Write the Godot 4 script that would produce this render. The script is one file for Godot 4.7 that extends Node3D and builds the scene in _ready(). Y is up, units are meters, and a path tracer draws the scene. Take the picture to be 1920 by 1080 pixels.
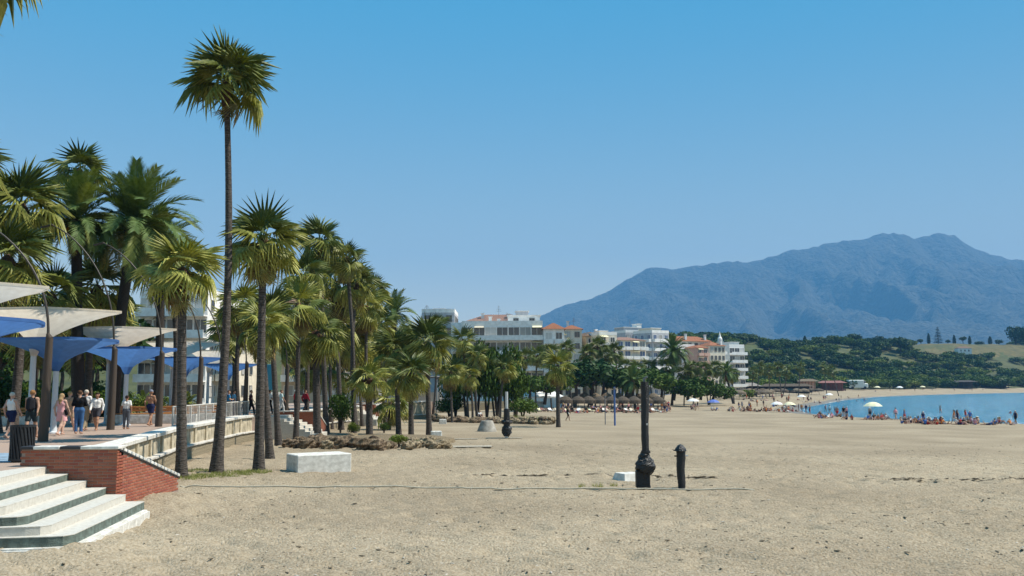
extends Node3D

# A seaside promenade with palms, a wide beach, a town behind it and a hazy mountain.
# x right, y up, -z away from the viewer; metres; sea level is y = 0.

const PROM := 3.45
var M := {}
var T := {}
var used := {}
var rng := RandomNumberGenerator.new()
var noise_a := FastNoiseLite.new()
var noise_b := FastNoiseLite.new()
var noise_c := FastNoiseLite.new()
var shape_cache := {}

func _ready() -> void:
	var cam := Camera3D.new()
	cam.name = "camera"
	cam.position = Vector3(0, 5.2, 0)
	cam.rotation = Vector3(atan(188.0 / 1700.0), 0, -0.0052)
	cam.fov = rad_to_deg(2.0 * atan(540.0 / 1700.0))
	cam.near = 0.1
	cam.far = 30000
	add_child(cam)
	cam.current = true

	var env := Environment.new()
	env.background_mode = Environment.BG_SKY
	var sky := Sky.new()
	var sm := ProceduralSkyMaterial.new()
	sm.sky_top_color = Color(0.016, 0.232, 0.445).linear_to_srgb()
	sm.sky_horizon_color = Color(0.90, 0.80, 0.49).linear_to_srgb()
	sm.sky_curve = 0.098
	sm.ground_bottom_color = Color(0.20, 0.18, 0.15).linear_to_srgb()
	sm.ground_horizon_color = Color(0.30, 0.36, 0.40).linear_to_srgb()
	sm.sun_angle_max = 2.0
	sky.sky_material = sm
	env.sky = sky
	env.background_energy_multiplier = 1.0
	env.tonemap_mode = Environment.TONE_MAPPER_LINEAR
	env.tonemap_exposure = 1.55
	env.ambient_light_source = Environment.AMBIENT_SOURCE_SKY
	env.sdfgi_enabled = true
	env.ssao_enabled = true
	env.ssil_enabled = true
	env.fog_enabled = true
	env.fog_mode = Environment.FOG_MODE_EXPONENTIAL
	env.fog_density = 0.00011
	env.fog_light_color = Color(0.19, 0.54, 1.0).linear_to_srgb()
	var we := WorldEnvironment.new()
	we.name = "world_environment"
	we.environment = env
	add_child(we)

	var sun := DirectionalLight3D.new()
	sun.name = "sun"
	sun.light_color = Color(1.0, 0.93, 0.82).linear_to_srgb()
	sun.light_energy = 1.5
	sun.light_angular_distance = 0.5
	sun.shadow_enabled = true
	add_child(sun)
	var to_sun := Vector3(0.80, 1.2, -0.07).normalized()
	sun.look_at_from_position(to_sun * 100.0, Vector3.ZERO)

	rng.seed = 7
	noise_a.seed = 11
	noise_a.frequency = 1.0
	noise_a.fractal_octaves = 3
	noise_b.seed = 23
	noise_b.frequency = 1.0
	noise_b.fractal_octaves = 1
	noise_c.seed = 31
	noise_c.frequency = 1.0
	noise_c.noise_type = FastNoiseLite.TYPE_CELLULAR
	noise_c.fractal_octaves = 1
	make_materials()
	build_terrain()
	build_mountain()
	build_promenade()
	build_town()
	build_stairs()
	build_sunshades()
	build_palms()
	build_plants()
	build_beach_things()
	build_promenade_people()
	build_far_beach()
	build_beach_crowd()

# ---------------------------------------------------------------- helpers
class MB:
	var v := PackedVector3Array()
	var n := PackedVector3Array()
	var c := PackedColorArray()   # only for leaves with dry tips
	func tri_c(a: Vector3, b: Vector3, d: Vector3, ca: Color, cb: Color, cd: Color) -> void:
		tri(a, b, d)
		c.append(ca); c.append(cd); c.append(cb)
	func tri(a: Vector3, b: Vector3, c: Vector3) -> void:
		var m := (b - a).cross(c - a).normalized()
		v.append(a); v.append(c); v.append(b)
		n.append(m); n.append(m); n.append(m)
	func tri_n(a: Vector3, b: Vector3, c: Vector3, na: Vector3, nb: Vector3, nc: Vector3) -> void:
		v.append(a); v.append(c); v.append(b)
		n.append(na); n.append(nc); n.append(nb)
	func quad(a: Vector3, b: Vector3, c: Vector3, d: Vector3) -> void:
		tri(a, b, c)
		tri(a, c, d)
	func quad_n(a: Vector3, b: Vector3, c: Vector3, d: Vector3, na: Vector3, nb: Vector3, nc: Vector3, nd: Vector3) -> void:
		tri_n(a, b, c, na, nb, nc)
		tri_n(a, c, d, na, nc, nd)
	func box(c: Vector3, s: Vector3, b := Basis()) -> void:
		var p := []
		for i in 8:
			p.append(c + b * Vector3((-0.5 if i & 1 == 0 else 0.5) * s.x, (-0.5 if i & 2 == 0 else 0.5) * s.y, (-0.5 if i & 4 == 0 else 0.5) * s.z))
		quad(p[4], p[5], p[7], p[6]); quad(p[1], p[0], p[2], p[3])
		quad(p[5], p[1], p[3], p[7]); quad(p[0], p[4], p[6], p[2])
		quad(p[6], p[7], p[3], p[2]); quad(p[0], p[1], p[5], p[4])
	func bbox(c: Vector3, s: Vector3, r: float, b := Basis()) -> void:  # a box with chamfered edges
		var h := s * 0.5
		var q := func(sx, sy, sz, ax) -> Vector3:
			var o := Vector3(h.x - r, h.y - r, h.z - r)
			o[ax] = h[ax]
			return c + b * (o * Vector3(sx, sy, sz))
		for ax in 3:
			var u := (ax + 1) % 3
			var w := (ax + 2) % 3
			for sg in [-1.0, 1.0]:
				var k := []
				for e in [[-1.0, -1.0], [1.0, -1.0], [1.0, 1.0], [-1.0, 1.0]]:
					var sv := Vector3()
					sv[ax] = sg; sv[u] = e[0]; sv[w] = e[1]
					k.append(q.call(sv.x, sv.y, sv.z, ax))
				if sg > 0: quad(k[0], k[1], k[2], k[3])
				else: quad(k[3], k[2], k[1], k[0])
			for e in [[-1.0, -1.0], [1.0, -1.0], [1.0, 1.0], [-1.0, 1.0]]:  # edges along ax
				var s0 := Vector3(); var s1 := Vector3()
				s0[ax] = -1.0; s0[u] = e[0]; s0[w] = e[1]
				s1 = s0; s1[ax] = 1.0
				var a0: Vector3 = q.call(s0.x, s0.y, s0.z, u)
				var a1: Vector3 = q.call(s1.x, s1.y, s1.z, u)
				var b0: Vector3 = q.call(s0.x, s0.y, s0.z, w)
				var b1: Vector3 = q.call(s1.x, s1.y, s1.z, w)
				edge_out(a0, b0, b1, a1, c)
		for i in 8:
			var sv := Vector3(-1.0 if i & 1 == 0 else 1.0, -1.0 if i & 2 == 0 else 1.0, -1.0 if i & 4 == 0 else 1.0)
			var p0: Vector3 = q.call(sv.x, sv.y, sv.z, 0)
			var p1: Vector3 = q.call(sv.x, sv.y, sv.z, 1)
			var p2: Vector3 = q.call(sv.x, sv.y, sv.z, 2)
			if (p1 - p0).cross(p2 - p0).dot(p0 - c) > 0: tri(p0, p1, p2)
			else: tri(p0, p2, p1)
	func edge_out(a: Vector3, b: Vector3, c: Vector3, d: Vector3, from: Vector3) -> void:
		if (b - a).cross(c - a).dot(a - from) > 0: quad(a, b, c, d)
		else: quad(d, c, b, a)
	func tube(path: Array, radii: Array, sides := 8, cap := true) -> void:  # smooth
		var rings := []
		var dirs := []
		var ref := Vector3(0.31, 0.0, 0.95)
		for i in path.size():
			var t: Vector3 = (path[mini(i + 1, path.size() - 1)] - path[maxi(i - 1, 0)]).normalized()
			var rf := ref if absf(t.dot(ref)) < 0.95 else Vector3.UP
			var x := t.cross(rf).normalized()
			var y := t.cross(x)
			var ring := []
			var dd := []
			for k in sides:
				var a := TAU * k / sides
				var o := x * cos(a) + y * sin(a)
				ring.append(path[i] + o * radii[i])
				dd.append(o)
			rings.append(ring)
			dirs.append(dd)
		for i in path.size() - 1:
			for k in sides:
				var l := (k + 1) % sides
				quad_n(rings[i][k], rings[i][l], rings[i + 1][l], rings[i + 1][k], dirs[i][k], dirs[i][l], dirs[i + 1][l], dirs[i + 1][k])
		if cap:
			for k in sides:
				var l := (k + 1) % sides
				tri(path[0], rings[0][l], rings[0][k])
				tri(path[-1], rings[-1][k], rings[-1][l])
	func lathe(profile: Array, sides := 16, at := Vector3.ZERO, flat := false) -> void:  # profile of [radius, y] upwards
		for i in profile.size() - 1:
			var r0: float = profile[i][0]; var y0: float = profile[i][1]
			var r1: float = profile[i + 1][0]; var y1: float = profile[i + 1][1]
			var nr := Vector2(y1 - y0, r0 - r1).normalized()
			for k in sides:
				var a := TAU * k / sides
				var e := TAU * (k + 1) / sides
				var ca := Vector3(cos(a), 0, -sin(a)); var ce := Vector3(cos(e), 0, -sin(e))
				var p0 := at + ca * r0 + Vector3.UP * y0; var p1 := at + ce * r0 + Vector3.UP * y0
				var p2 := at + ce * r1 + Vector3.UP * y1; var p3 := at + ca * r1 + Vector3.UP * y1
				if flat:
					quad(p0, p1, p2, p3)
				else:
					var na := ca * nr.x + Vector3.UP * nr.y; var ne := ce * nr.x + Vector3.UP * nr.y
					if r0 > 0.0001: tri_n(p0, p1, p2, na, ne, ne)
					if r1 > 0.0001: tri_n(p0, p2, p3, na, ne, na)
	func prism(poly: PackedVector2Array, y0: float, y1: float) -> void:  # plan polygon (x, z), any turn
		var area := 0.0
		for i in poly.size():
			area += poly[i].cross(poly[(i + 1) % poly.size()])
		if area > 0:
			poly = poly.duplicate()
			poly.reverse()
		for i in poly.size():
			var a := poly[i]; var b := poly[(i + 1) % poly.size()]
			quad(Vector3(a.x, y0, a.y), Vector3(b.x, y0, b.y), Vector3(b.x, y1, b.y), Vector3(a.x, y1, a.y))
		var ix := Geometry2D.triangulate_polygon(poly)
		for i in range(0, ix.size(), 3):
			var a := poly[ix[i]]; var b := poly[ix[i + 1]]; var c := poly[ix[i + 2]]
			if (b - a).cross(c - a) > 0:
				var t := b; b = c; c = t
			tri(Vector3(a.x, y1, a.y), Vector3(b.x, y1, b.y), Vector3(c.x, y1, c.y))
			tri(Vector3(a.x, y0, a.y), Vector3(c.x, y0, c.y), Vector3(b.x, y0, b.y))
	func mesh() -> ArrayMesh:
		var arr := []
		arr.resize(Mesh.ARRAY_MAX)
		arr[Mesh.ARRAY_VERTEX] = v
		arr[Mesh.ARRAY_NORMAL] = n
		if c.size() == v.size(): arr[Mesh.ARRAY_COLOR] = c
		var m := ArrayMesh.new()
		m.add_surface_from_arrays(Mesh.PRIMITIVE_TRIANGLES, arr)
		return m

func numbered(called: String) -> String:
	var k: int = used.get(called, -1) + 1
	used[called] = k
	return called if k == 0 else "%s_%03d" % [called, k]

func tag(o: Node, label: String, category: String, group := "") -> Node:
	o.set_meta("label", label)
	o.set_meta("category", category)
	if group: o.set_meta("group", group)
	return o

func thing(called: String, label: String, category: String, at := Vector3.ZERO, turn := 0.0, group := "") -> Node3D:
	var o := Node3D.new()
	o.name = numbered(called)
	add_child(o)
	o.position = at
	o.rotation.y = turn
	tag(o, label, category, group)
	return o

func put(called: String, mesh: Mesh, mat: Material, parent: Node = null, tf := Transform3D()) -> MeshInstance3D:
	var o := MeshInstance3D.new()
	o.mesh = mesh
	o.material_override = mat
	o.transform = tf
	if parent == null:
		o.name = numbered(called)
		add_child(o)
	else:
		o.name = called
		parent.add_child(o, true)
	return o

func part(called: String, b: MB, mat: Material, parent: Node = null, tf := Transform3D()) -> MeshInstance3D:
	return put(called, b.mesh(), mat, parent, tf)

func struct(called: String, mesh: Mesh, mat: Material) -> MeshInstance3D:
	var o := put(called, mesh, mat)
	o.set_meta("kind", "structure")
	return o

func lin(r: float, g: float, b: float) -> Color:
	return Color(r, g, b).linear_to_srgb()

func noise_tex(sd: int, freq: float, lo: Color, hi: Color, octaves := 4, size := 512, kind := FastNoiseLite.TYPE_SIMPLEX_SMOOTH, mid := 0.5) -> NoiseTexture2D:
	var t := NoiseTexture2D.new()
	var f := FastNoiseLite.new()
	f.seed = sd
	f.noise_type = kind
	f.frequency = freq
	f.fractal_octaves = octaves
	t.width = size
	t.height = size
	t.seamless = true
	t.noise = f
	var g := Gradient.new()
	g.offsets = PackedFloat32Array([0.0, mid, 1.0])
	g.colors = PackedColorArray([lo, lo.lerp(hi, 0.5), hi])
	t.color_ramp = g
	return t

func grey_tex(sd: int, freq: float, octaves := 4, size := 512, kind := FastNoiseLite.TYPE_SIMPLEX_SMOOTH) -> NoiseTexture2D:
	var t := NoiseTexture2D.new()
	var f := FastNoiseLite.new()
	f.seed = sd
	f.noise_type = kind
	f.frequency = freq
	f.fractal_octaves = octaves
	t.width = size
	t.height = size
	t.seamless = true
	t.noise = f
	return t

# base colour in linear values, with a mottle texture laid in world or own axes
func mat(key: String, c: Color, rough := 0.8, tex: Texture2D = null, scale := 1.0, bump: Texture2D = null, depth := 0.0, world := true, stretch := Vector3.ONE) -> StandardMaterial3D:
	var m := StandardMaterial3D.new()
	m.resource_name = key
	m.albedo_color = c.linear_to_srgb()
	m.roughness = rough
	if tex or bump:
		m.uv1_triplanar = true
		m.uv1_world_triplanar = world
		m.uv1_scale = stretch * scale
	if tex: m.albedo_texture = tex
	if bump:
		m.heightmap_enabled = true
		m.heightmap_texture = bump
		m.heightmap_scale = depth
	M[key] = m
	return m

func leafmat(key: String, c: Color, through := 0.5, tex: Texture2D = null, tips := false) -> StandardMaterial3D:
	var m := mat(key, c, 0.5, tex, 1.3, null, 0, false)
	m.metallic_specular = 0.4 if key.begins_with("palm") else 0.18
	m.vertex_color_use_as_albedo = tips
	m.backlight_enabled = true
	m.backlight = Color(through, through, through * 0.5)
	return m

func make_materials() -> void:
	T.mottle = noise_tex(1, 0.012, Color(0.72, 0.71, 0.69), Color(1, 1, 1), 5)
	T.soft = noise_tex(16, 0.015, Color(0.88, 0.87, 0.86), Color(1, 1, 1), 5)
	T.grain = noise_tex(2, 0.09, Color(0.70, 0.69, 0.67), Color(1, 1, 1), 3)
	T.stain = noise_tex(3, 0.008, Color(0.45, 0.43, 0.40), Color(1, 1, 1), 5, 512, FastNoiseLite.TYPE_SIMPLEX_SMOOTH, 0.3)
	T.fleck = noise_tex(4, 0.03, Color(0.50, 0.48, 0.42), Color(1, 1, 1), 4)
	T.leaf = noise_tex(5, 0.02, Color(0.55, 0.60, 0.40), Color(1, 1, 0.95), 3)
	T.h_fine = grey_tex(6, 0.06, 4)
	T.h_coarse = grey_tex(7, 0.02, 5)
	T.h_cell = grey_tex(8, 0.04, 2, 512, FastNoiseLite.TYPE_CELLULAR)
	T.sand = noise_tex(9, 0.02, Color(0.70, 0.67, 0.62), Color(1, 1, 1), 6, 1024)
	T.sand_big = noise_tex(10, 0.006, Color(0.82, 0.81, 0.80), Color(1, 1, 1), 4, 512)
	T.rock = noise_tex(12, 0.012, Color(0.30, 0.26, 0.20), Color(1, 0.97, 0.92), 6)
	T.hill = noise_tex(13, 0.01, Color(0.55, 0.6, 0.4), Color(1, 0.95, 0.8), 5)
	T.mountain = noise_tex(14, 0.012, Color(0.22, 0.27, 0.20), Color(1.0, 0.98, 0.95), 6, 1024, FastNoiseLite.TYPE_SIMPLEX_SMOOTH, 0.62)
	T.bark = noise_tex(15, 0.03, Color(0.36, 0.33, 0.30), Color(1, 1, 1), 4)
	var s := mat("sand", Color(0.555, 0.472, 0.352), 0.95, T.sand, 0.5, T.h_fine, 2.6)
	s.metallic_specular = 0.2
	s.detail_enabled = true
	s.detail_blend_mode = BaseMaterial3D.BLEND_MODE_MUL
	s.detail_albedo = T.sand_big
	s.detail_uv_layer = BaseMaterial3D.DETAIL_UV_2
	s.uv2_triplanar = true
	s.uv2_world_triplanar = true
	s.uv2_scale = Vector3.ONE * 0.023
	mat("wet_sand", Color(0.27, 0.225, 0.165), 0.45, T.sand, 0.3)
	mat("foam", Color(0.8, 0.82, 0.82), 0.7, T.mottle, 1.0)
	mat("curtain", Color(0.52, 0.50, 0.46), 0.6)
	mat("debris", Color(0.15, 0.12, 0.08), 0.95)
	mat("pebble", Color(0.50, 0.45, 0.38), 0.9)
	var w := mat("sea", Color(0.03, 0.26, 0.44), 0.16, null, 0.045, T.h_coarse, 75.0, true, Vector3(0.6, 1, 1.5))
	w.metallic_specular = 0.5
	w.albedo_texture = T.mottle
	mat("mountain", Color(0.14, 0.13, 0.095), 0.95, T.mountain, 0.0016, T.h_coarse, 2400.0)
	mat("hill", Color(0.11, 0.12, 0.045), 0.95, T.hill, 0.012)
	mat("field", Color(0.17, 0.145, 0.07), 0.95, T.hill, 0.02)
	mat("field_green", Color(0.10, 0.125, 0.045), 0.95, T.hill, 0.03)
	mat("paving", Color(0.50, 0.37, 0.29), 0.85, T.grain, 0.8)
	mat("park", Color(0.22, 0.19, 0.12), 0.95, T.fleck, 0.3)
	mat("blue_paint", Color(0.33, 0.47, 0.60), 0.8, T.stain, 0.5)
	mat("white_paint", Color(0.74, 0.715, 0.665), 0.75, T.mottle, 0.7, T.h_fine, 0.35)
	mat("white_step", Color(0.61, 0.58, 0.51), 0.8, T.soft, 0.9, T.h_fine, 0.5)
	mat("green_riser", Color(0.17, 0.22, 0.19), 0.8, T.stain, 0.9, T.h_fine, 0.8)
	mat("cream_wall", Color(0.66, 0.58, 0.42), 0.9, T.stain, 0.4, T.h_fine, 1.0)
	mat("rough_plinth", Color(0.48, 0.41, 0.29), 0.95, T.fleck, 0.8, T.h_coarse, 5.0)
	mat("mortar", Color(0.42, 0.32, 0.26), 0.95, T.grain, 2.0)
	for i in 5:
		var c: Color = [Color(0.432, 0.121, 0.066), Color(0.489, 0.155, 0.084), Color(0.376, 0.098, 0.060), Color(0.461, 0.161, 0.096), Color(0.404, 0.127, 0.066)][i]
		mat("brick%d" % i, c, 0.9, T.grain, 1.5, T.h_fine, 0.3)
	mat("brick_far", Color(0.40, 0.135, 0.075), 0.9, T.fleck, 1.2, T.h_cell, 1.0)
	mat("black_tile", Color(0.03, 0.03, 0.035), 0.6, T.grain, 1.0)
	mat("black_plastic", Color(0.006, 0.006, 0.007), 0.38, null, 2.0, T.h_coarse, 2.5, false)
	mat("bin_slat", Color(0.012, 0.013, 0.015), 0.6)
	mat("steel", Color(0.55, 0.56, 0.57), 0.4).metallic = 0.3
	mat("lamp_brown", Color(0.085, 0.062, 0.045), 0.7, T.grain, 2.0)
	mat("lamp_arm", Color(0.05, 0.04, 0.03), 0.5)
	for e in [["sail_white", Color(0.88, 0.79, 0.65)], ["sail_blue", Color(0.08, 0.215, 0.53)]]:
		var sl := mat(e[0], e[1], 0.7, T.soft, 0.3)
		sl.backlight_enabled = true
		sl.backlight = Color(1.0, 1.0, 1.0)
	mat("sail_pole", Color(0.55, 0.58, 0.60), 0.5)
	mat("orange_wood", Color(0.62, 0.27, 0.08), 0.6, T.grain, 1.5)
	mat("concrete", Color(0.52, 0.49, 0.43), 0.9, T.stain, 0.5, T.h_fine, 0.8)
	mat("whitewash", Color(0.86, 0.84, 0.78), 0.85, T.mottle, 0.6, T.h_fine, 0.6)
	mat("board", Color(0.60, 0.53, 0.42), 0.9, T.mottle, 0.8)
	mat("rope", Color(0.80, 0.75, 0.63), 0.9, T.fleck, 3.0)
	mat("pole_grey", Color(0.16, 0.16, 0.17), 0.6)
	mat("pole_blue", Color(0.06, 0.13, 0.33), 0.6)
	mat("rock_brown", Color(0.40, 0.31, 0.22), 0.95, T.rock, 0.8, T.h_cell, 9.0)
	mat("rock_pale", Color(0.60, 0.51, 0.37), 0.95, T.rock, 0.9, T.h_coarse, 5.0)
	mat("rock_dark", Color(0.20, 0.15, 0.11), 0.95, T.rock, 0.8, T.h_cell, 9.0)
	mat("soil", Color(0.34, 0.26, 0.16), 0.95, T.fleck, 0.5, T.h_fine, 3.0)
	mat("trunk", Color(0.225, 0.195, 0.17), 0.95, T.bark, 1.0, T.h_fine, 9.0, false, Vector3(0.22, 0.9, 0.22))
	mat("trunk_dark", Color(0.10, 0.082, 0.066), 0.95, T.bark, 1.0, T.h_cell, 6.0, false, Vector3(1.0, 2.0, 1.0))
	mat("trunk_rust", Color(0.22, 0.12, 0.06), 0.95, T.bark, 1.5, T.h_cell, 6.0, false)
	mat("bark", Color(0.13, 0.10, 0.075), 0.95, T.bark, 1.0, T.h_cell, 4.0, false)
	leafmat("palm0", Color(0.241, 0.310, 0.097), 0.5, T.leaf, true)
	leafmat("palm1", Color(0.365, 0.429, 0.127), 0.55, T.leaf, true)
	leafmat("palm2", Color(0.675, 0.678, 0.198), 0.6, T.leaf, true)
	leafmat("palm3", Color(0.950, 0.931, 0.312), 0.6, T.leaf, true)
	leafmat("straw", Color(0.950, 0.862, 0.448), 0.45, T.leaf, true)
	leafmat("straw_dark", Color(0.605, 0.437, 0.246), 0.35, T.leaf, true)
	leafmat("feather0", Color(0.331, 0.461, 0.216), 0.5, T.leaf, true)
	leafmat("feather1", Color(0.574, 0.645, 0.261), 0.55, T.leaf, true)
	leafmat("date_orange", Color(0.55, 0.25, 0.04), 0.3)
	leafmat("bush0", Color(0.098, 0.154, 0.040), 0.45, T.leaf)
	leafmat("bush1", Color(0.147, 0.210, 0.051), 0.5, T.leaf)
	leafmat("bush2", Color(0.235, 0.280, 0.066), 0.5, T.leaf)
	leafmat("bush_dark", Color(0.053, 0.101, 0.041), 0.35, T.leaf)
	leafmat("pine", Color(0.084, 0.126, 0.048), 0.3, T.leaf)
	leafmat("cypress", Color(0.036, 0.067, 0.034), 0.3, T.leaf)
	leafmat("grass", Color(0.16, 0.18, 0.055), 0.5)
	leafmat("dry_grass", Color(0.33, 0.30, 0.14), 0.5)
	mat("house_white", Color(0.88, 0.865, 0.83), 0.85, T.soft, 0.12)
	mat("house_cream", Color(0.80, 0.72, 0.58), 0.85, T.soft, 0.12)
	mat("house_grey", Color(0.50, 0.50, 0.52), 0.85, T.soft, 0.12)
	mat("house_pink", Color(0.66, 0.42, 0.33), 0.85, T.soft, 0.12)
	mat("house_beige", Color(0.58, 0.49, 0.37), 0.85, T.soft, 0.12)
	mat("roof_tile", Color(0.52, 0.20, 0.10), 0.9, T.fleck, 0.5, T.h_cell, 8.0)
	mat("roof_pink", Color(0.45, 0.26, 0.21), 0.9, T.fleck, 0.5, T.h_cell, 8.0)
	mat("roof_brown", Color(0.30, 0.19, 0.13), 0.9, T.fleck, 0.5, T.h_cell, 8.0)
	var g := mat("glass_dark", Color(0.035, 0.045, 0.06), 0.12)
	g.metallic_specular = 0.6
	mat("glass_blue", Color(0.06, 0.11, 0.22), 0.12)
	mat("shutter", Color(0.30, 0.28, 0.25), 0.8)
	mat("awning", Color(0.55, 0.48, 0.36), 0.8)
	mat("thatch", Color(0.30, 0.235, 0.165), 0.95, T.fleck, 1.0, T.h_fine, 8.0)
	mat("thatch_dark", Color(0.17, 0.13, 0.095), 0.95, T.fleck, 1.0, T.h_fine, 8.0)
	mat("wood", Color(0.16, 0.11, 0.075), 0.85, T.bark, 1.0)
	mat("cloth_white", Color(0.78, 0.77, 0.74), 0.85)
	mat("cloth_cream", Color(0.76, 0.70, 0.45), 0.85)
	mat("cloth_blue", Color(0.10, 0.16, 0.45), 0.8)
	mat("kiosk", Color(0.60, 0.62, 0.63), 0.6, T.mottle, 0.4)
	mat("kiosk_roof", Color(0.22, 0.20, 0.18), 0.8)
	mat("hut", Color(0.045, 0.038, 0.034), 0.9)
	mat("red_roof", Color(0.22, 0.09, 0.075), 0.85)
	mat("truck_white", Color(0.60, 0.64, 0.60), 0.5)
	mat("truck_dark", Color(0.04, 0.05, 0.06), 0.5)
	mat("banner_green", Color(0.08, 0.50, 0.16), 0.7)
	mat("panel_teal", Color(0.06, 0.28, 0.38), 0.6)

# ---------------------------------------------------------------- the lie of the land
const SHORE := [[-3000, 6000], [-1500, 2000], [-950, 800], [-680, 384], [-560, 262], [-453, 181], [-350, 127], [-268, 90], [-215, 66], [-177, 56], [-152, 57], [-119, 67], [-60, 107], [0, 150], [60, 190], [300, 420]]
const EDGE := [[-420, 140], [-380, 112], [-330, 75], [-280, 40], [-240, 20], [-200, 8], [-160, -2], [-130, -10], [-110, -14], [-90, -15.5], [-70, -16.8], [-56, -16.8], [-40, -14.8], [-28, -12.2], [-22, -11.2], [-17, -11.5], [10, -9.5]]
const NEAR_BEACH := [[-60, -3], [-20, -1], [0, 0], [5, 0.35], [60, 1], [80, 1.3], [140, 2.2], [400, 2.3]]
const FAR_BEACH := [[-60, -3], [-20, -1], [0, 0], [60, 3.3], [90, 3.8], [400, 4]]

func along(t: float, pts: Array) -> float:
	if t <= pts[0][0]: return pts[0][1]
	for i in pts.size() - 1:
		if t <= pts[i + 1][0]:
			return pts[i][1] + (pts[i + 1][1] - pts[i][1]) * (t - pts[i][0]) / (pts[i + 1][0] - pts[i][0])
	return pts[-1][1]

func shore_x(z: float) -> float:
	return 0.25 * along(z - 15.0, SHORE) + 0.5 * along(z, SHORE) + 0.25 * along(z + 15.0, SHORE)

func ground_at(x: float, z: float, xs := INF) -> float:
	var s := (shore_x(z) if xs == INF else xs) - x
	var w := smoothstep(220.0, 330.0, -z)
	var h := 0.0
	if w < 1.0: h += along(s, NEAR_BEACH) * (1.0 - w)
	if w > 0.0: h += along(s, FAR_BEACH) * w
	if z < -330.0:
		h += smoothstep(330.0, 500.0, -z) * smoothstep(70.0, 420.0, s) * (42.0 + clampf((-z - 900.0) * 0.035, 0.0, 40.0))
	return h

func on_sand(x: float, z: float) -> Vector3:
	return Vector3(x, ground_at(x, z), z)

func sheet(xs: PackedFloat32Array, zs: PackedFloat32Array, height: Callable) -> ArrayMesh:
	var nx := xs.size(); var nz := zs.size()
	var v := PackedVector3Array(); var nn := PackedVector3Array(); var ix := PackedInt32Array()
	v.resize(nx * nz); nn.resize(nx * nz)
	for j in nz:
		for i in nx:
			v[j * nx + i] = Vector3(xs[i], height.call(xs[i], zs[j]), zs[j])
	for j in nz:
		for i in nx:
			var a := v[j * nx + mini(i + 1, nx - 1)] - v[j * nx + maxi(i - 1, 0)]
			var b := v[mini(j + 1, nz - 1) * nx + i] - v[maxi(j - 1, 0) * nx + i]
			var m := a.cross(b).normalized()
			nn[j * nx + i] = m if m.y > 0 else -m
	ix.resize((nx - 1) * (nz - 1) * 6)
	var k := 0
	for j in nz - 1:
		for i in nx - 1:
			var p := j * nx + i
			for q in [p, p + nx, p + 1, p + 1, p + nx, p + nx + 1]:   # rows run away from the viewer
				ix[k] = q
				k += 1
	var arr := []
	arr.resize(Mesh.ARRAY_MAX)
	arr[Mesh.ARRAY_VERTEX] = v; arr[Mesh.ARRAY_NORMAL] = nn; arr[Mesh.ARRAY_INDEX] = ix
	var m := ArrayMesh.new()
	m.add_surface_from_arrays(Mesh.PRIMITIVE_TRIANGLES, arr)
	return m

func steps_between(a: float, b: float, first: float, grow := 1.0, most := 1e9) -> PackedFloat32Array:
	var out := PackedFloat32Array()
	var t := a; var d := first; var s := signf(b - a)
	while (b - t) * s > d * 0.5:
		out.append(t)
		t += d * s
		d = minf(d * grow, most)
	out.append(b)
	return out

# ---------------------------------------------------------------- ground, sea, mountain
func sand_relief(x: float, z: float, xs: float) -> float:
	var h := ground_at(x, z, xs)
	if x < -5.0 and z < -19.0 and z > -29.0:   # sand blown up against the brick wing
		h += 0.40 * exp(-(x + 9.0) * (x + 9.0) / 1.6 - (z + 23.4) * (z + 23.4) / 4.5)
	if x < -4.0 and z > -22.0 and z < -8.0:    # and against the foot of the stairs
		h += 0.27 * exp(-pow(maxf(x + 8.0, 0.0), 2.0) / 1.8 - pow(z + 16.6, 2.0) / 8.0)
	if z < -75.0 or x > 60.0 or h < 0.2: return h
	var fade := 1.0 - smoothstep(45.0, 75.0, -z)
	var d := noise_a.get_noise_2d(x * 0.5, z * 0.5) * 0.035
	var f := noise_b.get_noise_2d(x * 1.05, z * 1.05)
	d -= pow(maxf(0.0, f - 0.12), 1.1) * 0.13
	var g := noise_b.get_noise_2d(x * 2.7 + 40.0, z * 2.7)
	d -= pow(maxf(0.0, g - 0.02), 1.1) * 0.115
	d += noise_b.get_noise_2d(x * 0.17, z * 0.9 + 90.0) * 0.02
	# a low eroded bank with hollows, across the beach
	var line := -34.6 + 0.5 * noise_b.get_noise_2d(x * 0.22, 7.0)
	var off := z - line
	if absf(off) < 1.6 and x > -2.5:
		var rough := noise_b.get_noise_2d(x * 1.5, z * 2.2 + 50.0)
		var strong := smoothstep(0.0, 0.5, noise_b.get_noise_2d(x * 0.32 + 9.0, 3.0) + (0.35 if x > 14.0 else 0.12))
		d -= strong * smoothstep(0.0, 0.35, rough + 0.15) * 0.32 * exp(-off * off / 0.20)
		d += strong * 0.14 * exp(-(off - 0.7) * (off - 0.7) / 0.25) * (0.5 + rough)
	# wheel ruts
	for r in [[-27.5, 0.16], [-28.9, 0.16], [-24.0, -0.10], [-25.3, -0.10], [-38.0, 0.03], [-39.4, 0.03]]:
		var rut: float = z - (r[0] + r[1] * x + 0.25 * noise_b.get_noise_2d(x * 0.3, r[0]))
		if absf(rut) < 0.5 and x > 3.0:
			d -= 0.075 * exp(-rut * rut / 0.02)
	return h + d * fade

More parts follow.
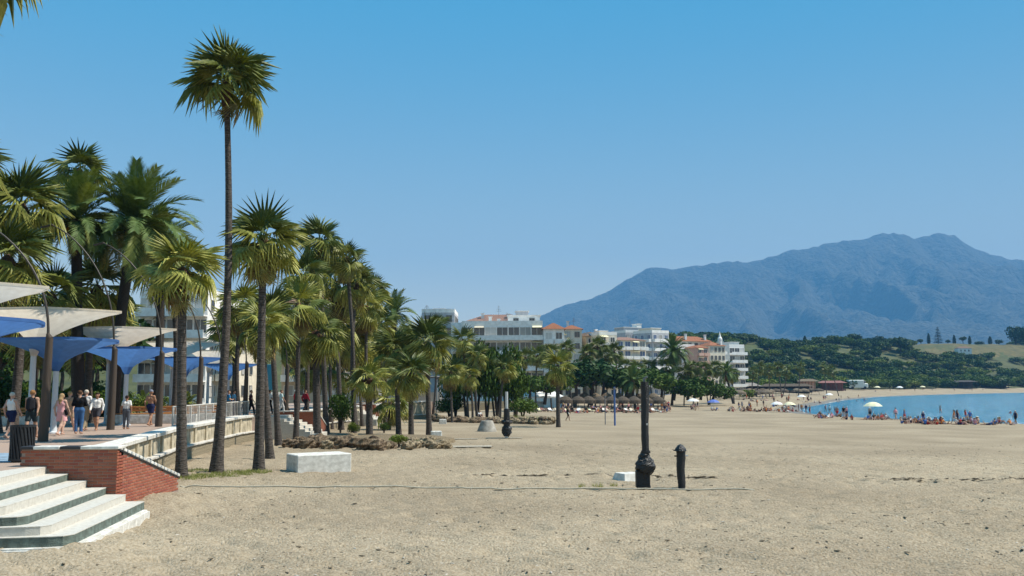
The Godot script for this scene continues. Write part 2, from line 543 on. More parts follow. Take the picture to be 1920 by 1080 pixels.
func build_terrain() -> void:
	var xs := PackedFloat32Array()
	var left := steps_between(-19.0, -75.0, 0.3, 1.12)
	left.reverse()
	xs.append_array(left.slice(0, left.size() - 1))
	xs.append_array(steps_between(-19.0, 25.0, 0.155))
	xs.append_array(steps_between(25.0, 520.0, 0.2, 1.06).slice(1))
	var zs := PackedFloat32Array()
	zs.append_array(steps_between(60.0, -12.0, 6.0))
	zs.append_array(steps_between(-12.0, -46.0, 0.155).slice(1))
	zs.append_array(steps_between(-46.0, -800.0, 0.2, 1.035).slice(1))
	var last := [INF, 0.0]
	struct("sand", sheet(xs, zs, func(x, z):
		if last[0] != z:
			last[0] = z
			last[1] = shore_x(z)
		return sand_relief(x, z, last[1])), M.sand)

	# wet sand and a broken thread of foam along the waterline
	for k in 2:
		var b := MB.new()
		var zz := steps_between(40.0, -640.0, 1.2, 1.008)
		for i in zz.size() - 1:
			var q := []
			for j in 2:
				var z: float = zz[i + j]
				var w0 := 0.8 * noise_b.get_noise_1d(z * 0.35); var xs0 := shore_x(z)
				for s in ([4.2 + 2.0 * w0, -2.5] if k == 0 else [0.35 + 0.5 * w0, -0.1 + 0.5 * w0]):
					q.append(Vector3(xs0 - s, (ground_at(xs0 - s, z, xs0) + 0.015) if k == 0 else maxf(ground_at(xs0 - s, z, xs0), 0.0) + 0.03, z))
			if k == 0 or noise_b.get_noise_1d(zz[i] * 0.6 + 70.0) > -0.1: b.quad(q[0], q[1], q[3], q[2])
		struct(["wet_sand", "surf_line"][k], b.mesh(), [M.wet_sand, M.foam][k])

	var w := MB.new()
	w.quad(Vector3(-30, 0, 400), Vector3(4200, 0, 400), Vector3(4200, 0, -2600), Vector3(-30, 0, -2600))
	struct("sea", w.mesh(), M.sea)

	# land behind the far beach: a hill with woods and fields
	var hx := PackedFloat32Array()
	hx.append_array(steps_between(-2600.0, -200.0, 150.0))
	hx.append_array(steps_between(-200.0, 1500.0, 14.0).slice(1))
	hx.append_array(steps_between(1500.0, 7000.0, 60.0, 1.1).slice(1))
	var hz := steps_between(-335.0, -1500.0, 12.0)
	hz.append_array(steps_between(-1500.0, -9200.0, 60.0, 1.12).slice(1))
	struct("hill", sheet(hx, hz, func(x, z):
		var s: float = shore_x(z) - x
		return ground_at(x, z) + 0.35 - 4.0 * (1.0 - smoothstep(48.0, 62.0, s)) + noise_a.get_noise_2d(x * 0.012, z * 0.012) * 3.0 * smoothstep(150.0, 400.0, s)), M.hill)

	# raised ground of the town behind the promenade
	var tx := MB.new()
	var zz := [60.0, 0.0, -20.0, -40.0, -60.0, -90.0, -120.0, -150.0, -180.0, -220.0, -260.0, -300.0, -340.0, -400.0, -480.0]
	for i in zz.size() - 1:
		var a := Vector3(along(zz[i], EDGE) - 8.0, 3.40 if zz[i] > -125.0 else 2.4, zz[i])
		var b := Vector3(along(zz[i + 1], EDGE) - 8.0, 3.40 if zz[i + 1] > -125.0 else 2.4, zz[i + 1])
		tx.quad(Vector3(-420, a.y, a.z), a, b, Vector3(-420, b.y, b.z))
		tx.quad(Vector3(a.x, -1, a.z), Vector3(b.x, -1, b.z), b, a)
	struct("park_ground", tx.mesh(), M.park)

	# scattered dark litter and pale shell bits on the sand
	var shards := [[], []]
	var r := RandomNumberGenerator.new()
	r.seed = 99
	for i in 12000:
		var z := -14.0 - 50.0 * pow(r.randf(), 1.35)
		var x := -9.5 + r.randf() * (9.5 + 0.62 * -z)
		if x < along(z, EDGE) + 1.0 or (x < -7.6 and z > -24.0): continue
		if noise_a.get_noise_2d(x * 0.12, z * 0.12) < -0.15 + 0.3 * r.randf() - 0.15: continue
		var k := 0 if r.randf() < 0.72 else 1
		var sz := (0.007 + 0.022 * pow(r.randf(), 4.0)) * (1.0 if k == 0 else 0.8)
		var bs := Basis(Vector3.UP, r.randf() * TAU) * Basis.from_scale(Vector3(sz * (1.0 + 2.2 * r.randf()), sz * 0.5, sz))
		shards[k].append(Transform3D(bs, Vector3(x, sand_relief(x, z, shore_x(z)) + 0.004, z)))
	var lump := rock_mesh(5, 6, 0.25)
	for k in 2:
		var mm := MultiMesh.new()
		mm.transform_format = MultiMesh.TRANSFORM_3D
		mm.mesh = lump
		mm.instance_count = shards[k].size()
		for i in shards[k].size(): mm.set_instance_transform(i, shards[k][i])
		var o := MultiMeshInstance3D.new()
		o.name = ["beach_litter", "shell_bits"][k]
		o.multimesh = mm
		o.material_override = [M.debris, M.pebble][k]
		add_child(o)
		o.set_meta("kind", "stuff")
		o.set_meta("label", ["dark bits of weed and bark strewn over the sand", "pale shell and pebble bits strewn over the sand"][k])
		o.set_meta("category", ["litter", "pebbles"][k])

const RIDGE := [[-1302, 449], [-502, 505], [-2, 583], [249, 672], [501, 786], [753, 840], [905, 900], [1109, 1041], [1302, 1131], [1539, 1120], [1767, 1154], [2070, 1188], [2282, 1182], [2475, 1227], [2619, 1287], [2781, 1297], [3037, 1362], [3341, 1391], [3522, 1451], [3724, 1440], [3807, 1394], [3899, 1414], [4053, 1449], [4204, 1432], [4324, 1319], [4497, 1257], [4695, 1200], [4846, 1189], [5244, 1121], [5992, 1015], [6728, 809], [7711, 603], [8189, 400]]

func build_mountain() -> void:
	var xs := steps_between(-1800.0, 8600.0, 48.0)
	var zs := PackedFloat32Array()
	zs.append_array(steps_between(-4300.0, -8500.0, 52.0))
	zs.append_array(steps_between(-8500.0, -9300.0, 160.0).slice(1))
	struct("mountain", sheet(xs, zs, func(x, z):
		var top := along(x, RIDGE) + 16.0 * noise_a.get_noise_1d(x * 0.0075) + 7.0 * noise_b.get_noise_1d(x * 0.03)
		var t := clampf((-z - 4300.0) / 4200.0, 0.0, 1.0)
		if z < -8500.0:
			return top * (1.0 - (-z - 8500.0) / 900.0)
		var spur := 1.0 - absf(noise_b.get_noise_2d(x * 0.0011 + 0.4 * noise_b.get_noise_2d(x * 0.0009, z * 0.0006), z * 0.00035)) * 2.2
		var fine := 1.0 - absf(noise_a.get_noise_2d(x * 0.0036 + z * 0.0008, z * 0.0014)) * 2.0
		var cut := 0.20 * (1.0 - spur) + 0.12 * (1.0 - fine)
		var body := pow(t, 1.25)
		return maxf(20.0, top * body * (1.0 - cut * sin(PI * minf(t, 1.0)) * 1.15) + 20.0 * (1.0 - t))), M.mountain)

func rock_mesh(sd: int, res := 8, rough := 0.3) -> ArrayMesh:
	var key := "rock%d_%d" % [sd, res]
	if shape_cache.has(key): return shape_cache[key]
	var b := MB.new()
	var f := func(i, j) -> Vector3:
		var th: float = PI * j / float(res)
		var ph: float = TAU * (i % (res + 2)) / float(res + 2)
		var d := Vector3(sin(th) * cos(ph), cos(th), sin(th) * sin(ph))
		var q := d * 0.9 + Vector3(sd * 7.3, sd * 1.7, 0)
		return d * (1.0 + rough * 1.6 * noise_a.get_noise_3dv(q) + rough * 0.6 * noise_b.get_noise_3dv(q * 3.0))
	for j in res:
		for i in res + 2:
			b.tri(f.call(i, j), f.call(i + 1, j), f.call(i + 1, j + 1))
			b.tri(f.call(i, j), f.call(i + 1, j + 1), f.call(i, j + 1))
	shape_cache[key] = b.mesh()
	return shape_cache[key]

# ---------------------------------------------------------------- leaves and crowns
func fan_leaf(sd: int, droop: float, arc := 3.9, fold := 0.12, n := 20, petiole := 0.42) -> ArrayMesh:
	var key := "fan%d" % sd
	if shape_cache.has(key): return shape_cache[key]
	var r := RandomNumberGenerator.new()
	r.seed = sd * 13 + 5
	var b := MB.new()
	var hub := Vector3(0, 0.05, petiole)
	var body := Color(0.5, 0.5, 0.5); var tipc := Color(1.0, 0.86, 0.86); var stalk := Color(0.75, 0.7, 0.6)
	b.tri_c(Vector3(-0.012, 0, 0), Vector3(0.012, 0, 0), hub + Vector3(0.008, 0, 0), stalk, stalk, stalk)
	b.tri_c(Vector3(-0.012, 0, 0), hub + Vector3(0.008, 0, 0), hub + Vector3(-0.008, 0, 0), stalk, stalk, stalk)
	b.tri_c(Vector3(0, -0.012, 0), hub + Vector3(0.008, 0, 0), Vector3(0.012, 0, 0), stalk, stalk, stalk)
	b.tri_c(Vector3(0, -0.012, 0), Vector3(-0.012, 0, 0), hub + Vector3(-0.008, 0, 0), stalk, stalk, stalk)
	var blade := 1.0 - petiole
	var at := func(a: float, rad: float, lift: float) -> Vector3:
		var dn := -droop * pow(rad / blade, 2.0) * blade - fold * absf(sin(a)) * rad
		return hub + Vector3(sin(a) * rad, lift + dn, cos(a) * rad * (1.0 - 0.25 * droop * rad / blade))
	var edges := []
	for i in n + 1:
		var a := -arc / 2 + arc * i / n
		edges.append(at.call(a, blade * (0.38 + 0.06 * r.randf()) * (0.80 + 0.20 * cos(a)), -0.012))
	for i in n:
		var a := -arc / 2 + arc * (i + 0.5) / n
		var ln := blade * (0.78 + 0.22 * cos(a)) * (0.86 + 0.2 * r.randf())
		var mid: Vector3 = at.call(a, ln * 0.6, 0.016)
		var aw := a + (r.randf() - 0.5) * 0.12
		var tip: Vector3 = at.call(aw, ln, -0.02 - 0.10 * r.randf() * (0.4 + droop))
		var tc := body.lerp(tipc, 0.35 + 0.65 * r.randf()); var mc := body.lerp(tipc, 0.25 * r.randf())
		b.tri_c(hub, mid, edges[i], body, mc, body); b.tri_c(hub, edges[i + 1], mid, body, body, mc)
		b.tri_c(edges[i], mid, tip, body, mc, tc); b.tri_c(mid, edges[i + 1], tip, mc, body, tc)
	shape_cache[key] = b.mesh()
	return shape_cache[key]

func feather_leaf(sd: int, droop: float, pairs := 36, width := 0.165) -> ArrayMesh:
	var key := "feather%d" % sd
	if shape_cache.has(key): return shape_cache[key]
	var r := RandomNumberGenerator.new()
	r.seed = sd * 17 + 3
	var b := MB.new()
	var spine := func(t: float) -> Vector3:
		var a := droop * t * t
		return Vector3(0, 0.10 * sin(PI * t * 0.7) - a * 0.62, t * (1.0 - 0.28 * a))
	for i in 7:
		var p: Vector3 = spine.call(i / 7.0); var q: Vector3 = spine.call((i + 1) / 7.0)
		var w := 0.016 * (1.0 - i / 8.0)
		var s := Color(0.8, 0.75, 0.6)
		b.tri_c(p + Vector3(-w, 0, 0), p + Vector3(w, 0, 0), q + Vector3(w * 0.8, 0, 0), s, s, s)
		b.tri_c(p + Vector3(-w, 0, 0), q + Vector3(w * 0.8, 0, 0), q + Vector3(-w * 0.8, 0, 0), s, s, s)
		b.tri_c(p + Vector3(0, -w, 0), q + Vector3(0, -w, 0), q + Vector3(0, w, 0), s, s, s)
	for i in pairs:
		var t := 0.12 + 0.88 * (i + 0.5) / pairs
		var p: Vector3 = spine.call(t)
		var fw: Vector3 = (spine.call(minf(t + 0.03, 1.0)) - p).normalized()
		var ln := width * (0.45 + 1.0 * sin(PI * clampf(t * 0.85 + 0.1, 0.0, 1.0))) * (0.85 + 0.3 * r.randf())
		for s in [-1.0, 1.0]:
			var dir: Vector3 = (Vector3(s, 0.32 + 0.25 * (r.randf() - 0.5), 0) * 0.8 + fw * (0.7 + 0.6 * t)).normalized()
			var end := p + dir * ln + Vector3(0, -0.10 * ln, 0)
			var mid := p + dir * ln * 0.55
			var g := Color(0.5, 0.5, 0.5); var tc := g.lerp(Color(0.95, 0.85, 0.8), r.randf() * r.randf())
			b.tri_c(p - fw * 0.0105, p + fw * 0.0105, mid + fw * 0.0115, g, g, g)
			b.tri_c(p - fw * 0.0105, mid + fw * 0.0115, mid - fw * 0.0115, g, g, g)
			b.tri_c(mid - fw * 0.0115, mid + fw * 0.0115, end, g, g, tc)
	shape_cache[key] = b.mesh()
	return shape_cache[key]

func aim(az: float, el: float, roll := 0.0) -> Basis:
	var f := Vector3(cos(el) * sin(az), sin(el), cos(el) * cos(az))
	var x := Vector3(cos(az), 0, -sin(az))
	var bs := Basis(x, f.cross(x), f)
	return bs * Basis(Vector3(0, 0, 1), roll)

# leaf list of a crown: [mesh, material, transform, name]
func fan_crown(sd: int, radius: float, count: int, dead: int, green: Array, low := -0.75) -> Array:
	var r := RandomNumberGenerator.new()
	r.seed = sd * 31 + 1
	var out := []
	for i in count:
		var t := (i + 0.5) / count
		var az := i * 2.39996 + r.randf() * 0.5
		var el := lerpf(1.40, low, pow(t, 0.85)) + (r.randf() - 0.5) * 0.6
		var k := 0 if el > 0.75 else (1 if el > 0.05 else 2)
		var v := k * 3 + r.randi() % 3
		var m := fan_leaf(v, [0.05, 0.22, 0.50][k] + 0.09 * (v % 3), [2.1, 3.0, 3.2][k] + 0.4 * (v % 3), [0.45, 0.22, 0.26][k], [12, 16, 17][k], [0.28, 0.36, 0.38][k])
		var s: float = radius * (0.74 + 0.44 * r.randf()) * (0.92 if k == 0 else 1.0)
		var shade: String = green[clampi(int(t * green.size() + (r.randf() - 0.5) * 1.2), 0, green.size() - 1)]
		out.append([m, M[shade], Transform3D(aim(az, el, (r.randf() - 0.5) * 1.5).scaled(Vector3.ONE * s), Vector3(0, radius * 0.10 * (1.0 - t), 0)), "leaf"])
	for i in dead:
		var az := i * 2.39996 + r.randf()
		var el := -0.75 - 0.65 * r.randf()
		var v := 9 + r.randi() % 3
		var m := fan_leaf(v, 0.5 + 0.1 * (v % 3), 2.6, 0.7, 14, 0.5)
		var s := radius * (0.62 + 0.25 * r.randf())
		out.append([m, M.straw if r.randf() < 0.6 else M.straw_dark, Transform3D(aim(az, el, (r.randf() - 0.5)).scaled(Vector3.ONE * s), Vector3(0, -radius * (0.08 + 0.16 * r.randf()), 0)), "dead_leaf"])
	return out

func feather_crown(sd: int, radius: float, count: int, dead: int) -> Array:
	var r := RandomNumberGenerator.new()
	r.seed = sd * 37 + 2
	var out := []
	for i in count:
		var t := (i + 0.5) / count
		var el := lerpf(1.45, -0.45, pow(t, 0.8)) + (r.randf() - 0.5) * 0.2
		var v := r.randi() % 3 + (0 if el > 0.7 else 3)
		var m := feather_leaf(v, (0.30 if v < 3 else 0.62) + 0.1 * (v % 3))
		out.append([m, M.feather0 if r.randf() < 0.6 else M.feather1, Transform3D(aim(i * 2.39996 + r.randf() * 0.4, el, (r.randf() - 0.5) * 0.5).scaled(Vector3.ONE * radius * (0.88 + 0.24 * r.randf())), Vector3.ZERO), "leaf"])
	for i in dead:
		var m := feather_leaf(6 + i % 2, 0.55, 22, 0.13)
		out.append([m, M.straw, Transform3D(aim(i * 2.39996 + r.randf(), -0.6 - 0.5 * r.randf(), r.randf()).scaled(Vector3.ONE * radius * (0.65 + 0.2 * r.randf())), Vector3(0, -0.15, 0)), "dead_leaf"])
	return out

func merged(leaves: Array, which: Callable) -> ArrayMesh:
	var st := SurfaceTool.new()
	st.begin(Mesh.PRIMITIVE_TRIANGLES)
	var any := false
	for l in leaves:
		if which.call(l):
			st.append_from(l[0], 0, l[2])
			any = true
	return st.commit() if any else null

func trunk_mesh(from: Vector3, to: Vector3, r0: float, r1: float, bend := 0.0, sd := 1) -> ArrayMesh:
	var b := MB.new()
	var path := []; var radii := []
	var n := 22
	var side := (to - from).cross(Vector3(0.3, 0.1, 1)).normalized()
	for i in n + 1:
		var t := i / float(n)
		path.append(from.lerp(to, t) + side * bend * sin(PI * t))
		var flare := 0.42 * exp(-t * 16.0)
		radii.append(lerpf(r0 * 0.80, r1 * 0.82, pow(t, 0.5)) * (1.0 + flare + 0.05 * noise_b.get_noise_2d(t * 17.0, sd * 3.1)))
	b.tube(path, radii, 12)
	return b.mesh()

# a palm: base on the ground, crown centre; each leaf a part of its own
func palm(label: String, group: String, base: Vector3, top: Vector3, radius: float, r0: float, r1: float, kind := "fan", sd := 1, count := 30, dead := 8, green := ["palm0", "palm1", "palm1", "palm2"], whole := false, skirt := 0.0, bend := 0.0, low := -0.75) -> Node3D:
	var o := thing("fan_palm" if kind == "fan" else "date_palm", label, "palm tree", base, 0.0, group)
	var c := top - base
	put("trunk", trunk_mesh(Vector3(0, -0.25, 0), c, r0, r1, bend, sd), M.trunk if kind == "fan" else M.trunk_dark, o)
	var boots := MB.new()
	boots.lathe([[r1 * 1.02, -radius * 0.55], [r1 * 1.35, -radius * 0.25], [r1 * 1.7, -radius * 0.02], [r1 * 0.7, radius * 0.12], [0.0, radius * 0.16]], 10, c)
	part("crown_shaft", boots, M.trunk_rust, o)
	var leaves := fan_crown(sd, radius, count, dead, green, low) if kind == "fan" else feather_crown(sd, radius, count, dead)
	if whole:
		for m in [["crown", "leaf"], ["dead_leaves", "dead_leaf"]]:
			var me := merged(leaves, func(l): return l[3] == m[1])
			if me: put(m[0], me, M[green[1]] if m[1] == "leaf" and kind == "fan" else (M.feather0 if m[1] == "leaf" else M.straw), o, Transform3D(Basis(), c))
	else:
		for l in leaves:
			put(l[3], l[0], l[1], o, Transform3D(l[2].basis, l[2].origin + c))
	if kind != "fan" and not whole:
		for i in 5:
			put("fruit_stalk", crown_shape(2), M.date_orange, o, Transform3D(Basis.from_scale(Vector3(0.16, 0.34, 0.16)), c + Vector3(cos(i * 1.3 + sd) * 0.45, -0.35 - 0.1 * (i % 2), sin(i * 1.3 + sd) * 0.45)))
	if skirt > 0.0:
		var r := RandomNumberGenerator.new()
		r.seed = sd + 400
		for i in 16:
			var y := -radius * 0.2 - skirt * r.randf()
			var m := fan_leaf(9 + r.randi() % 3, 0.5, 2.6, 0.7, 14, 0.5)
			put("dead_leaf", m, M.straw if r.randf() < 0.5 else M.straw_dark, o, Transform3D(aim(i * 2.39996, -1.15 - 0.3 * r.randf(), r.randf()).scaled(Vector3.ONE * radius * 0.6), c + Vector3(0, y, 0)))
	return o

# clumps of small leaf faces round several lobes; unit size is about 1 m radius
func leaf_cloud(sd: int, lobes: Array, count: int, size: float, upright := 0.0) -> ArrayMesh:
	var r := RandomNumberGenerator.new()
	r.seed = sd * 101 + 7
	var b := MB.new()
	var total := 0.0
	for l in lobes: total += l[1] * l[1]
	for l in lobes:
		var c: Vector3 = l[0]; var rad: float = l[1]; var sq: float = l[2] if l.size() > 2 else 0.85
		for i in int(count * rad * rad / total):
			var d := Vector3(r.randfn(), r.randfn(), r.randfn()).normalized()
			var wob := 1.0 + 0.30 * noise_a.get_noise_3dv(d * 1.6 + c * 3.0)
			var p := c + d * Vector3(1, sq, 1) * rad * wob * (0.62 + 0.42 * sqrt(r.randf()))
			if noise_b.get_noise_3dv(p * 2.6 / maxf(rad, 0.2) + Vector3(sd, 0, 0)) < -0.30: continue
			var nn := (d + Vector3(r.randfn(), r.randfn() + upright, r.randfn()) * 0.75).normalized()
			var x := nn.cross(Vector3(r.randfn(), r.randfn(), r.randfn())).normalized()
			var y := nn.cross(x)
			var s := size * (0.6 + 0.8 * r.randf())
			b.tri(p - x * s * 0.5, p + y * s * 0.9, p + x * s * 0.5)
			b.tri(p - x * s * 0.5, p + x * s * 0.5, p - y * s * 0.7)
	return b.mesh()

func lobes_for(sd: int, n: int, spread: float, rad: float, flat := 0.8) -> Array:
	var r := RandomNumberGenerator.new()
	r.seed = sd * 7 + 11
	var out := [[Vector3(0, 0, 0), rad * 1.15, flat]]
	for i in n - 1:
		var a := i * 2.39996 + r.randf()
		out.append([Vector3(cos(a) * spread * (0.6 + 0.5 * r.randf()), (r.randf() - 0.45) * spread * 0.8, sin(a) * spread * (0.6 + 0.5 * r.randf())), rad * (0.6 + 0.5 * r.randf()), flat])
	return out

func crown_shape(i: int) -> ArrayMesh:   # broad-leaved crowns, about one unit of radius, centred
	var key := "crown%d" % i
	if not shape_cache.has(key):
		if i < 4: shape_cache[key] = leaf_cloud(i + 1, lobes_for(i + 3, 7, 0.55, 0.52), 900, 0.13)
		elif i < 6: shape_cache[key] = leaf_cloud(i + 1, lobes_for(i + 3, 8, 0.6, 0.42, 0.5), 900, 0.12)   # umbrella pine
		else: shape_cache[key] = leaf_cloud(i + 1, lobes_for(i, 9, 0.6, 0.48), 2600, 0.075)               # close to the viewer
	return shape_cache[key]

func bush(called: String, label: String, category: String, at: Vector3, size: Vector3, shape: int, m: Material, group := "") -> Node3D:
	var o := thing(called, label, category, at, 0.0, group)
	var st := MB.new()
	var r := RandomNumberGenerator.new()
	r.seed = int(absf(at.x * 31.0 + at.z * 17.0))
	for i in 4:
		var a := TAU * i / 4.0 + r.randf()
		st.tube([Vector3(0, -0.1, 0), Vector3(cos(a) * 0.15 * size.x, size.y * 0.35, sin(a) * 0.15 * size.z), Vector3(cos(a) * 0.4 * size.x, size.y * 0.8, sin(a) * 0.4 * size.z)], [0.05 * size.x, 0.03 * size.x, 0.01 * size.x], 5)
	part("stem", st, M.bark, o)
	put("foliage", crown_shape(shape), m, o, Transform3D(Basis(Vector3.UP, r.randf() * TAU) * Basis.from_scale(Vector3(size.x, size.y * 0.62, size.z)), Vector3(0, size.y * 0.55, 0)))
	return o

func broad_tree(called: String, label: String, at: Vector3, height: float, width: float, shape: int, m: Material, group := "") -> Node3D:
	var o := thing(called, label, "tree", at, 0.0, group)
	var st := MB.new()
	var cy := height - width * 0.42
	st.tube([Vector3(0, -0.3, 0), Vector3(0.05 * width, cy * 0.5, 0), Vector3(0, cy, 0)], [width * 0.05, width * 0.035, width * 0.02], 7)
	for i in 5:
		var a := TAU * i / 5.0 + at.x
		st.tube([Vector3(0.03 * width, cy * 0.6, 0), Vector3(cos(a) * width * 0.2, cy * 0.85, sin(a) * width * 0.2), Vector3(cos(a) * width * 0.36, cy * 1.05, sin(a) * width * 0.36)], [width * 0.022, width * 0.014, width * 0.006], 5)
	part("trunk", st, M.bark, o)
	put("crown", crown_shape(shape), m, o, Transform3D(Basis(Vector3.UP, at.x * 1.7 + at.z) * Basis.from_scale(Vector3(width * 0.5, width * 0.44, width * 0.5)), Vector3(0, cy, 0)))
	return o

func grass_tufts(called: String, label: String, spots: Array, blades: int, h: float, m: Material) -> void:
	var r := RandomNumberGenerator.new()
	r.seed = spots.size() * 3 + blades
	var b := MB.new()
	for s in spots:
		for i in blades:
			var a := r.randf() * TAU
			var d: float = s[1] * sqrt(r.randf())
			var p: Vector3 = s[0] + Vector3(cos(a) * d, 0, sin(a) * d)
			p.y = maxf(ground_at(p.x, p.z) - 0.02, s[0].y - 0.06)
			var hh := h * (0.4 + 0.8 * r.randf())
			var lean := Vector3(r.randfn(), 0, r.randfn()) * hh * 0.35
			var x := Vector3(cos(a * 3.0), 0, sin(a * 3.0)) * 0.012
			b.tri(p - x, p + x, p + lean + Vector3(0, hh, 0))
	var o := part(called, b, m)
	o.set_meta("kind", "stuff")
	tag(o, label, "grass")

# ---------------------------------------------------------------- people
# joints of a figure 1.7 m tall that looks along +z
func joints(pose: String) -> Dictionary:
	var j := {
		"pelvis": Vector3(0, 0.95, 0), "waist": Vector3(0, 1.10, 0), "chest": Vector3(0, 1.28, -0.01), "neck": Vector3(0, 1.44, -0.02), "head": Vector3(0, 1.585, 0.01), "chin": Vector3(0, 1.525, 0.045), "nose": Vector3(0, 1.57, 0.105),
		"hip_l": Vector3(0.085, 0.92, 0), "hip_r": Vector3(-0.085, 0.92, 0), "knee_l": Vector3(0.095, 0.50, 0.015), "knee_r": Vector3(-0.095, 0.50, 0.015), "ankle_l": Vector3(0.09, 0.085, -0.02), "ankle_r": Vector3(-0.09, 0.085, -0.02), "toe_l": Vector3(0.115, 0.035, 0.15), "toe_r": Vector3(-0.115, 0.035, 0.15),
		"sho_l": Vector3(0.165, 1.385, -0.015), "sho_r": Vector3(-0.165, 1.385, -0.015), "elb_l": Vector3(0.225, 1.12, -0.035), "elb_r": Vector3(-0.225, 1.12, -0.035), "wri_l": Vector3(0.235, 0.88, 0.03), "wri_r": Vector3(-0.235, 0.88, 0.03), "fin_l": Vector3(0.225, 0.73, 0.055), "fin_r": Vector3(-0.225, 0.73, 0.055)}
	match pose:
		"walk", "stride":
			var k := 1.0 if pose == "walk" else -1.0
			j.knee_l = Vector3(0.09, 0.52, 0.16 * k + 0.02); j.ankle_l = Vector3(0.085, 0.10, 0.23 * k - (0.0 if k > 0 else 0.12)); j.toe_l = j.ankle_l + Vector3(0.015, -0.045, 0.155)
			j.knee_r = Vector3(-0.09, 0.51, -0.10 * k + 0.03); j.ankle_r = Vector3(-0.085, 0.12, -0.30 * k - (0.02 if k > 0 else 0.0)); j.toe_r = j.ankle_r + Vector3(-0.015, -0.075, 0.13)
			j.elb_l = Vector3(0.225, 1.13, -0.12 * k); j.wri_l = Vector3(0.225, 0.90, -0.12 * k + 0.06); j.fin_l = j.wri_l + Vector3(-0.01, -0.14, 0.05)
			j.elb_r = Vector3(-0.225, 1.13, 0.06 * k); j.wri_r = Vector3(-0.225, 0.92, 0.18 * k + 0.03); j.fin_r = j.wri_r + Vector3(0.01, -0.13, 0.07)
		"elbows":   # hands brought up in front, as with a phone
			j.elb_l = Vector3(0.235, 1.14, 0.02); j.wri_l = Vector3(0.10, 1.12, 0.22); j.fin_l = Vector3(0.03, 1.18, 0.30)
			j.elb_r = Vector3(-0.235, 1.14, 0.02); j.wri_r = Vector3(-0.10, 1.10, 0.22); j.fin_r = Vector3(-0.03, 1.16, 0.31)
		"sit", "sit_back":
			j.pelvis = Vector3(0, 0.13, 0); j.waist = Vector3(0, 0.28, -0.05); j.chest = Vector3(0, 0.46, -0.07); j.neck = Vector3(0, 0.62, -0.06); j.head = Vector3(0, 0.765, -0.02); j.chin = Vector3(0, 0.70, 0.015); j.nose = Vector3(0, 0.75, 0.08)
			j.sho_l = Vector3(0.165, 0.56, -0.07); j.sho_r = Vector3(-0.165, 0.56, -0.07)
			j.hip_l = Vector3(0.09, 0.12, 0.03); j.hip_r = Vector3(-0.09, 0.12, 0.03)
			j.knee_l = Vector3(0.15, 0.40, 0.37); j.knee_r = Vector3(-0.15, 0.36, 0.38); j.ankle_l = Vector3(0.12, 0.07, 0.62); j.ankle_r = Vector3(-0.13, 0.07, 0.66); j.toe_l = j.ankle_l + Vector3(0.02, -0.03, 0.16); j.toe_r = j.ankle_r + Vector3(-0.02, -0.03, 0.16)
			j.elb_l = Vector3(0.25, 0.38, 0.10); j.wri_l = Vector3(0.17, 0.42, 0.30); j.fin_l = Vector3(0.12, 0.45, 0.42); j.elb_r = Vector3(-0.25, 0.36, 0.08); j.wri_r = Vector3(-0.17, 0.38, 0.29); j.fin_r = Vector3(-0.12, 0.40, 0.40)
			if pose == "sit_back":
				j.chest = Vector3(0, 0.42, -0.20); j.waist = Vector3(0, 0.26, -0.10); j.neck = Vector3(0, 0.57, -0.27); j.head = Vector3(0, 0.71, -0.28); j.chin = Vector3(0, 0.65, -0.24); j.nose = Vector3(0, 0.71, -0.18)
				j.sho_l = Vector3(0.165, 0.52, -0.25); j.sho_r = Vector3(-0.165, 0.52, -0.25); j.elb_l = Vector3(0.26, 0.28, -0.38); j.wri_l = Vector3(0.24, 0.06, -0.46); j.fin_l = Vector3(0.27, 0.03, -0.58); j.elb_r = Vector3(-0.26, 0.28, -0.38); j.wri_r = Vector3(-0.24, 0.06, -0.46); j.fin_r = Vector3(-0.27, 0.03, -0.58)
				j.knee_r = Vector3(-0.11, 0.15, 0.46); j.ankle_r = Vector3(-0.10, 0.07, 0.86); j.toe_r = Vector3(-0.12, 0.17, 0.95)
		"lie":
			j.pelvis = Vector3(0, 0.13, 0); j.waist = Vector3(0, 0.13, -0.16); j.chest = Vector3(0, 0.14, -0.34); j.neck = Vector3(0, 0.13, -0.51); j.head = Vector3(0, 0.13, -0.655); j.chin = Vector3(0, 0.17, -0.60); j.nose = Vector3(0, 0.235, -0.65)
			j.sho_l = Vector3(0.165, 0.12, -0.45); j.sho_r = Vector3(-0.165, 0.12, -0.45); j.hip_l = Vector3(0.085, 0.12, 0.03); j.hip_r = Vector3(-0.085, 0.12, 0.03)
			j.knee_l = Vector3(0.10, 0.45, 0.33); j.ankle_l = Vector3(0.10, 0.08, 0.52); j.toe_l = Vector3(0.11, 0.035, 0.68); j.knee_r = Vector3(-0.11, 0.11, 0.45); j.ankle_r = Vector3(-0.13, 0.06, 0.86); j.toe_r = Vector3(-0.15, 0.17, 0.93)
			j.elb_l = Vector3(0.27, 0.07, -0.22); j.wri_l = Vector3(0.24, 0.05, 0.02); j.fin_l = Vector3(0.23, 0.04, 0.16); j.elb_r = Vector3(-0.27, 0.07, -0.22); j.wri_r = Vector3(-0.24, 0.05, 0.02); j.fin_r = Vector3(-0.23, 0.04, 0.16)
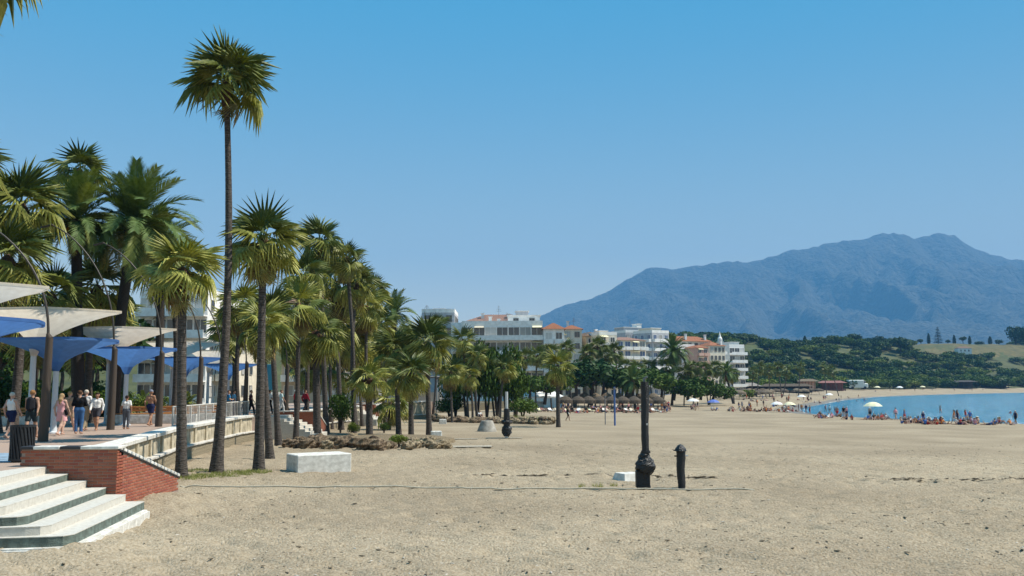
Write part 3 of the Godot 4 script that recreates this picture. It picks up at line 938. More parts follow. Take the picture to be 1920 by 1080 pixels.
		"prone":
			j.pelvis = Vector3(0, 0.12, 0); j.waist = Vector3(0, 0.15, 0.16); j.chest = Vector3(0, 0.25, 0.32); j.neck = Vector3(0, 0.36, 0.45); j.head = Vector3(0, 0.47, 0.53); j.chin = Vector3(0, 0.42, 0.58); j.nose = Vector3(0, 0.47, 0.635)
			j.sho_l = Vector3(0.17, 0.31, 0.40); j.sho_r = Vector3(-0.17, 0.31, 0.40); j.hip_l = Vector3(0.085, 0.11, -0.03); j.hip_r = Vector3(-0.085, 0.11, -0.03)
			j.knee_l = Vector3(0.10, 0.08, -0.45); j.ankle_l = Vector3(0.11, 0.40, -0.66); j.toe_l = Vector3(0.11, 0.55, -0.68); j.knee_r = Vector3(-0.11, 0.08, -0.45); j.ankle_r = Vector3(-0.12, 0.07, -0.86); j.toe_r = Vector3(-0.13, 0.03, -1.0)
			j.elb_l = Vector3(0.20, 0.06, 0.46); j.wri_l = Vector3(0.12, 0.05, 0.68); j.fin_l = Vector3(0.06, 0.04, 0.80); j.elb_r = Vector3(-0.20, 0.06, 0.46); j.wri_r = Vector3(-0.12, 0.05, 0.68); j.fin_r = Vector3(-0.06, 0.04, 0.80)
	return j

func bones(pose: String, what: String) -> Array:   # [a, b, radius a, radius b]
	var j := joints(pose)
	var o := []
	var side: Vector3 = (j.sho_l - j.sho_r).normalized()
	var up: Vector3 = (j.neck - j.pelvis).normalized()
	var torso := func(g: float) -> void:
		for s in [1.0, -1.0]:
			o.append([j.pelvis + side * 0.055 * s, j.waist + side * 0.045 * s, 0.098 + g, 0.085 + g])
			o.append([j.waist + side * 0.045 * s, j.chest + side * 0.068 * s, 0.085 + g, 0.098 + g])
			o.append([j.chest + side * 0.068 * s, j.sho_l.lerp(j.sho_r, 0.5) + side * 0.09 * s, 0.095 + g, 0.06 + g])
	match what:
		"body":
			torso.call(0.0)
			o.append([j.neck - up * 0.02, j.head - up * 0.04, 0.054, 0.05])
			o.append([j.head - up * 0.005, j.head + up * 0.022 - (j.nose - j.head).normalized() * 0.02, 0.082, 0.088])
			o.append([j.head, j.chin, 0.07, 0.042])
			o.append([j.nose - (j.nose - j.head).normalized() * 0.03, j.nose, 0.018, 0.012])
			for e in ["l", "r"]:
				var sd: float = 1.0 if e == "l" else -1.0
				o.append([j.head + side * 0.085 * sd, j.head + side * 0.088 * sd - up * 0.03, 0.014, 0.012])
				o.append([j["sho_" + e] - side * sd * 0.03, j["sho_" + e], 0.062, 0.058]); o.append([j["sho_" + e], j["elb_" + e], 0.055, 0.043]); o.append([j["elb_" + e], j["wri_" + e], 0.043, 0.029])
				o.append([j["pelvis"].lerp(j["hip_" + e], 0.6), j["hip_" + e], 0.10, 0.098]); o.append([j["hip_" + e], j["knee_" + e], 0.092, 0.058])
				o.append([j["knee_" + e], j["knee_" + e].lerp(j["ankle_" + e], 0.3), 0.057, 0.06]); o.append([j["knee_" + e].lerp(j["ankle_" + e], 0.3), j["ankle_" + e], 0.06, 0.04])
				var heel: Vector3 = j["ankle_" + e] + (j["ankle_" + e] - j["toe_" + e]).normalized() * 0.03 - (j["knee_" + e] - j["ankle_" + e]).normalized() * 0.03
				o.append([j["ankle_" + e], heel, 0.04, 0.036]); o.append([heel, j["toe_" + e], 0.038, 0.028])
		"hands":
			for e in ["l", "r"]:
				var w: Vector3 = j["wri_" + e]
				var d: Vector3 = (j["fin_" + e] - w).normalized()
				var fw := Vector3(0, 0, 1) if absf(d.z) < 0.8 else Vector3(0, 1, 0)
				var across := (fw - d * d.dot(fw)).normalized()
				var inw := d.cross(across) * (1.0 if e == "l" else -1.0)
				o.append([w, w + d * 0.035, 0.027, 0.024])
				for k in 4:
					var kn: Vector3 = w + d * [0.088, 0.092, 0.088, 0.078][k] + across * (0.030 - 0.020 * k)
					o.append([w + d * 0.02 + across * (0.012 - 0.008 * k), kn, 0.018, 0.012])
					var ln: float = [0.036, 0.042, 0.039, 0.030][k]
					var mid: Vector3 = kn + (d + inw * 0.25).normalized() * ln
					o.append([kn, mid, 0.010, 0.009]); o.append([mid, mid + (d + inw * 0.9).normalized() * ln * 0.85, 0.009, 0.0075])
				var th := w + d * 0.05 + across * 0.045
				o.append([w + d * 0.022 + across * 0.018, th, 0.016, 0.0105]); o.append([th, th + (d + inw * 0.4 + across * 0.3).normalized() * 0.035, 0.0105, 0.0085])
		"short_hair":
			o.append([j.head + up * 0.03 - (j.nose - j.head).normalized() * 0.022, j.head + up * 0.038, 0.092, 0.082])
		"long_hair":
			var back: Vector3 = -(j.nose - j.head).normalized()
			o.append([j.head + up * 0.032 + back * 0.022, j.head + up * 0.038, 0.094, 0.083])
			o.append([j.head + back * 0.05, j.neck + back * 0.085, 0.085, 0.075]); o.append([j.neck + back * 0.085, j.chest + back * 0.115, 0.075, 0.04])
		"tee", "long_sleeve", "tank":
			torso.call(0.014)
			if what != "tank":
				for e in ["l", "r"]:
					o.append([j["sho_" + e], j["sho_" + e].lerp(j["elb_" + e], 0.62 if what == "tee" else 1.0), 0.068, 0.062])
					if what == "long_sleeve": o.append([j["elb_" + e], j["elb_" + e].lerp(j["wri_" + e], 0.92), 0.06, 0.045])
		"shorts", "trousers", "briefs":
			for s in [1.0, -1.0]:
				o.append([j.pelvis + side * 0.055 * s, j.pelvis + side * 0.05 * s + up * (0.10 if what != "briefs" else 0.02), 0.113, 0.104])
			for e in ["l", "r"]:
				var hp: Vector3 = j["hip_" + e]; var kn: Vector3 = j["knee_" + e]
				o.append([j.pelvis.lerp(hp, 0.6), hp, 0.113, 0.112])
				if what != "briefs": o.append([hp, hp.lerp(kn, 0.62 if what == "shorts" else 1.0), 0.108, 0.094 if what == "shorts" else 0.073])
				if what == "trousers": o.append([kn, kn.lerp(j["ankle_" + e], 0.97), 0.073, 0.058])
		"skirt", "dress":
			if what == "dress": torso.call(0.014)
			var kn: Vector3 = j.knee_l.lerp(j.knee_r, 0.5)
			for s in [1.0, -1.0]:
				o.append([j.pelvis + side * 0.055 * s + up * 0.08, j.pelvis + side * 0.05 * s, 0.10, 0.115])
				o.append([j.pelvis + side * 0.05 * s, j.pelvis.lerp(kn, 0.82) + side * 0.085 * s, 0.115, 0.145])
		"backpack":
			var back := Vector3(0, 0, -1)
			o.append([j.chest + back * 0.17 + up * 0.10, j.waist + back * 0.19 - up * 0.04, 0.085, 0.105])
			for s in [1.0, -1.0]: o.append([j.chest + back * 0.16 + side * 0.07 * s + up * 0.06, j.waist + back * 0.17 + side * 0.07 * s, 0.07, 0.085])
		"hip_bag":
			o.append([j.pelvis + Vector3(-0.2, 0.06, -0.02), j.pelvis + Vector3(-0.2, -0.06, 0.04), 0.06, 0.075])
		"cap":
			var f: Vector3 = (j.nose - j.head).normalized()
			o.append([j.head + up * 0.045, j.head + up * 0.05 - f * 0.02, 0.093, 0.09]); o.append([j.head + up * 0.05 + f * 0.05, j.head + up * 0.035 + f * 0.14, 0.05, 0.03])
	return o

# surface nets over a field of tapered capsules joined by a smooth minimum; clip keeps y inside [lo, hi]
func capsule_mesh(bs: Array, cell: float, k := 0.035, lo := -10.0, hi := 10.0) -> ArrayMesh:
	var mn := Vector3(INF, INF, INF); var mx := -mn
	for b in bs:
		for e in 2:
			var rr: Vector3 = Vector3.ONE * (b[2 + e] + k + cell * 3.0)
			mn = mn.min(b[e] - rr); mx = mx.max(b[e] + rr)
	var nx := int(ceil((mx.x - mn.x) / cell)) + 1; var ny := int(ceil((mx.y - mn.y) / cell)) + 1; var nz := int(ceil((mx.z - mn.z) / cell)) + 1
	var f := PackedFloat32Array()
	f.resize(nx * ny * nz)
	f.fill(1.0)
	for b in bs:
		var a: Vector3 = b[0]; var ab: Vector3 = b[1] - b[0]; var ra: float = b[2]; var dr: float = b[3] - b[2]
		var m: float = maxf(b[2], b[3]) + k + cell * 2.0
		var c0: Vector3 = ((b[0].min(b[1]) - Vector3.ONE * m - mn) / cell).floor(); var c1: Vector3 = ((b[0].max(b[1]) + Vector3.ONE * m - mn) / cell).ceil()
		var inv := 1.0 / maxf(ab.length_squared(), 1e-9)
		for z in range(maxi(int(c0.z), 0), mini(int(c1.z) + 1, nz)):
			for y in range(maxi(int(c0.y), 0), mini(int(c1.y) + 1, ny)):
				var at := (z * ny + y) * nx
				for x in range(maxi(int(c0.x), 0), mini(int(c1.x) + 1, nx)):
					var ap := mn + Vector3(x, y, z) * cell - a
					var t := clampf(ap.dot(ab) * inv, 0.0, 1.0)
					var d := (ap - ab * t).length() - (ra + dr * t)
					var g := f[at + x]
					var h := maxf(k - absf(d - g), 0.0) / k
					f[at + x] = minf(d, g) - h * h * k * 0.25
	if lo > -5.0 or hi < 5.0:
		for y in ny:
			var py := mn.y + y * cell
			var q := maxf(lo - py, py - hi)
			for z in nz:
				for x in nx:
					var at := (z * ny + y) * nx + x
					f[at] = maxf(f[at], q)
	var idx := PackedInt32Array()
	idx.resize(nx * ny * nz)
	idx.fill(-1)
	var v := PackedVector3Array(); var nn := PackedVector3Array(); var ix := PackedInt32Array()
	var sy := nx; var sz := nx * ny
	var offs := [0, 1, sy, sy + 1, sz, sz + 1, sz + sy, sz + sy + 1]
	for z in nz - 1:
		for y in ny - 1:
			for x in nx - 1:
				var at := z * sz + y * sy + x
				var c := f[at]
				if c > 0.5: continue
				var inside := 0
				for o in offs: if f[at + o] < 0.0: inside += 1
				if inside == 0 or inside == 8: continue
				var p := Vector3.ZERO; var cnt := 0
				for e in [[0, 1], [2, 3], [4, 5], [6, 7], [0, 2], [1, 3], [4, 6], [5, 7], [0, 4], [1, 5], [2, 6], [3, 7]]:
					var fa := f[at + offs[e[0]]]; var fb := f[at + offs[e[1]]]
					if (fa < 0.0) != (fb < 0.0):
						var t := fa / (fa - fb)
						var pa := Vector3(e[0] & 1, (e[0] >> 1) & 1, e[0] >> 2); var pb := Vector3(e[1] & 1, (e[1] >> 1) & 1, e[1] >> 2)
						p += pa.lerp(pb, t); cnt += 1
				p /= cnt
				idx[at] = v.size()
				v.append(mn + (Vector3(x, y, z) + p) * cell)
				var gx := f[at + 1] + f[at + sy + 1] + f[at + sz + 1] + f[at + sz + sy + 1] - f[at] - f[at + sy] - f[at + sz] - f[at + sz + sy]
				var gy := f[at + sy] + f[at + sy + 1] + f[at + sz + sy] + f[at + sz + sy + 1] - f[at] - f[at + 1] - f[at + sz] - f[at + sz + 1]
				var gz := f[at + sz] + f[at + sz + 1] + f[at + sz + sy] + f[at + sz + sy + 1] - f[at] - f[at + 1] - f[at + sy] - f[at + sy + 1]
				nn.append(Vector3(gx, gy, gz).normalized())
	var quads := func(a: int, b: int, c: int, d: int, flip: bool) -> void:
		if a < 0 or b < 0 or c < 0 or d < 0: return
		for q in ([a, b, c, a, c, d] if flip else [a, c, b, a, d, c]): ix.append(q)
	for z in range(1, nz - 1):
		for y in range(1, ny - 1):
			for x in range(1, nx - 1):
				var at := z * sz + y * sy + x
				if idx[at] < 0: continue
				var s := f[at] < 0.0
				if s != (f[at + 1] < 0.0): quads.call(idx[at], idx[at - sy], idx[at - sy - sz], idx[at - sz], not s)
				if s != (f[at + sy] < 0.0): quads.call(idx[at], idx[at - sz], idx[at - sz - 1], idx[at - 1], not s)
				if s != (f[at + sz] < 0.0): quads.call(idx[at], idx[at - 1], idx[at - 1 - sy], idx[at - sy], not s)
	var arr := []
	arr.resize(Mesh.ARRAY_MAX)
	arr[Mesh.ARRAY_VERTEX] = v; arr[Mesh.ARRAY_NORMAL] = nn; arr[Mesh.ARRAY_INDEX] = ix
	var m := ArrayMesh.new()
	m.add_surface_from_arrays(Mesh.PRIMITIVE_TRIANGLES, arr)
	return m

func garment(pose: String, what: String, fine: bool) -> ArrayMesh:
	var key := "%s/%s/%s" % [pose, what, fine]
	if not shape_cache.has(key):
		var cell := 0.02 if fine else 0.032
		var standing := pose in ["stand", "walk", "stride", "elbows"]
		var lo := -10.0; var hi := 10.0
		if standing:
			if what in ["tee", "long_sleeve", "tank"]: lo = 0.90 if what != "long_sleeve" else 0.84; hi = 1.445
			if what in ["shorts", "trousers", "skirt"]: hi = 1.06
			if what == "shorts": lo = 0.60
			if what == "skirt" or what == "dress": lo = 0.58
			if what == "dress": hi = 1.43
			if what == "trousers": lo = 0.05
		var me := capsule_mesh(bones(pose, what), cell, 0.035 if what != "hands" else 0.01, lo, hi)
		if what == "body" and fine:
			var st := SurfaceTool.new()
			st.begin(Mesh.PRIMITIVE_TRIANGLES)
			st.append_from(me, 0, Transform3D())
			for e in 2:
				var hb := bones(pose, "hands")
				st.append_from(capsule_mesh(hb.slice(e * hb.size() / 2, (e + 1) * hb.size() / 2), 0.0055, 0.008), 0, Transform3D())
			me = st.commit()
		elif what == "body":
			var bb := bones(pose, "body")
			var j := joints(pose)
			for e in ["l", "r"]: bb.append([j["wri_" + e], j["fin_" + e], 0.03, 0.022])
			me = capsule_mesh(bb, cell, 0.035)
		shape_cache[key] = me
	return shape_cache[key]

func dye(c: Color) -> StandardMaterial3D:
	var key := "cloth_%s" % c.to_html(false)
	if not M.has(key):
		var m := mat(key, c, 0.85)
		m.metallic_specular = 0.25
	return M[key]

const SKIN := [Color(0.45, 0.27, 0.19), Color(0.36, 0.20, 0.13), Color(0.52, 0.33, 0.25), Color(0.27, 0.15, 0.095)]
const HAIR := [Color(0.03, 0.02, 0.015), Color(0.09, 0.05, 0.03), Color(0.38, 0.26, 0.12), Color(0.55, 0.50, 0.42)]

# wear: list of [garment, colour]; first hair
func person(label: String, at: Vector3, turn: float, pose: String, skin: int, wear: Array, height := 1.7, group := "", fine := false) -> Node3D:
	var o := thing("person", label, "person", at, turn, group)
	o.scale = Vector3.ONE * (height / 1.7)
	put("body", garment(pose, "body", fine), dye(SKIN[skin]), o)
	for w in wear:
		put({"short_hair": "hair", "long_hair": "hair", "tee": "shirt", "long_sleeve": "shirt", "tank": "top", "briefs": "swim_bottoms"}.get(w[0], w[0]), garment(pose, w[0], fine), dye(w[1]), o)
	return o

# ---------------------------------------------------------------- promenade
func build_promenade() -> void:
	var b := MB.new()
	var zs := steps_between(30.0, -126.0, 4.0)
	for i in zs.size() - 1:
		var a := Vector3(along(zs[i], EDGE), PROM, zs[i]); var c := Vector3(along(zs[i + 1], EDGE), PROM, zs[i + 1])
		b.quad(a + Vector3(-15, 0, 0), a, c, c + Vector3(-15, 0, 0))
		b.quad(Vector3(a.x, 1, a.z), Vector3(c.x, 1, c.z), c, a)
	struct("promenade", b.mesh(), M.paving)
	var s := MB.new()
	s.quad(Vector3(-17.5, PROM + 0.005, -22.9), Vector3(-12.35, PROM + 0.005, -22.7), Vector3(-13.4, PROM + 0.005, -26.0), Vector3(-18.0, PROM + 0.005, -26.0))
	struct("painted_strip", s.mesh(), M.blue_paint)
	retaining_wall(-26.0, -58.6, "cream panelled retaining wall with white coping beside the tall palms")
	retaining_wall(-64.0, -92.0, "cream retaining wall with white coping behind the rock bed palms")
	retaining_wall(-97.0, -123.0, "distant stretch of cream retaining wall by the white kiosk")
	# railing on the promenade edge
	var pts := []
	for z in steps_between(-42.0, -60.0, 1.8): pts.append(Vector3(along(z, EDGE) - 0.55, PROM, z))
	var rail := thing("railing", "low white metal railing with upright bars along the promenade edge", "railing", pts[0])
	for i in pts.size():
		var p := MB.new()
		p.bbox(pts[i] - pts[0] + Vector3(0, 0.5, 0), Vector3(0.07, 1.0, 0.07), 0.01)
		part("post", p, M.white_paint, rail)
		if i == pts.size() - 1: break
		var h := MB.new()
		var a: Vector3 = pts[i] - pts[0]; var e: Vector3 = pts[i + 1] - pts[0]
		h.tube([a + Vector3(0, 0.98, 0), e + Vector3(0, 0.98, 0)], [0.035, 0.035], 6)
		h.tube([a + Vector3(0, 0.12, 0), e + Vector3(0, 0.12, 0)], [0.02, 0.02], 6)
		part("handrail", h, M.white_paint, rail)
		for k in 5:
			var q := a.lerp(e, (k + 1) / 6.0)
			var bar := MB.new()
			bar.tube([q + Vector3(0, 0.12, 0), q + Vector3(0, 0.97, 0)], [0.016, 0.016], 5)
			part("bar", bar, M.white_paint, rail)
	# benches and planters on the promenade
	var spots := [[Vector3(-24.70, 3.45, -45.07), 0.25, 4.2, "white masonry bench with orange slatted seat behind the woman in the white top"], [Vector3(-18.96, 3.45, -46.96), 0.1, 4.6, "white masonry bench with orange slatted seat and back beside the shirtless man"], [Vector3(-17.85, 3.45, -49.72), 0.1, 3.0, "short white masonry bench with orange seat behind the railing"]]
	for sp in spots:
		var o := thing("bench", sp[3], "bench", sp[0] + Vector3(0, 0, -1.2), sp[1], "masonry benches on the promenade")
		var base := MB.new()
		base.bbox(Vector3(0, 0.24, 0), Vector3(sp[2], 0.48, 0.55), 0.03)
		part("base", base, M.whitewash, o)
		for k in 4:
			var sl := MB.new()
			sl.bbox(Vector3(0, 0.52, -0.2 + 0.135 * k), Vector3(sp[2] * 0.98, 0.05, 0.11), 0.012)
			part("seat_slat", sl, M.orange_wood, o)
		for k in 2:
			var sl := MB.new()
			sl.bbox(Vector3(0, 0.70 + 0.14 * k, -0.29), Vector3(sp[2] * 0.98, 0.11, 0.04), 0.012)
			part("back_slat", sl, M.orange_wood, o)
		for k in 3:
			var br := MB.new()
			br.box(Vector3((k - 1) * sp[2] * 0.42, 0.68, -0.325), Vector3(0.05, 0.42, 0.03))
			part("bracket", br, M.steel, o)
	var bin := thing("litter_bin", "black slatted litter bin beside the brick wall at the stairs", "litter bin", Vector3(-12.18, 3.45, -22.80))
	var core := MB.new()
	core.lathe([[0.0, 0.02], [0.235, 0.02], [0.25, 0.86], [0.22, 0.86], [0.21, 0.5], [0.0, 0.5]], 20)
	part("liner", core, M.bin_slat, bin)
	for k in 22:
		var a := TAU * k / 22.0
		var sl := MB.new()
		sl.bbox(Vector3(0, 0.46, 0), Vector3(0.05, 0.86, 0.018), 0.005, Basis(Vector3(0, 0, 1), 0.16))
		part("slat", sl, M.bin_slat, bin, Transform3D(Basis(Vector3.UP, a), Vector3(sin(a), 0, cos(a)) * 0.272))
	for y in [0.06, 0.88]:
		var ring := MB.new()
		ring.lathe([[0.262, y - 0.025], [0.295, y - 0.025], [0.295, y + 0.025], [0.262, y + 0.025]], 22)
		part("hoop", ring, M.bin_slat, bin)
	build_lamps()

func retaining_wall(z0: float, z1: float, label: String) -> void:
	var zs := steps_between(z0, z1, 2.5)
	var org := Vector3(along(z0, EDGE), 0, z0)
	var o := thing("retaining_wall", label, "wall", org)
	for i in zs.size() - 1:
		var a := Vector3(along(zs[i], EDGE), 0, zs[i]) - org; var e := Vector3(along(zs[i + 1], EDGE), 0, zs[i + 1]) - org
		var d := (e - a).normalized(); var ln := (e - a).length()
		var bs := Basis(d, Vector3.UP, d.cross(Vector3.UP))
		var mid := (a + e) * 0.5
		var low := ground_at(mid.x + org.x + 0.5, mid.z + org.z) - 0.5
		var out := bs.z
		var p := MB.new()
		p.box(mid + out * 0.06 + Vector3(0, (low + PROM - 0.02) / 2, 0), Vector3(ln, PROM - 0.02 - low, 0.12), bs)
		part("panel", p, M.cream_wall, o)
		var q := MB.new()
		q.bbox(a + out * 0.11 + Vector3(0, (low + PROM - 0.03) / 2, 0), Vector3(0.28, PROM - 0.03 - low, 0.2), 0.015, bs)
		part("pilaster", q, M.cream_wall, o)
		var r := MB.new()
		r.box(mid + out * 0.15 + Vector3(0, (low + low + 1.02) / 2, 0), Vector3(ln, 1.02, 0.3), bs)
		part("plinth", r, M.rough_plinth, o)
		var l := MB.new()
		l.bbox(mid + out * 0.18 + Vector3(0, low + 1.06, 0), Vector3(ln - 0.01, 0.09, 0.4), 0.015, bs)
		part("ledge", l, M.white_paint, o)
		for k in 2:
			var c := MB.new()
			c.bbox(a.lerp(e, 0.25 + 0.5 * k) + out * -0.08 + Vector3(0, PROM + 0.055, 0), Vector3(ln * 0.5 - 0.015, 0.15, 0.66), 0.02, bs)
			part("coping_slab", c, M.whitewash, o)

func build_lamps() -> void:
	# tapering brown posts cut slantwise at the top, from which a thin arm arches back over the walk
	var lamps := [[Vector3(-16.26, 3.45, -31.75), 3.58, 7.9, "curved brown lamp post beside the woman with the black backpack"], [Vector3(-17.93, 3.45, -40.84), 3.56, 9.2, "curved brown lamp post between the woman in the white shirt and the boy in white"], [Vector3(-17.06, 3.45, -44.12), 3.5, 8.9, "curved brown lamp post next to the shirtless man"], [Vector3(-17.60, 3.45, -51.29), 3.5, 8.6, "curved brown lamp post behind the white railing"], [Vector3(-17.89, 3.45, -55.81), 3.5, 8.6, "curved brown lamp post partly behind the tallest palm trunk"], [Vector3(-17.90, 3.45, -61.16), 3.5, 8.6, "curved brown lamp post beside the pair in blue shirts"], [Vector3(-16.71, 3.45, -67.42), 3.5, 8.6, "curved brown lamp post by the man in the red jacket"]]
	for l in lamps:
		var o := thing("lamp_post", l[3], "lamp post", l[0], 0.0, "curved lamp posts along the promenade")
		var b := MB.new()
		var path := []; var rad := []
		for i in 13:
			var t := i / 12.0
			path.append(Vector3(0.05 * t, l[1] * t - 0.1 * (1.0 - t), 0))
			rad.append(lerpf(0.175, 0.12, t) * (1.0 + 0.02 * sin(t * 40.0)))
		b.tube(path, rad, 12)
		part("post", b, M.lamp_brown, o)
		var c := MB.new()
		c.tube([Vector3(0.05, l[1] - 0.02, 0), Vector3(-0.02, l[1] + 0.16, 0)], [0.13, 0.055], 10)
		part("collar", c, M.lamp_brown, o)
		var arm := MB.new()
		path = []; rad = []
		for i in 17:
			var t := i / 16.0
			path.append(Vector3(0.0 - 2.9 * pow(t, 2.1), l[1] + (l[2] - l[1]) * (1.0 - pow(1.0 - t, 1.25)), 0.3 * t * t))
			rad.append(lerpf(0.048, 0.026, t))
		arm.tube(path, rad, 8)
		part("arm", arm, M.lamp_arm, o)
		var hd := MB.new()
		hd.bbox(path[-1] + Vector3(-0.22, -0.03, 0), Vector3(0.52, 0.07, 0.17), 0.02, Basis(Vector3(0, 0, 1), 0.25))
		part("lamp_head", hd, M.lamp_arm, o)

func build_sunshades() -> void:
	var list := [["white", Vector3(-17.9, PROM, -28), 3.5, "white funnel sunshade at the stairs, its stem next to the blue one"], ["white", Vector3(-19.5, PROM, -37), 3.5, "large white funnel sunshade behind the woman with the backpack"], ["white", Vector3(-21.3, PROM, -48), 3.5, "white funnel sunshade above the boy in white"], ["white", Vector3(-23.2, PROM, -62), 3.5, "white funnel sunshade in front of the white balcony building"], ["white", Vector3(-25.4, PROM, -76), 3.5, "white funnel sunshade above the pair in blue shirts"],
		["blue", Vector3(-16.6, PROM, -27), 2.45, "blue funnel sunshade nearest the brick stairs"], ["blue", Vector3(-18.95, PROM, -37.8), 2.45, "blue funnel sunshade behind the woman in the pink dress"], ["blue", Vector3(-19.5, PROM, -46), 2.45, "blue funnel sunshade behind the leaning trunk"], ["blue", Vector3(-21.6, PROM, -60), 2.45, "blue funnel sunshade behind the railing"], ["blue", Vector3(-23.4, PROM, -75), 2.45, "blue funnel sunshade next to the teal panel"]]
	for s in list:
		var white: bool = s[0] == "white"
		var rim := 4.9 if white else 3.78
		var neck := 3.15 if white else 2.55
		var o := thing("funnel_sunshade", s[3], "sunshade", s[1], 0.0, "white funnel sunshades" if white else "blue funnel sunshades")
		var pole := MB.new()
		pole.tube([Vector3(0, -0.05, 0), Vector3(0, neck + 0.25, 0)], [0.125, 0.11], 12)
		part("pole", pole, M.sail_pole, o)
		var foot := MB.new()
		foot.lathe([[0.30, 0.0], [0.30, 0.05], [0.15, 0.1], [0.125, 0.25]], 14)
		part("foot", foot, M.sail_pole, o)
		var outline := []
		var corners: Array = [Vector2(s[2], 0.0), Vector2(1.5, 2.1), Vector2(-1.15 if white else -1.8, 1.7), Vector2(-1.15 if white else -1.8, -1.7), Vector2(1.5, -2.1)]
		for i in 5:
			for k in 8:
				var a: Vector2 = corners[i]; var e: Vector2 = corners[(i + 1) % 5]
				var p := a.lerp(e, k / 8.0)
				outline.append(p * (1.0 + 0.05 * sin(PI * k / 8.0)))
		var b := MB.new()
		var rings := 12
		var at := func(i: int, k: int, dy: float) -> Vector3:
			var t := k / float(rings)
			var p: Vector2 = outline[i % outline.size()] * lerpf(0.0, 1.0, t)
			var p0: Vector2 = outline[i % outline.size()].normalized() * 0.115
			p = p0.lerp(outline[i % outline.size()], t)
			return Vector3(p.x, neck + (rim - neck) * pow(t, 0.48) + dy, -p.y)
		for i in outline.size():
			for k in rings:
				b.quad(at.call(i, k, 0.0), at.call(i, k + 1, 0.0), at.call(i + 1, k + 1, 0.0), at.call(i + 1, k, 0.0))
		part("canopy", b, M.sail_white if white else M.sail_blue, o)
		var e := MB.new()
		for i in outline.size():
			var p: Vector3 = at.call(i, rings, 0.0); var q: Vector3 = at.call(i + 1, rings, 0.0)
			var d := Vector3(p.x, 0, p.z).normalized() * 0.02; var f := Vector3(q.x, 0, q.z).normalized() * 0.02
			e.quad(p + d - Vector3(0, 0.02, 0), q + f - Vector3(0, 0.02, 0), q + f + Vector3(0, 0.08, 0), p + d + Vector3(0, 0.08, 0))
			e.quad(p + d + Vector3(0, 0.08, 0), q + f + Vector3(0, 0.08, 0), q - f + Vector3(0, 0.08, 0), p - d + Vector3(0, 0.08, 0))
		part("rim", e, M.sail_white if white else M.sail_blue, o)

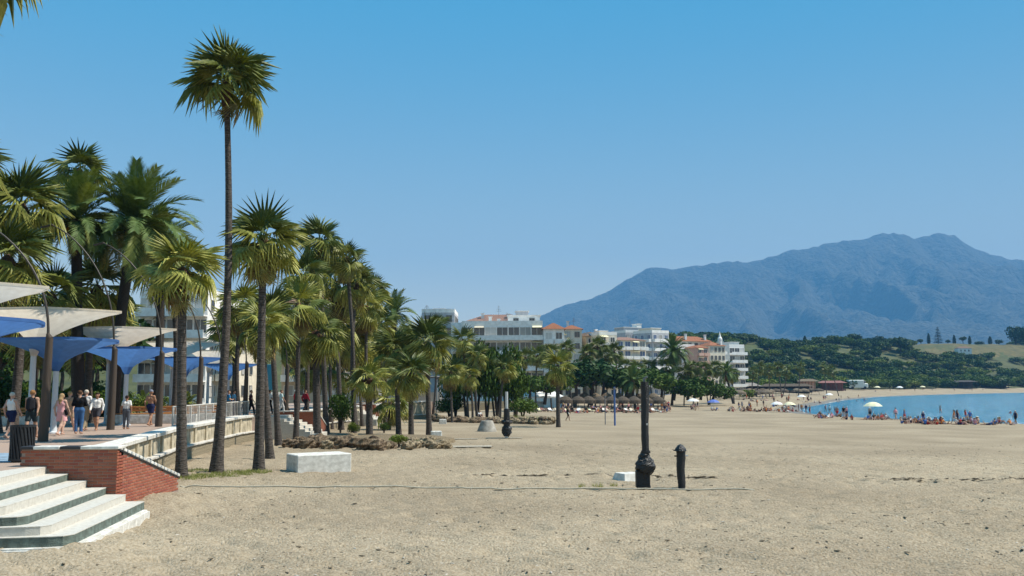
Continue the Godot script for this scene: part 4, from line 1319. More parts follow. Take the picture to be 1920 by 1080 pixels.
# ---------------------------------------------------------------- stairs and brick walls
func build_stairs() -> void:
	var zw := -21.40
	var rise := 0.16
	var xe := [-10.84, -10.32, -9.88, -9.43, -8.97, -8.53]
	var o := thing("staircase", "white beach staircase with dark green risers against the brick wall", "stairs", Vector3(-11, PROM, zw))
	var org := o.position
	for i in 6:
		var out := func(grow: float) -> PackedVector2Array:
			var bx: float = xe[i] + 0.66 + grow
			var bz: float = -16.35 - 0.06 * (5 - i) + grow
			return PackedVector2Array([Vector2(-16.0, zw + 0.003 * i) - Vector2(org.x, org.z), Vector2(xe[i] + grow, zw + 0.003 * i) - Vector2(org.x, org.z), Vector2(bx, bz - 0.28) - Vector2(org.x, org.z), Vector2(bx - 0.10, bz - 0.08) - Vector2(org.x, org.z), Vector2(bx - 0.32, bz) - Vector2(org.x, org.z), Vector2(-16.0, bz + 1.25) - Vector2(org.x, org.z)])
		var top := -rise * i - 0.004
		var body := MB.new()
		body.prism(out.call(0.0), -rise * (i + 1) - 0.03, top - 0.014)
		var st := part("step", body, M.green_riser if i % 2 == 1 else M.white_step, o)
		var tread := MB.new()
		tread.prism(out.call(0.004), top - 0.0135, top)
		part("tread", tread, M.white_step, st)
	var bx: float = xe[5] + 0.66
	var pl := MB.new()
	for k in 2:
		var g: float = [0.17, 0.11][k]
		pl.prism(PackedVector2Array([Vector2(-5.0, 0.1), Vector2(xe[5] + g - org.x, 0.1), Vector2(bx + g - org.x, -16.6 - org.z), Vector2(bx - 0.3 - org.x, -16.33 + g - org.z), Vector2(-5.0, -15.1 + g - org.z)]), -1.45, -0.985 - 0.03 * (1 - k))
	part("plinth", pl, M.whitewash, o)

	# brick wall: a flank along the stairs and a wing with a falling top
	var w := thing("brick_wall", "red brick stair wall with tiled white coping and a sloping wing", "wall", Vector3(-9.2, 0, zw))
	var top := 3.85
	var core := MB.new()
	core.prism(PackedVector2Array([Vector2(-2.24, -0.012), Vector2(-0.012, -0.012), Vector2(-0.012, -0.34), Vector2(-2.24, -0.34)]), 2.0, top - 0.012)
	part("mortar_bed", core, M.mortar, w)
	var wl := 4.0; var wend := 2.82
	var wing := MB.new()
	var q := func(x: float, z: float, y: float) -> Vector3: return Vector3(x, y, z)
	for s in [-0.012, -0.30]:
		if s > -0.1: wing.quad(q.call(s, -0.012, 2.0), q.call(s, -wl, 2.0), q.call(s, -wl, wend), q.call(s, -0.012, top - 0.012))
		else: wing.quad(q.call(s, -wl, 2.0), q.call(s, -0.34, 2.0), q.call(s, -0.34, top - 0.1), q.call(s, -wl, wend))
	wing.quad(q.call(-0.012, -wl, 2.0), q.call(-0.30, -wl, 2.0), q.call(-0.30, -wl, wend), q.call(-0.012, -wl, wend))
	wing.quad(q.call(-0.012, -0.012, top - 0.012), q.call(-0.012, -wl, wend), q.call(-0.30, -wl, wend), q.call(-0.30, -0.012, top - 0.012))
	part("mortar_bed", wing, M.mortar, w)
	var bl := 0.215; var bh := 0.058; var course := 0.071; var step := 0.228
	var brick := MB.new()
	brick.bbox(Vector3.ZERO, Vector3(bl, bh, 0.10), 0.006)
	var half := MB.new()
	half.bbox(Vector3.ZERO, Vector3(bl * 0.5 - 0.006, bh, 0.10), 0.006)
	var bm := brick.mesh(); var hm := half.mesh()
	var r := RandomNumberGenerator.new()
	r.seed = 5
	var rest := SurfaceTool.new()
	rest.begin(Mesh.PRIMITIVE_TRIANGLES)
	var count := 0; var more := 0
	for c in 24:
		var y := top - 0.03 - course * (c + 0.5)
		for k in 12:   # flank, facing the stairs
			var x := -step * (k + 0.5) - (0.0 if c % 2 == 0 else step * 0.5) + 0.008
			if x < -2.2: continue
			var s := 5
			while s > 0 and -9.2 + x + step * 0.5 < xe[s - 1]: s -= 1
			if -9.2 + x - step * 0.5 < xe[0] and y < PROM - 0.05: continue
			var hid := PROM - rise * (s if -9.2 + x + step * 0.5 < xe[5] else 8)
			if y < hid - rise - 0.05: continue
			var tf := Transform3D(Basis(), Vector3(x, y, -0.05 + 0.002 * (r.randf() - 0.5)))
			put("brick", bm, M["brick%d" % (r.randi() % 5)], w, tf)
			count += 1
		if c % 2 == 1: put("brick", hm, M["brick%d" % (r.randi() % 5)], w, Transform3D(Basis(), Vector3(-0.056, y, -0.05)))
		for k in 18:   # wing, facing the sea
			var z := -step * (k + 0.5) - (0.0 if c % 2 == 0 else step * 0.5) - 0.10
			if k == 0 and c % 2 == 1: put("brick", hm, M["brick%d" % (r.randi() % 5)], w, Transform3D(Basis(Vector3.UP, PI / 2), Vector3(-0.052, y, -0.157)))
			if z < -wl + 0.1: continue
			var roof := lerpf(top - 0.03, wend - 0.03, -z / wl)
			if y + bh * 0.5 > roof or y < 2.50: continue
			var tf := Transform3D(Basis(Vector3.UP, PI / 2), Vector3(-0.052 + 0.002 * (r.randf() - 0.5), y, z))
			if count < 295:
				put("brick", bm, M["brick%d" % (r.randi() % 5)], w, tf)
				count += 1
			else:
				rest.append_from(bm, 0, tf)
				more += 1
	if more:
		var o2 := put("brickwork", rest.commit(), M.brick1, w)
		o2.set_meta("kind", "stuff")
	var x := -2.26
	var tiles := [[0.30, "black_tile"], [0.62, "whitewash"], [0.48, "black_tile"], [0.90, "whitewash"]]
	for t in tiles:
		var cp := MB.new()
		cp.bbox(Vector3(x + t[0] * 0.5, top + 0.025, -0.16), Vector3(t[0] - 0.008, 0.07, 0.42), 0.012)
		part("coping_tile", cp, M[t[1]], w)
		x += t[0]
	var slope := atan2(top - wend, wl)
	var bs := Basis(Vector3.RIGHT, -slope)
	for k in 17:
		var t := (k + 0.5) / 17.0
		var cp := MB.new()
		cp.bbox(Vector3(-0.15, lerpf(top, wend, t) + 0.035, -wl * t - 0.03), Vector3(0.36, 0.075, 0.155), 0.01, bs)
		part("coping_tile", cp, M.whitewash, w)
	var under := MB.new()
	under.box(Vector3(-0.15, (top + wend) * 0.5 - 0.012, -wl * 0.5 - 0.02), Vector3(0.335, 0.04, wl / cos(slope)), bs)
	part("coping_bed", under, M.black_tile, w)

	# the two farther flights with their brick flanks
	far_stairs(Vector3(-13.91, 1.87, -64.76), "distant white stair flight with smooth brick flank by the rock bed", 3.1)
	far_stairs(Vector3(-14.20, 1.57, -94.08), "farthest white stair flight with brick flank behind the palms", 3.1)

func far_stairs(corner: Vector3, label: String, run: float) -> void:
	var o := thing("staircase", label, "stairs", Vector3(corner.x, 0, corner.z))
	var fl := MB.new()
	fl.prism(PackedVector2Array([Vector2(-run, 0), Vector2(0, 0), Vector2(0, -0.34), Vector2(-run, -0.34)]), 1.4, 3.62)
	part("brick_flank", fl, M.brick_far, o)
	var wg := MB.new()
	var a := Vector3(-0.003, 3.62, -0.34); var e := Vector3(-0.003, 2.5, -3.6)
	wg.quad(Vector3(-0.003, 1.4, -0.34), Vector3(-0.003, 1.4, -3.6), e, a)
	wg.quad(Vector3(-0.3, 1.4, -3.6), Vector3(-0.3, 1.4, -0.34), a + Vector3(-0.297, 0, 0), e + Vector3(-0.297, 0, 0))
	wg.quad(a, e, e + Vector3(-0.297, 0, 0), a + Vector3(-0.297, 0, 0))
	part("brick_wing", wg, M.brick_far, o)
	var cp := MB.new()
	cp.bbox(Vector3(-run * 0.5, 3.66, -0.17), Vector3(run + 0.1, 0.08, 0.44), 0.015)
	part("coping", cp, M.whitewash, o)
	var cs := MB.new()
	cs.bbox(Vector3(-0.15, 3.10, -1.97), Vector3(0.4, 0.08, 3.5), 0.015, Basis(Vector3.RIGHT, -0.331))
	part("coping", cs, M.whitewash, o)
	for i in 8:
		var st := MB.new()
		st.bbox(Vector3(-run * 0.5 - 1.6 + 0.175 * (i + 1), (3.42 - 0.17 * i + 1.0) * 0.5, 1.9 - 0.003 * i), Vector3(run - 0.8 + 0.35 * (i + 1), 3.42 - 0.17 * i - 1.0, 3.79), 0.01)
		part("step", st, M.white_step, o)

# ---------------------------------------------------------------- town
func window_mesh(w: float, h: float, deep := 0.10) -> Array:
	var key := "win%.2f_%.2f" % [w, h]
	if not shape_cache.has(key):
		var f := MB.new()
		for s in [-1.0, 1.0]:
			f.box(Vector3(s * (w * 0.5 - 0.04), 0, deep * 0.5), Vector3(0.08, h, deep))
			f.box(Vector3(0, s * (h * 0.5 - 0.04), deep * 0.5), Vector3(w - 0.16, 0.08, deep))
		f.box(Vector3(0, 0, deep * 0.4), Vector3(0.06, h - 0.16, deep * 0.7))
		var g := MB.new()
		g.box(Vector3(0, 0, deep * 0.25), Vector3(w - 0.16, h - 0.16, deep * 0.4))
		shape_cache[key] = [f.mesh(), g.mesh()]
	return shape_cache[key]

func window(o: Node3D, at: Vector3, face: Basis, w: float, h: float, frame: Material, glass: Material) -> void:
	var m := window_mesh(w, h)
	var f := put("window", m[0], frame, o, Transform3D(face, at))
	var pick := absi(int(at.x * 7.3 + at.y * 3.1 + at.z * 5.7 + o.position.x)) % 7
	put("pane", m[1], glass if pick < 5 else (M.curtain if pick == 5 else M.shutter), f)

# one face of a building: rows of windows, with balconies where asked
func facade(o: Node3D, origin: Vector3, face: Basis, width: float, floors: int, fh: float, bays: int, style: String, wall: Material, glass: Material, ww := 1.5, wh := 1.6, skip := 0) -> void:
	var bay := width / bays
	for f in floors:
		if f < skip: continue
		var y := fh * f
		for k in bays:
			var x := bay * (k + 0.5)
			window(o, origin + face * Vector3(x, y + fh * 0.52, 0.01), face, minf(ww, bay * 0.86) if style != "band" else bay * 0.97, wh if style != "band" else fh * 0.66, M.shutter if style == "window" else M.house_white, glass)
			if style == "balcony" and f > 0:
				var b := MB.new()
				b.box(Vector3(0, -0.06, 0.6), Vector3(bay * 0.88, 0.14, 1.2))
				b.box(Vector3(0, 0.46, 1.14), Vector3(bay * 0.88, 0.9, 0.10))
				for s in [-1.0, 1.0]: b.box(Vector3(s * (bay * 0.44 - 0.05), 0.46, 0.545), Vector3(0.10, 0.9, 1.09))
				part("balcony", b, wall, o, Transform3D(face, origin + face * Vector3(x, y, 0)))
			if style != "window" and f > 0 and (k * 3 + f * 5 + int(absf(o.position.x))) % 5 == 0:
				var aw := MB.new()
				aw.box(Vector3(0, fh * 0.86, 0.62), Vector3(bay * 0.8, 0.05, 1.25), Basis(Vector3.RIGHT, 0.38))
				part("awning", aw, M.awning if k % 2 else M.cloth_cream, o, Transform3D(face, origin + face * Vector3(x, y, 0)))
		if style == "band":
			var b := MB.new()
			b.box(Vector3(width * 0.5, -0.06, 0.8), Vector3(width, 0.18, 1.6))
			b.box(Vector3(width * 0.5, 0.50, 1.54), Vector3(width, 0.94, 0.12))
			part("balcony", b, wall, o, Transform3D(face, origin + face * Vector3(0, y, 0)))

func hip_roof(o: Node3D, c: Vector3, w: float, d: float, h: float, m: Material, over := 0.5) -> void:
	var b := MB.new()
	var x := w * 0.5 + over; var z := d * 0.5 + over
	var rx := maxf(x - z * 0.9, 0.2) if x > z else 0.2
	var rz := maxf(z - x * 0.9, 0.2) if z > x else 0.2
	var p := [c + Vector3(-x, 0, z), c + Vector3(x, 0, z), c + Vector3(x, 0, -z), c + Vector3(-x, 0, -z)]
	var t := [c + Vector3(-rx, h, rz), c + Vector3(rx, h, rz), c + Vector3(rx, h, -rz), c + Vector3(-rx, h, -rz)]
	for i in 4:
		b.quad(p[i], p[(i + 1) % 4], t[(i + 1) % 4], t[i])
	b.quad(t[0], t[1], t[2], t[3])
	b.quad(p[3], p[2], p[1], p[0])
	part("roof", b, m, o)

# opts: front/right/left = [style, bays]; roof = "flat" / material key; floors, fh, glass, win
func building(label: String, x0: float, x1: float, zf: float, depth: float, y0: float, floors: int, fh: float, wall: String, opts: Dictionary, group := "") -> Node3D:
	var w := x1 - x0; var h := floors * fh
	var o := thing("apartment_building", label, "building", Vector3((x0 + x1) * 0.5, y0, zf - depth * 0.5), opts.get("turn", 0.0), group)
	var b := MB.new()
	b.box(Vector3(0, h * 0.5 - 1.0, 0), Vector3(w, h + 2.0, depth))
	part("wall", b, M[wall], o)
	var glass: Material = M[opts.get("glass", "glass_dark")]
	var bal: Material = M[opts.get("balcony", "house_white")]
	if opts.has("front"): facade(o, Vector3(-w * 0.5, 0, depth * 0.5), Basis(), w, floors, fh, opts.front[1], opts.front[0], bal, glass, opts.get("ww", 1.5), opts.get("wh", 1.6), opts.get("skip", 0))
	if opts.has("right"): facade(o, Vector3(w * 0.5, 0, depth * 0.5), Basis(Vector3.UP, PI / 2), depth, floors, fh, opts.right[1], opts.right[0], bal, glass, 1.4, 1.6, opts.get("skip", 0))
	if opts.has("left"): facade(o, Vector3(-w * 0.5, 0, -depth * 0.5), Basis(Vector3.UP, -PI / 2), depth, floors, fh, opts.left[1], opts.left[0], bal, glass, 1.4, 1.6, opts.get("skip", 0))
	var roof: String = opts.get("roof", "flat")
	if roof == "flat":
		var p := MB.new()
		for s in [-1.0, 1.0]:
			p.box(Vector3(s * (w * 0.5 - 0.1), h + 0.45, 0), Vector3(0.24, 0.9, depth + 0.04))
			p.box(Vector3(0, h + 0.45, s * (depth * 0.5 - 0.1)), Vector3(w - 0.45, 0.9, 0.24))
		part("parapet", p, bal, o)
	else:
		hip_roof(o, Vector3(0, h, 0), w, depth, opts.get("rise", 1.8), M[roof])
	for e in opts.get("boxes", []):   # [x, z, width, depth, height, material, base]
		var p := MB.new()
		var by: float = h + (e[6] if e.size() > 6 else 0.0)
		p.box(Vector3(e[0], by + e[4] * 0.5, e[1]), Vector3(e[2], e[4], e[3]))
		part("penthouse", p, M[e[5]], o)
		var top := MB.new()
		top.box(Vector3(e[0], by + e[4] + 0.08, e[1]), Vector3(e[2] + 0.4, 0.16, e[3] + 0.4))
		part("roof_slab", top, M.house_white, o)
		var n := maxi(1, int(e[2] / 2.6))
		if e[4] > 1.9:
			for k in n: window(o, Vector3(e[0] - e[2] * 0.5 + e[2] * (k + 0.5) / n, by + e[4] * 0.5, e[1] + e[3] * 0.5 + 0.01), Basis(), 1.3, 1.5, M.shutter, glass)
	for e in opts.get("chimneys", []):
		var p := MB.new()
		p.box(Vector3(e[0], h + e[2] * 0.5, e[1]), Vector3(0.7, e[2], 0.7))
		p.box(Vector3(e[0], h + e[2] + 0.08, e[1]), Vector3(0.95, 0.16, 0.95))
		part("chimney", p, M.house_white, o)
	for e in opts.get("antennas", []):
		var p := MB.new()
		p.tube([Vector3(e[0], h, e[1]), Vector3(e[0], h + e[2], e[1])], [0.05, 0.03], 5)
		for k in 4: p.box(Vector3(e[0], h + e[2] * (0.7 + 0.09 * k), e[1]), Vector3(1.3 - 0.25 * k, 0.05, 0.05))
		part("antenna", p, M.pole_grey, o)
	return o

func build_town() -> void:
	building("white modern apartment block with wide balconies behind the promenade palms", -52.3, -42.8, -127.0, 16.0, 3.4, 5, 3.04, "house_white", {"front": ["band", 5], "right": ["window", 4], "glass": "glass_dark", "boxes": [[-3.0, 0.0, 6.0, 6.0, 2.6, "house_white"]]})
	building("cream terraced house with orange trim beside the white modern block", -44.0, -39.4, -131.0, 12.0, 3.4, 4, 3.15, "house_cream", {"front": ["balcony", 3], "right": ["window", 3], "balcony": "house_cream"})
	building("tall cream house behind the crowded palms", -36.0, -26.7, -142.0, 16.0, 3.4, 5, 3.11, "house_beige", {"front": ["balcony", 4], "right": ["window", 4], "roof": "roof_pink"})
	building("plain grey and white block standing highest beside the long white apartments", -21.5, -13.7, -215.0, 14.0, 2.4, 7, 2.97, "house_grey", {"front": ["window", 3], "right": ["window", 4], "boxes": [[0.0, 2.0, 2.6, 3.0, 1.2, "house_white"]], "antennas": [[-3.2, 2.0, 2.2]]})
	building("low white wing between the grey block and the long apartments", -14.1, -11.4, -209.0, 14.0, 2.4, 6, 2.84, "house_white", {"front": ["balcony", 1], "right": ["window", 2]})
	building("long white seafront apartment building with pink roof terraces", -11.4, 6.9, -205.0, 17.0, 2.4, 5, 3.42, "house_white", {"front": ["band", 7], "right": ["balcony", 4], "ww": 2.2, "glass": "glass_dark", "boxes": [[5.0, -2.0, 7.5, 7.0, 2.6, "house_white"], [4.6, -5.0, 3.0, 4.0, 1.3, "house_grey", 2.7], [-6.2, -3.0, 5.0, 6.0, 1.2, "house_white"]], "chimneys": [[-3.0, -3.0, 2.6], [-1.0, -5.0, 2.2]], "antennas": [[-4.5, -4.0, 3.2], [1.0, -2.0, 3.6], [0.6, -6.0, 2.6]]})
	var attic := building("pink tiled attic houses rising behind the long white apartments", -12.2, 5.4, -224.0, 12.0, 2.4, 6, 3.17, "house_pink", {"front": ["window", 6], "roof": "roof_pink", "rise": 2.4, "chimneys": [[-4.0, 3.0, 2.4], [2.5, 3.0, 2.2], [5.0, 1.0, 2.6]], "antennas": [[0.0, 2.0, 4.5]]})
	building("narrow white bay with orange tiled roof at the end of the long apartments", 7.0, 11.6, -203.0, 13.0, 2.4, 5, 3.19, "house_white", {"front": ["balcony", 2], "right": ["balcony", 3], "roof": "roof_tile", "rise": 1.5})
	building("small cream house with red tiled roof behind the orange roofed bay", 14.2, 19.6, -255.0, 12.0, 2.4, 6, 3.21, "house_cream", {"front": ["window", 2], "right": ["window", 3], "roof": "roof_tile", "rise": 1.3, "chimneys": [[-1.0, 2.0, 2.4]], "antennas": [[0.8, 1.0, 3.6]]})
	building("beige house with brown tiled roof among the seafront houses", 19.5, 25.0, -262.0, 8.0, 2.4, 6, 2.95, "house_beige", {"turn": 0.40, "front": ["balcony", 2], "right": ["window", 3], "roof": "roof_brown", "rise": 1.3, "chimneys": [[1.5, 2.0, 1.9]]})
	building("cream house with a boxy roof terrace and columns", 22.8, 28.6, -258.0, 8.0, 2.4, 6, 2.96, "house_cream", {"turn": 0.40, "front": ["balcony", 2], "right": ["window", 3], "boxes": [[0.5, -1.0, 2.6, 3.0, 1.3, "house_cream"]]})
	building("cream building with blue glazed balconies next to the grey tower", 29.4, 40.2, -280.0, 9.0, 2.4, 6, 2.89, "house_cream", {"turn": 0.45, "front": ["balcony", 4], "right": ["balcony", 3], "glass": "glass_blue", "ww": 2.0, "wh": 2.0, "roof": "roof_pink", "rise": 1.2})
	building("grey rendered block with a white roof house behind the cream building", 36.4, 45.9, -312.0, 9.0, 2.4, 7, 3.08, "house_grey", {"turn": 0.45, "front": ["window", 4], "right": ["window", 3], "boxes": [[-1.0, 0.0, 7.0, 6.0, 1.9, "house_grey"], [2.2, 1.0, 1.8, 3.0, 1.2, "house_white", 2.0]], "antennas": [[0.0, 0.0, 5.0]]})
	building("tall grey tower block with white balconies on its edges", 42.7, 50.5, -300.0, 9.0, 2.4, 7, 2.97, "house_grey", {"turn": 0.62, "front": ["balcony", 3], "right": ["balcony", 3], "left": ["balcony", 3], "glass": "glass_blue", "boxes": [[-0.6, 0.0, 4.6, 6.0, 1.6, "house_cream"]]})
	building("broad orange roofed house behind the stepped white terraces", 57.0, 73.0, -334.0, 8.0, 2.4, 7, 2.81, "house_cream", {"turn": 0.40, "front": ["window", 6], "roof": "roof_tile", "rise": 2.0, "chimneys": [[-2.5, 3.0, 2.6], [6.0, 3.0, 2.4]]})
	building("white stepped terrace house with arched look below the orange roof", 55.3, 64.0, -322.0, 7.0, 2.4, 6, 2.86, "house_white", {"turn": 0.50, "front": ["balcony", 3], "right": ["balcony", 3], "roof": "flat"})
	building("pink fronted house with tiled edge between white neighbours", 62.4, 67.6, -318.0, 7.0, 2.4, 6, 2.76, "house_pink", {"turn": 0.50, "front": ["balcony", 2], "right": ["window", 3], "roof": "roof_tile", "rise": 1.0, "balcony": "house_pink"})
	building("tall cream apartment house with orange tiled roof line", 69.4, 76.6, -330.0, 7.0, 2.4, 6, 2.97, "house_cream", {"turn": 0.50, "front": ["window", 4], "right": ["balcony", 3], "roof": "roof_tile", "rise": 1.5, "ww": 1.1, "chimneys": [[2.0, 3.0, 2.2]]})
	building("white apartment house of stacked balcony bands at the end of the seafront", 80.0, 87.5, -345.0, 7.0, 2.4, 6, 3.01, "house_white", {"turn": 0.50, "front": ["band", 3], "right": ["band", 4], "glass": "glass_dark", "boxes": [[-0.5, 0.0, 4.2, 6.0, 1.7, "house_white"]]})
	var sp := thing("church_tower", "slim white church spire above the cream apartment house", "tower", Vector3(82.4, 2.4, -360.0))
	var spb := MB.new()
	spb.box(Vector3(0, 10.4, 0), Vector3(2.4, 20.9, 2.4))
	part("shaft", spb, M.house_cream, sp)
	spb = MB.new()
	spb.lathe([[1.0, 20.9], [0.9, 22.1], [0.5, 22.7], [0.0, 24.9]], 8)
	part("spire", spb, M.house_white, sp)

# ---------------------------------------------------------------- planting
func build_palms() -> void:
	palm("fan palm with drooping yellow green crown beside the sloping brick wing", "palms standing in the sand before the promenade", Vector3(-11.69, 2.18, -32.50), Vector3(-11.91, 9.40, -32.50), 1.64, 0.26, 0.17, "fan", 1, 28, 8, ["palm2", "palm3", "palm1", "palm3"], false, 0.0, 0.00, -0.55)
	palm("tallest slender fan palm with a small high crown against open sky", "palms standing in the sand before the promenade", Vector3(-11.10, 2.15, -34.44), Vector3(-11.16, 17.10, -34.44), 2.03, 0.27, 0.13, "fan", 2, 42, 2, ["palm0", "palm1", "palm1", "palm2"], false, 0.0, 0.25, -0.35)
	palm("fan palm with full dark green crown next to the tallest palm", "palms standing in the sand before the promenade", Vector3(-9.90, 2.11, -35.87), Vector3(-9.94, 11.04, -35.87), 1.86, 0.26, 0.16, "fan", 3, 32, 14, ["palm0", "palm1", "palm2", "palm2", "palm3"], false, 0.0, 0.00, -0.90)
	palm("fan palm with straw coloured hanging leaves behind the white concrete block", "palms standing in the sand before the promenade", Vector3(-11.06, 2.06, -41.96), Vector3(-11.63, 8.11, -41.96), 1.73, 0.25, 0.16, "fan", 4, 23, 18, ["palm2", "palm3", "palm1", "palm3"], false, 0.0, 0.00, -0.75)
	palm("leaning fan palm where the rock bed begins by the stairs", "palms standing in the sand before the promenade", Vector3(-13.70, 1.98, -53.80), Vector3(-14.35, 9.37, -53.80), 2.15, 0.27, 0.17, "fan", 5, 23, 14, ["palm0", "palm1", "palm2", "palm3"], false, 0.0, 0.00, -0.75)
	palm("thick trunked fan palm beside the farther brick flank", "palms growing in the rock edged bed", Vector3(-13.28, 1.88, -62.36), Vector3(-13.52, 8.92, -62.36), 2.42, 0.36, 0.28, "fan", 6, 25, 14, ["palm0", "palm1", "palm2", "palm3"], false, 0.0, 0.00, -0.75)
	palm("tall fan palm rising above the rock bed with a narrow top crown", "palms growing in the rock edged bed", Vector3(-14.11, 1.82, -69.43), Vector3(-14.86, 16.36, -69.43), 2.53, 0.30, 0.18, "fan", 7, 28, 10, ["palm0", "palm1", "palm1", "palm2"], false, 0.0, 0.00, -0.75)
	palm("fan palm with broad mid height crown in the rock bed", "palms growing in the rock edged bed", Vector3(-14.67, 1.74, -78.44), Vector3(-15.42, 14.19, -78.44), 3.51, 0.30, 0.18, "fan", 8, 28, 12, ["palm0", "palm1", "palm2", "palm2", "palm3"], false, 0.0, 0.00, -0.75)
	palm("fan palm with a dark flared trunk in the middle of the rock bed", "palms growing in the rock edged bed", Vector3(-9.61, 1.84, -61.58), Vector3(-9.69, 5.82, -61.58), 1.67, 0.33, 0.25, "fan", 9, 22, 10, ["palm2", "palm3", "palm1", "palm3"], false, 0.0, 0.00, -0.75)
	palm("fan palm behind the flared trunk, crown full of dry leaves", "palms growing in the rock edged bed", Vector3(-14.35, 1.68, -84.07), Vector3(-15.10, 9.60, -84.07), 2.87, 0.28, 0.20, "fan", 10, 23, 16, ["palm0", "palm1", "palm2", "palm3"], false, 0.0, 0.00, -0.75)
	palm("fan palm beside the small low palm in the rock bed", "palms growing in the rock edged bed", Vector3(-8.66, 1.74, -69.78), Vector3(-8.96, 7.93, -69.78), 2.38, 0.28, 0.20, "fan", 11, 23, 10, ["palm0", "palm1", "palm2", "palm3"], false, 0.0, 0.00, -0.75)
	palm("small low palm with arching leaves in the rock bed", "palms growing in the rock edged bed", Vector3(-10.80, 1.67, -79.53), Vector3(-10.50, 3.87, -79.53), 2.25, 0.24, 0.20, "fan", 12, 17, 4, ["palm2", "palm3", "palm1", "palm3"], false, 0.0, 0.00, -0.75)
	palm("fan palm with reddish trunk top beside the last bed palm", "palms growing in the rock edged bed", Vector3(-7.24, 1.76, -65.42), Vector3(-7.31, 6.23, -65.42), 2.23, 0.28, 0.20, "fan", 13, 25, 8, ["palm0", "palm1", "palm2", "palm3"], false, 0.0, 0.00, -0.75)
	palm("last fan palm at the pale stone end of the rock bed", "palms growing in the rock edged bed", Vector3(-6.31, 1.71, -69.36), Vector3(-6.54, 8.48, -69.36), 2.61, 0.30, 0.20, "fan", 14, 27, 12, ["palm0", "palm1", "palm2", "palm3"], false, 0.0, 0.00, -0.75)
	palm("lone short fan palm standing in the open sand by the second rock bed", "", Vector3(4.55, 1.32, -91.39), Vector3(4.51, 7.20, -91.39), 2.15, 0.28, 0.24, "fan", 15, 22, 10, ["palm2", "palm3", "palm1", "palm3"], false, 0.0, 0.00, -0.75)
	palm("medium mixed green fan palm in the crowded row along the promenade", "palms crowded along the promenade", Vector3(-12.48, 1.77, -72.00), Vector3(-13.24, 15.47, -72.00), 2.03, 0.24, 0.16, "fan", 16, 24, 15, ["palm0", "palm1", "palm2", "palm3"], false, 0.0, 0.21, -0.75)
	palm("medium mixed green fan palm in the crowded row along the promenade", "palms crowded along the promenade", Vector3(-13.08, 1.74, -76.00), Vector3(-13.14, 13.90, -76.00), 2.24, 0.24, 0.16, "fan", 17, 24, 15, ["palm0", "palm1", "palm2", "palm3"], false, 0.0, -0.28, -0.75)
	palm("medium half dry fan palm in the crowded row along the promenade", "palms crowded along the promenade", Vector3(-12.82, 1.67, -82.00), Vector3(-13.18, 12.39, -82.00), 2.51, 0.24, 0.16, "fan", 18, 24, 17, ["palm2", "palm3", "palm1", "palm3"], false, 0.0, -0.18, -0.75)
	palm("low mixed green fan palm in the crowded row along the promenade", "palms crowded along the promenade", Vector3(-12.43, 1.59, -90.00), Vector3(-13.17, 11.49, -90.00), 2.54, 0.24, 0.16, "fan", 19, 24, 15, ["palm0", "palm1", "palm2", "palm3"], false, 0.0, -0.07, -0.75)
	palm("low mostly dry fan palm in the crowded row along the promenade", "palms crowded along the promenade", Vector3(-14.19, 1.92, -60.00), Vector3(-14.18, 10.66, -60.00), 2.33, 0.24, 0.16, "fan", 20, 24, 19, ["palm2", "palm3", "palm1", "palm3"], false, 0.0, 0.04, -0.75)
	palm("medium mixed green fan palm in the crowded row along the promenade", "palms crowded along the promenade", Vector3(-14.88, 1.87, -66.00), Vector3(-15.17, 13.37, -66.00), 2.14, 0.24, 0.16, "fan", 21, 24, 13, ["palm0", "palm1", "palm2", "palm3"], false, 0.0, 0.14, -0.75)
	palm("low half dry fan palm in the crowded row along the promenade", "palms crowded along the promenade", Vector3(-16.48, 1.85, -70.00), Vector3(-16.98, 8.89, -70.00), 2.26, 0.24, 0.16, "fan", 22, 24, 17, ["palm2", "palm3", "palm1", "palm3"], false, 0.0, 0.25, -0.75)
	palm("low mostly dry fan palm in the crowded row along the promenade", "palms crowded along the promenade", Vector3(-18.55, 3.40, -62.00), Vector3(-18.50, 10.86, -62.00), 2.19, 0.24, 0.16, "fan", 23, 24, 19, ["palm2", "palm3", "palm1", "palm3"], false, 0.0, -0.25, -0.75)
	palm("low mostly dry fan palm in the crowded row along the promenade", "palms crowded along the promenade", Vector3(-15.78, 1.74, -80.00), Vector3(-15.94, 10.34, -80.00), 2.59, 0.24, 0.16, "fan", 24, 24, 19, ["palm2", "palm3", "palm1", "palm3"], false, 0.0, -0.14, -0.75)
	palm("low half dry fan palm in the crowded row along the promenade", "palms crowded along the promenade", Vector3(-14.42, 1.64, -88.00), Vector3(-14.92, 8.77, -88.00), 2.48, 0.24, 0.16, "fan", 25, 24, 17, ["palm2", "palm3", "palm1", "palm3"], false, 0.0, -0.04, -0.75)
	palm("low mixed green fan palm in the crowded row along the promenade", "palms crowded along the promenade", Vector3(-12.87, 1.53, -96.00), Vector3(-13.79, 9.36, -96.00), 2.71, 0.24, 0.16, "fan", 26, 24, 13, ["palm0", "palm1", "palm2", "palm3"], false, 0.0, 0.07, -0.75)
	palm("low half dry fan palm in the crowded row along the promenade", "palms crowded along the promenade", Vector3(-22.14, 3.40, -72.00), Vector3(-22.23, 9.87, -72.00), 2.33, 0.24, 0.16, "fan", 27, 24, 17, ["palm2", "palm3", "palm1", "palm3"], false, 0.0, 0.18, -0.75)
	palm("low mixed green fan palm in the crowded row along the promenade", "palms crowded along the promenade", Vector3(-18.15, 3.40, -84.00), Vector3(-18.50, 7.16, -84.00), 2.47, 0.24, 0.16, "fan", 28, 24, 15, ["palm0", "palm1", "palm2", "palm3"], false, 0.0, 0.28, -0.75)
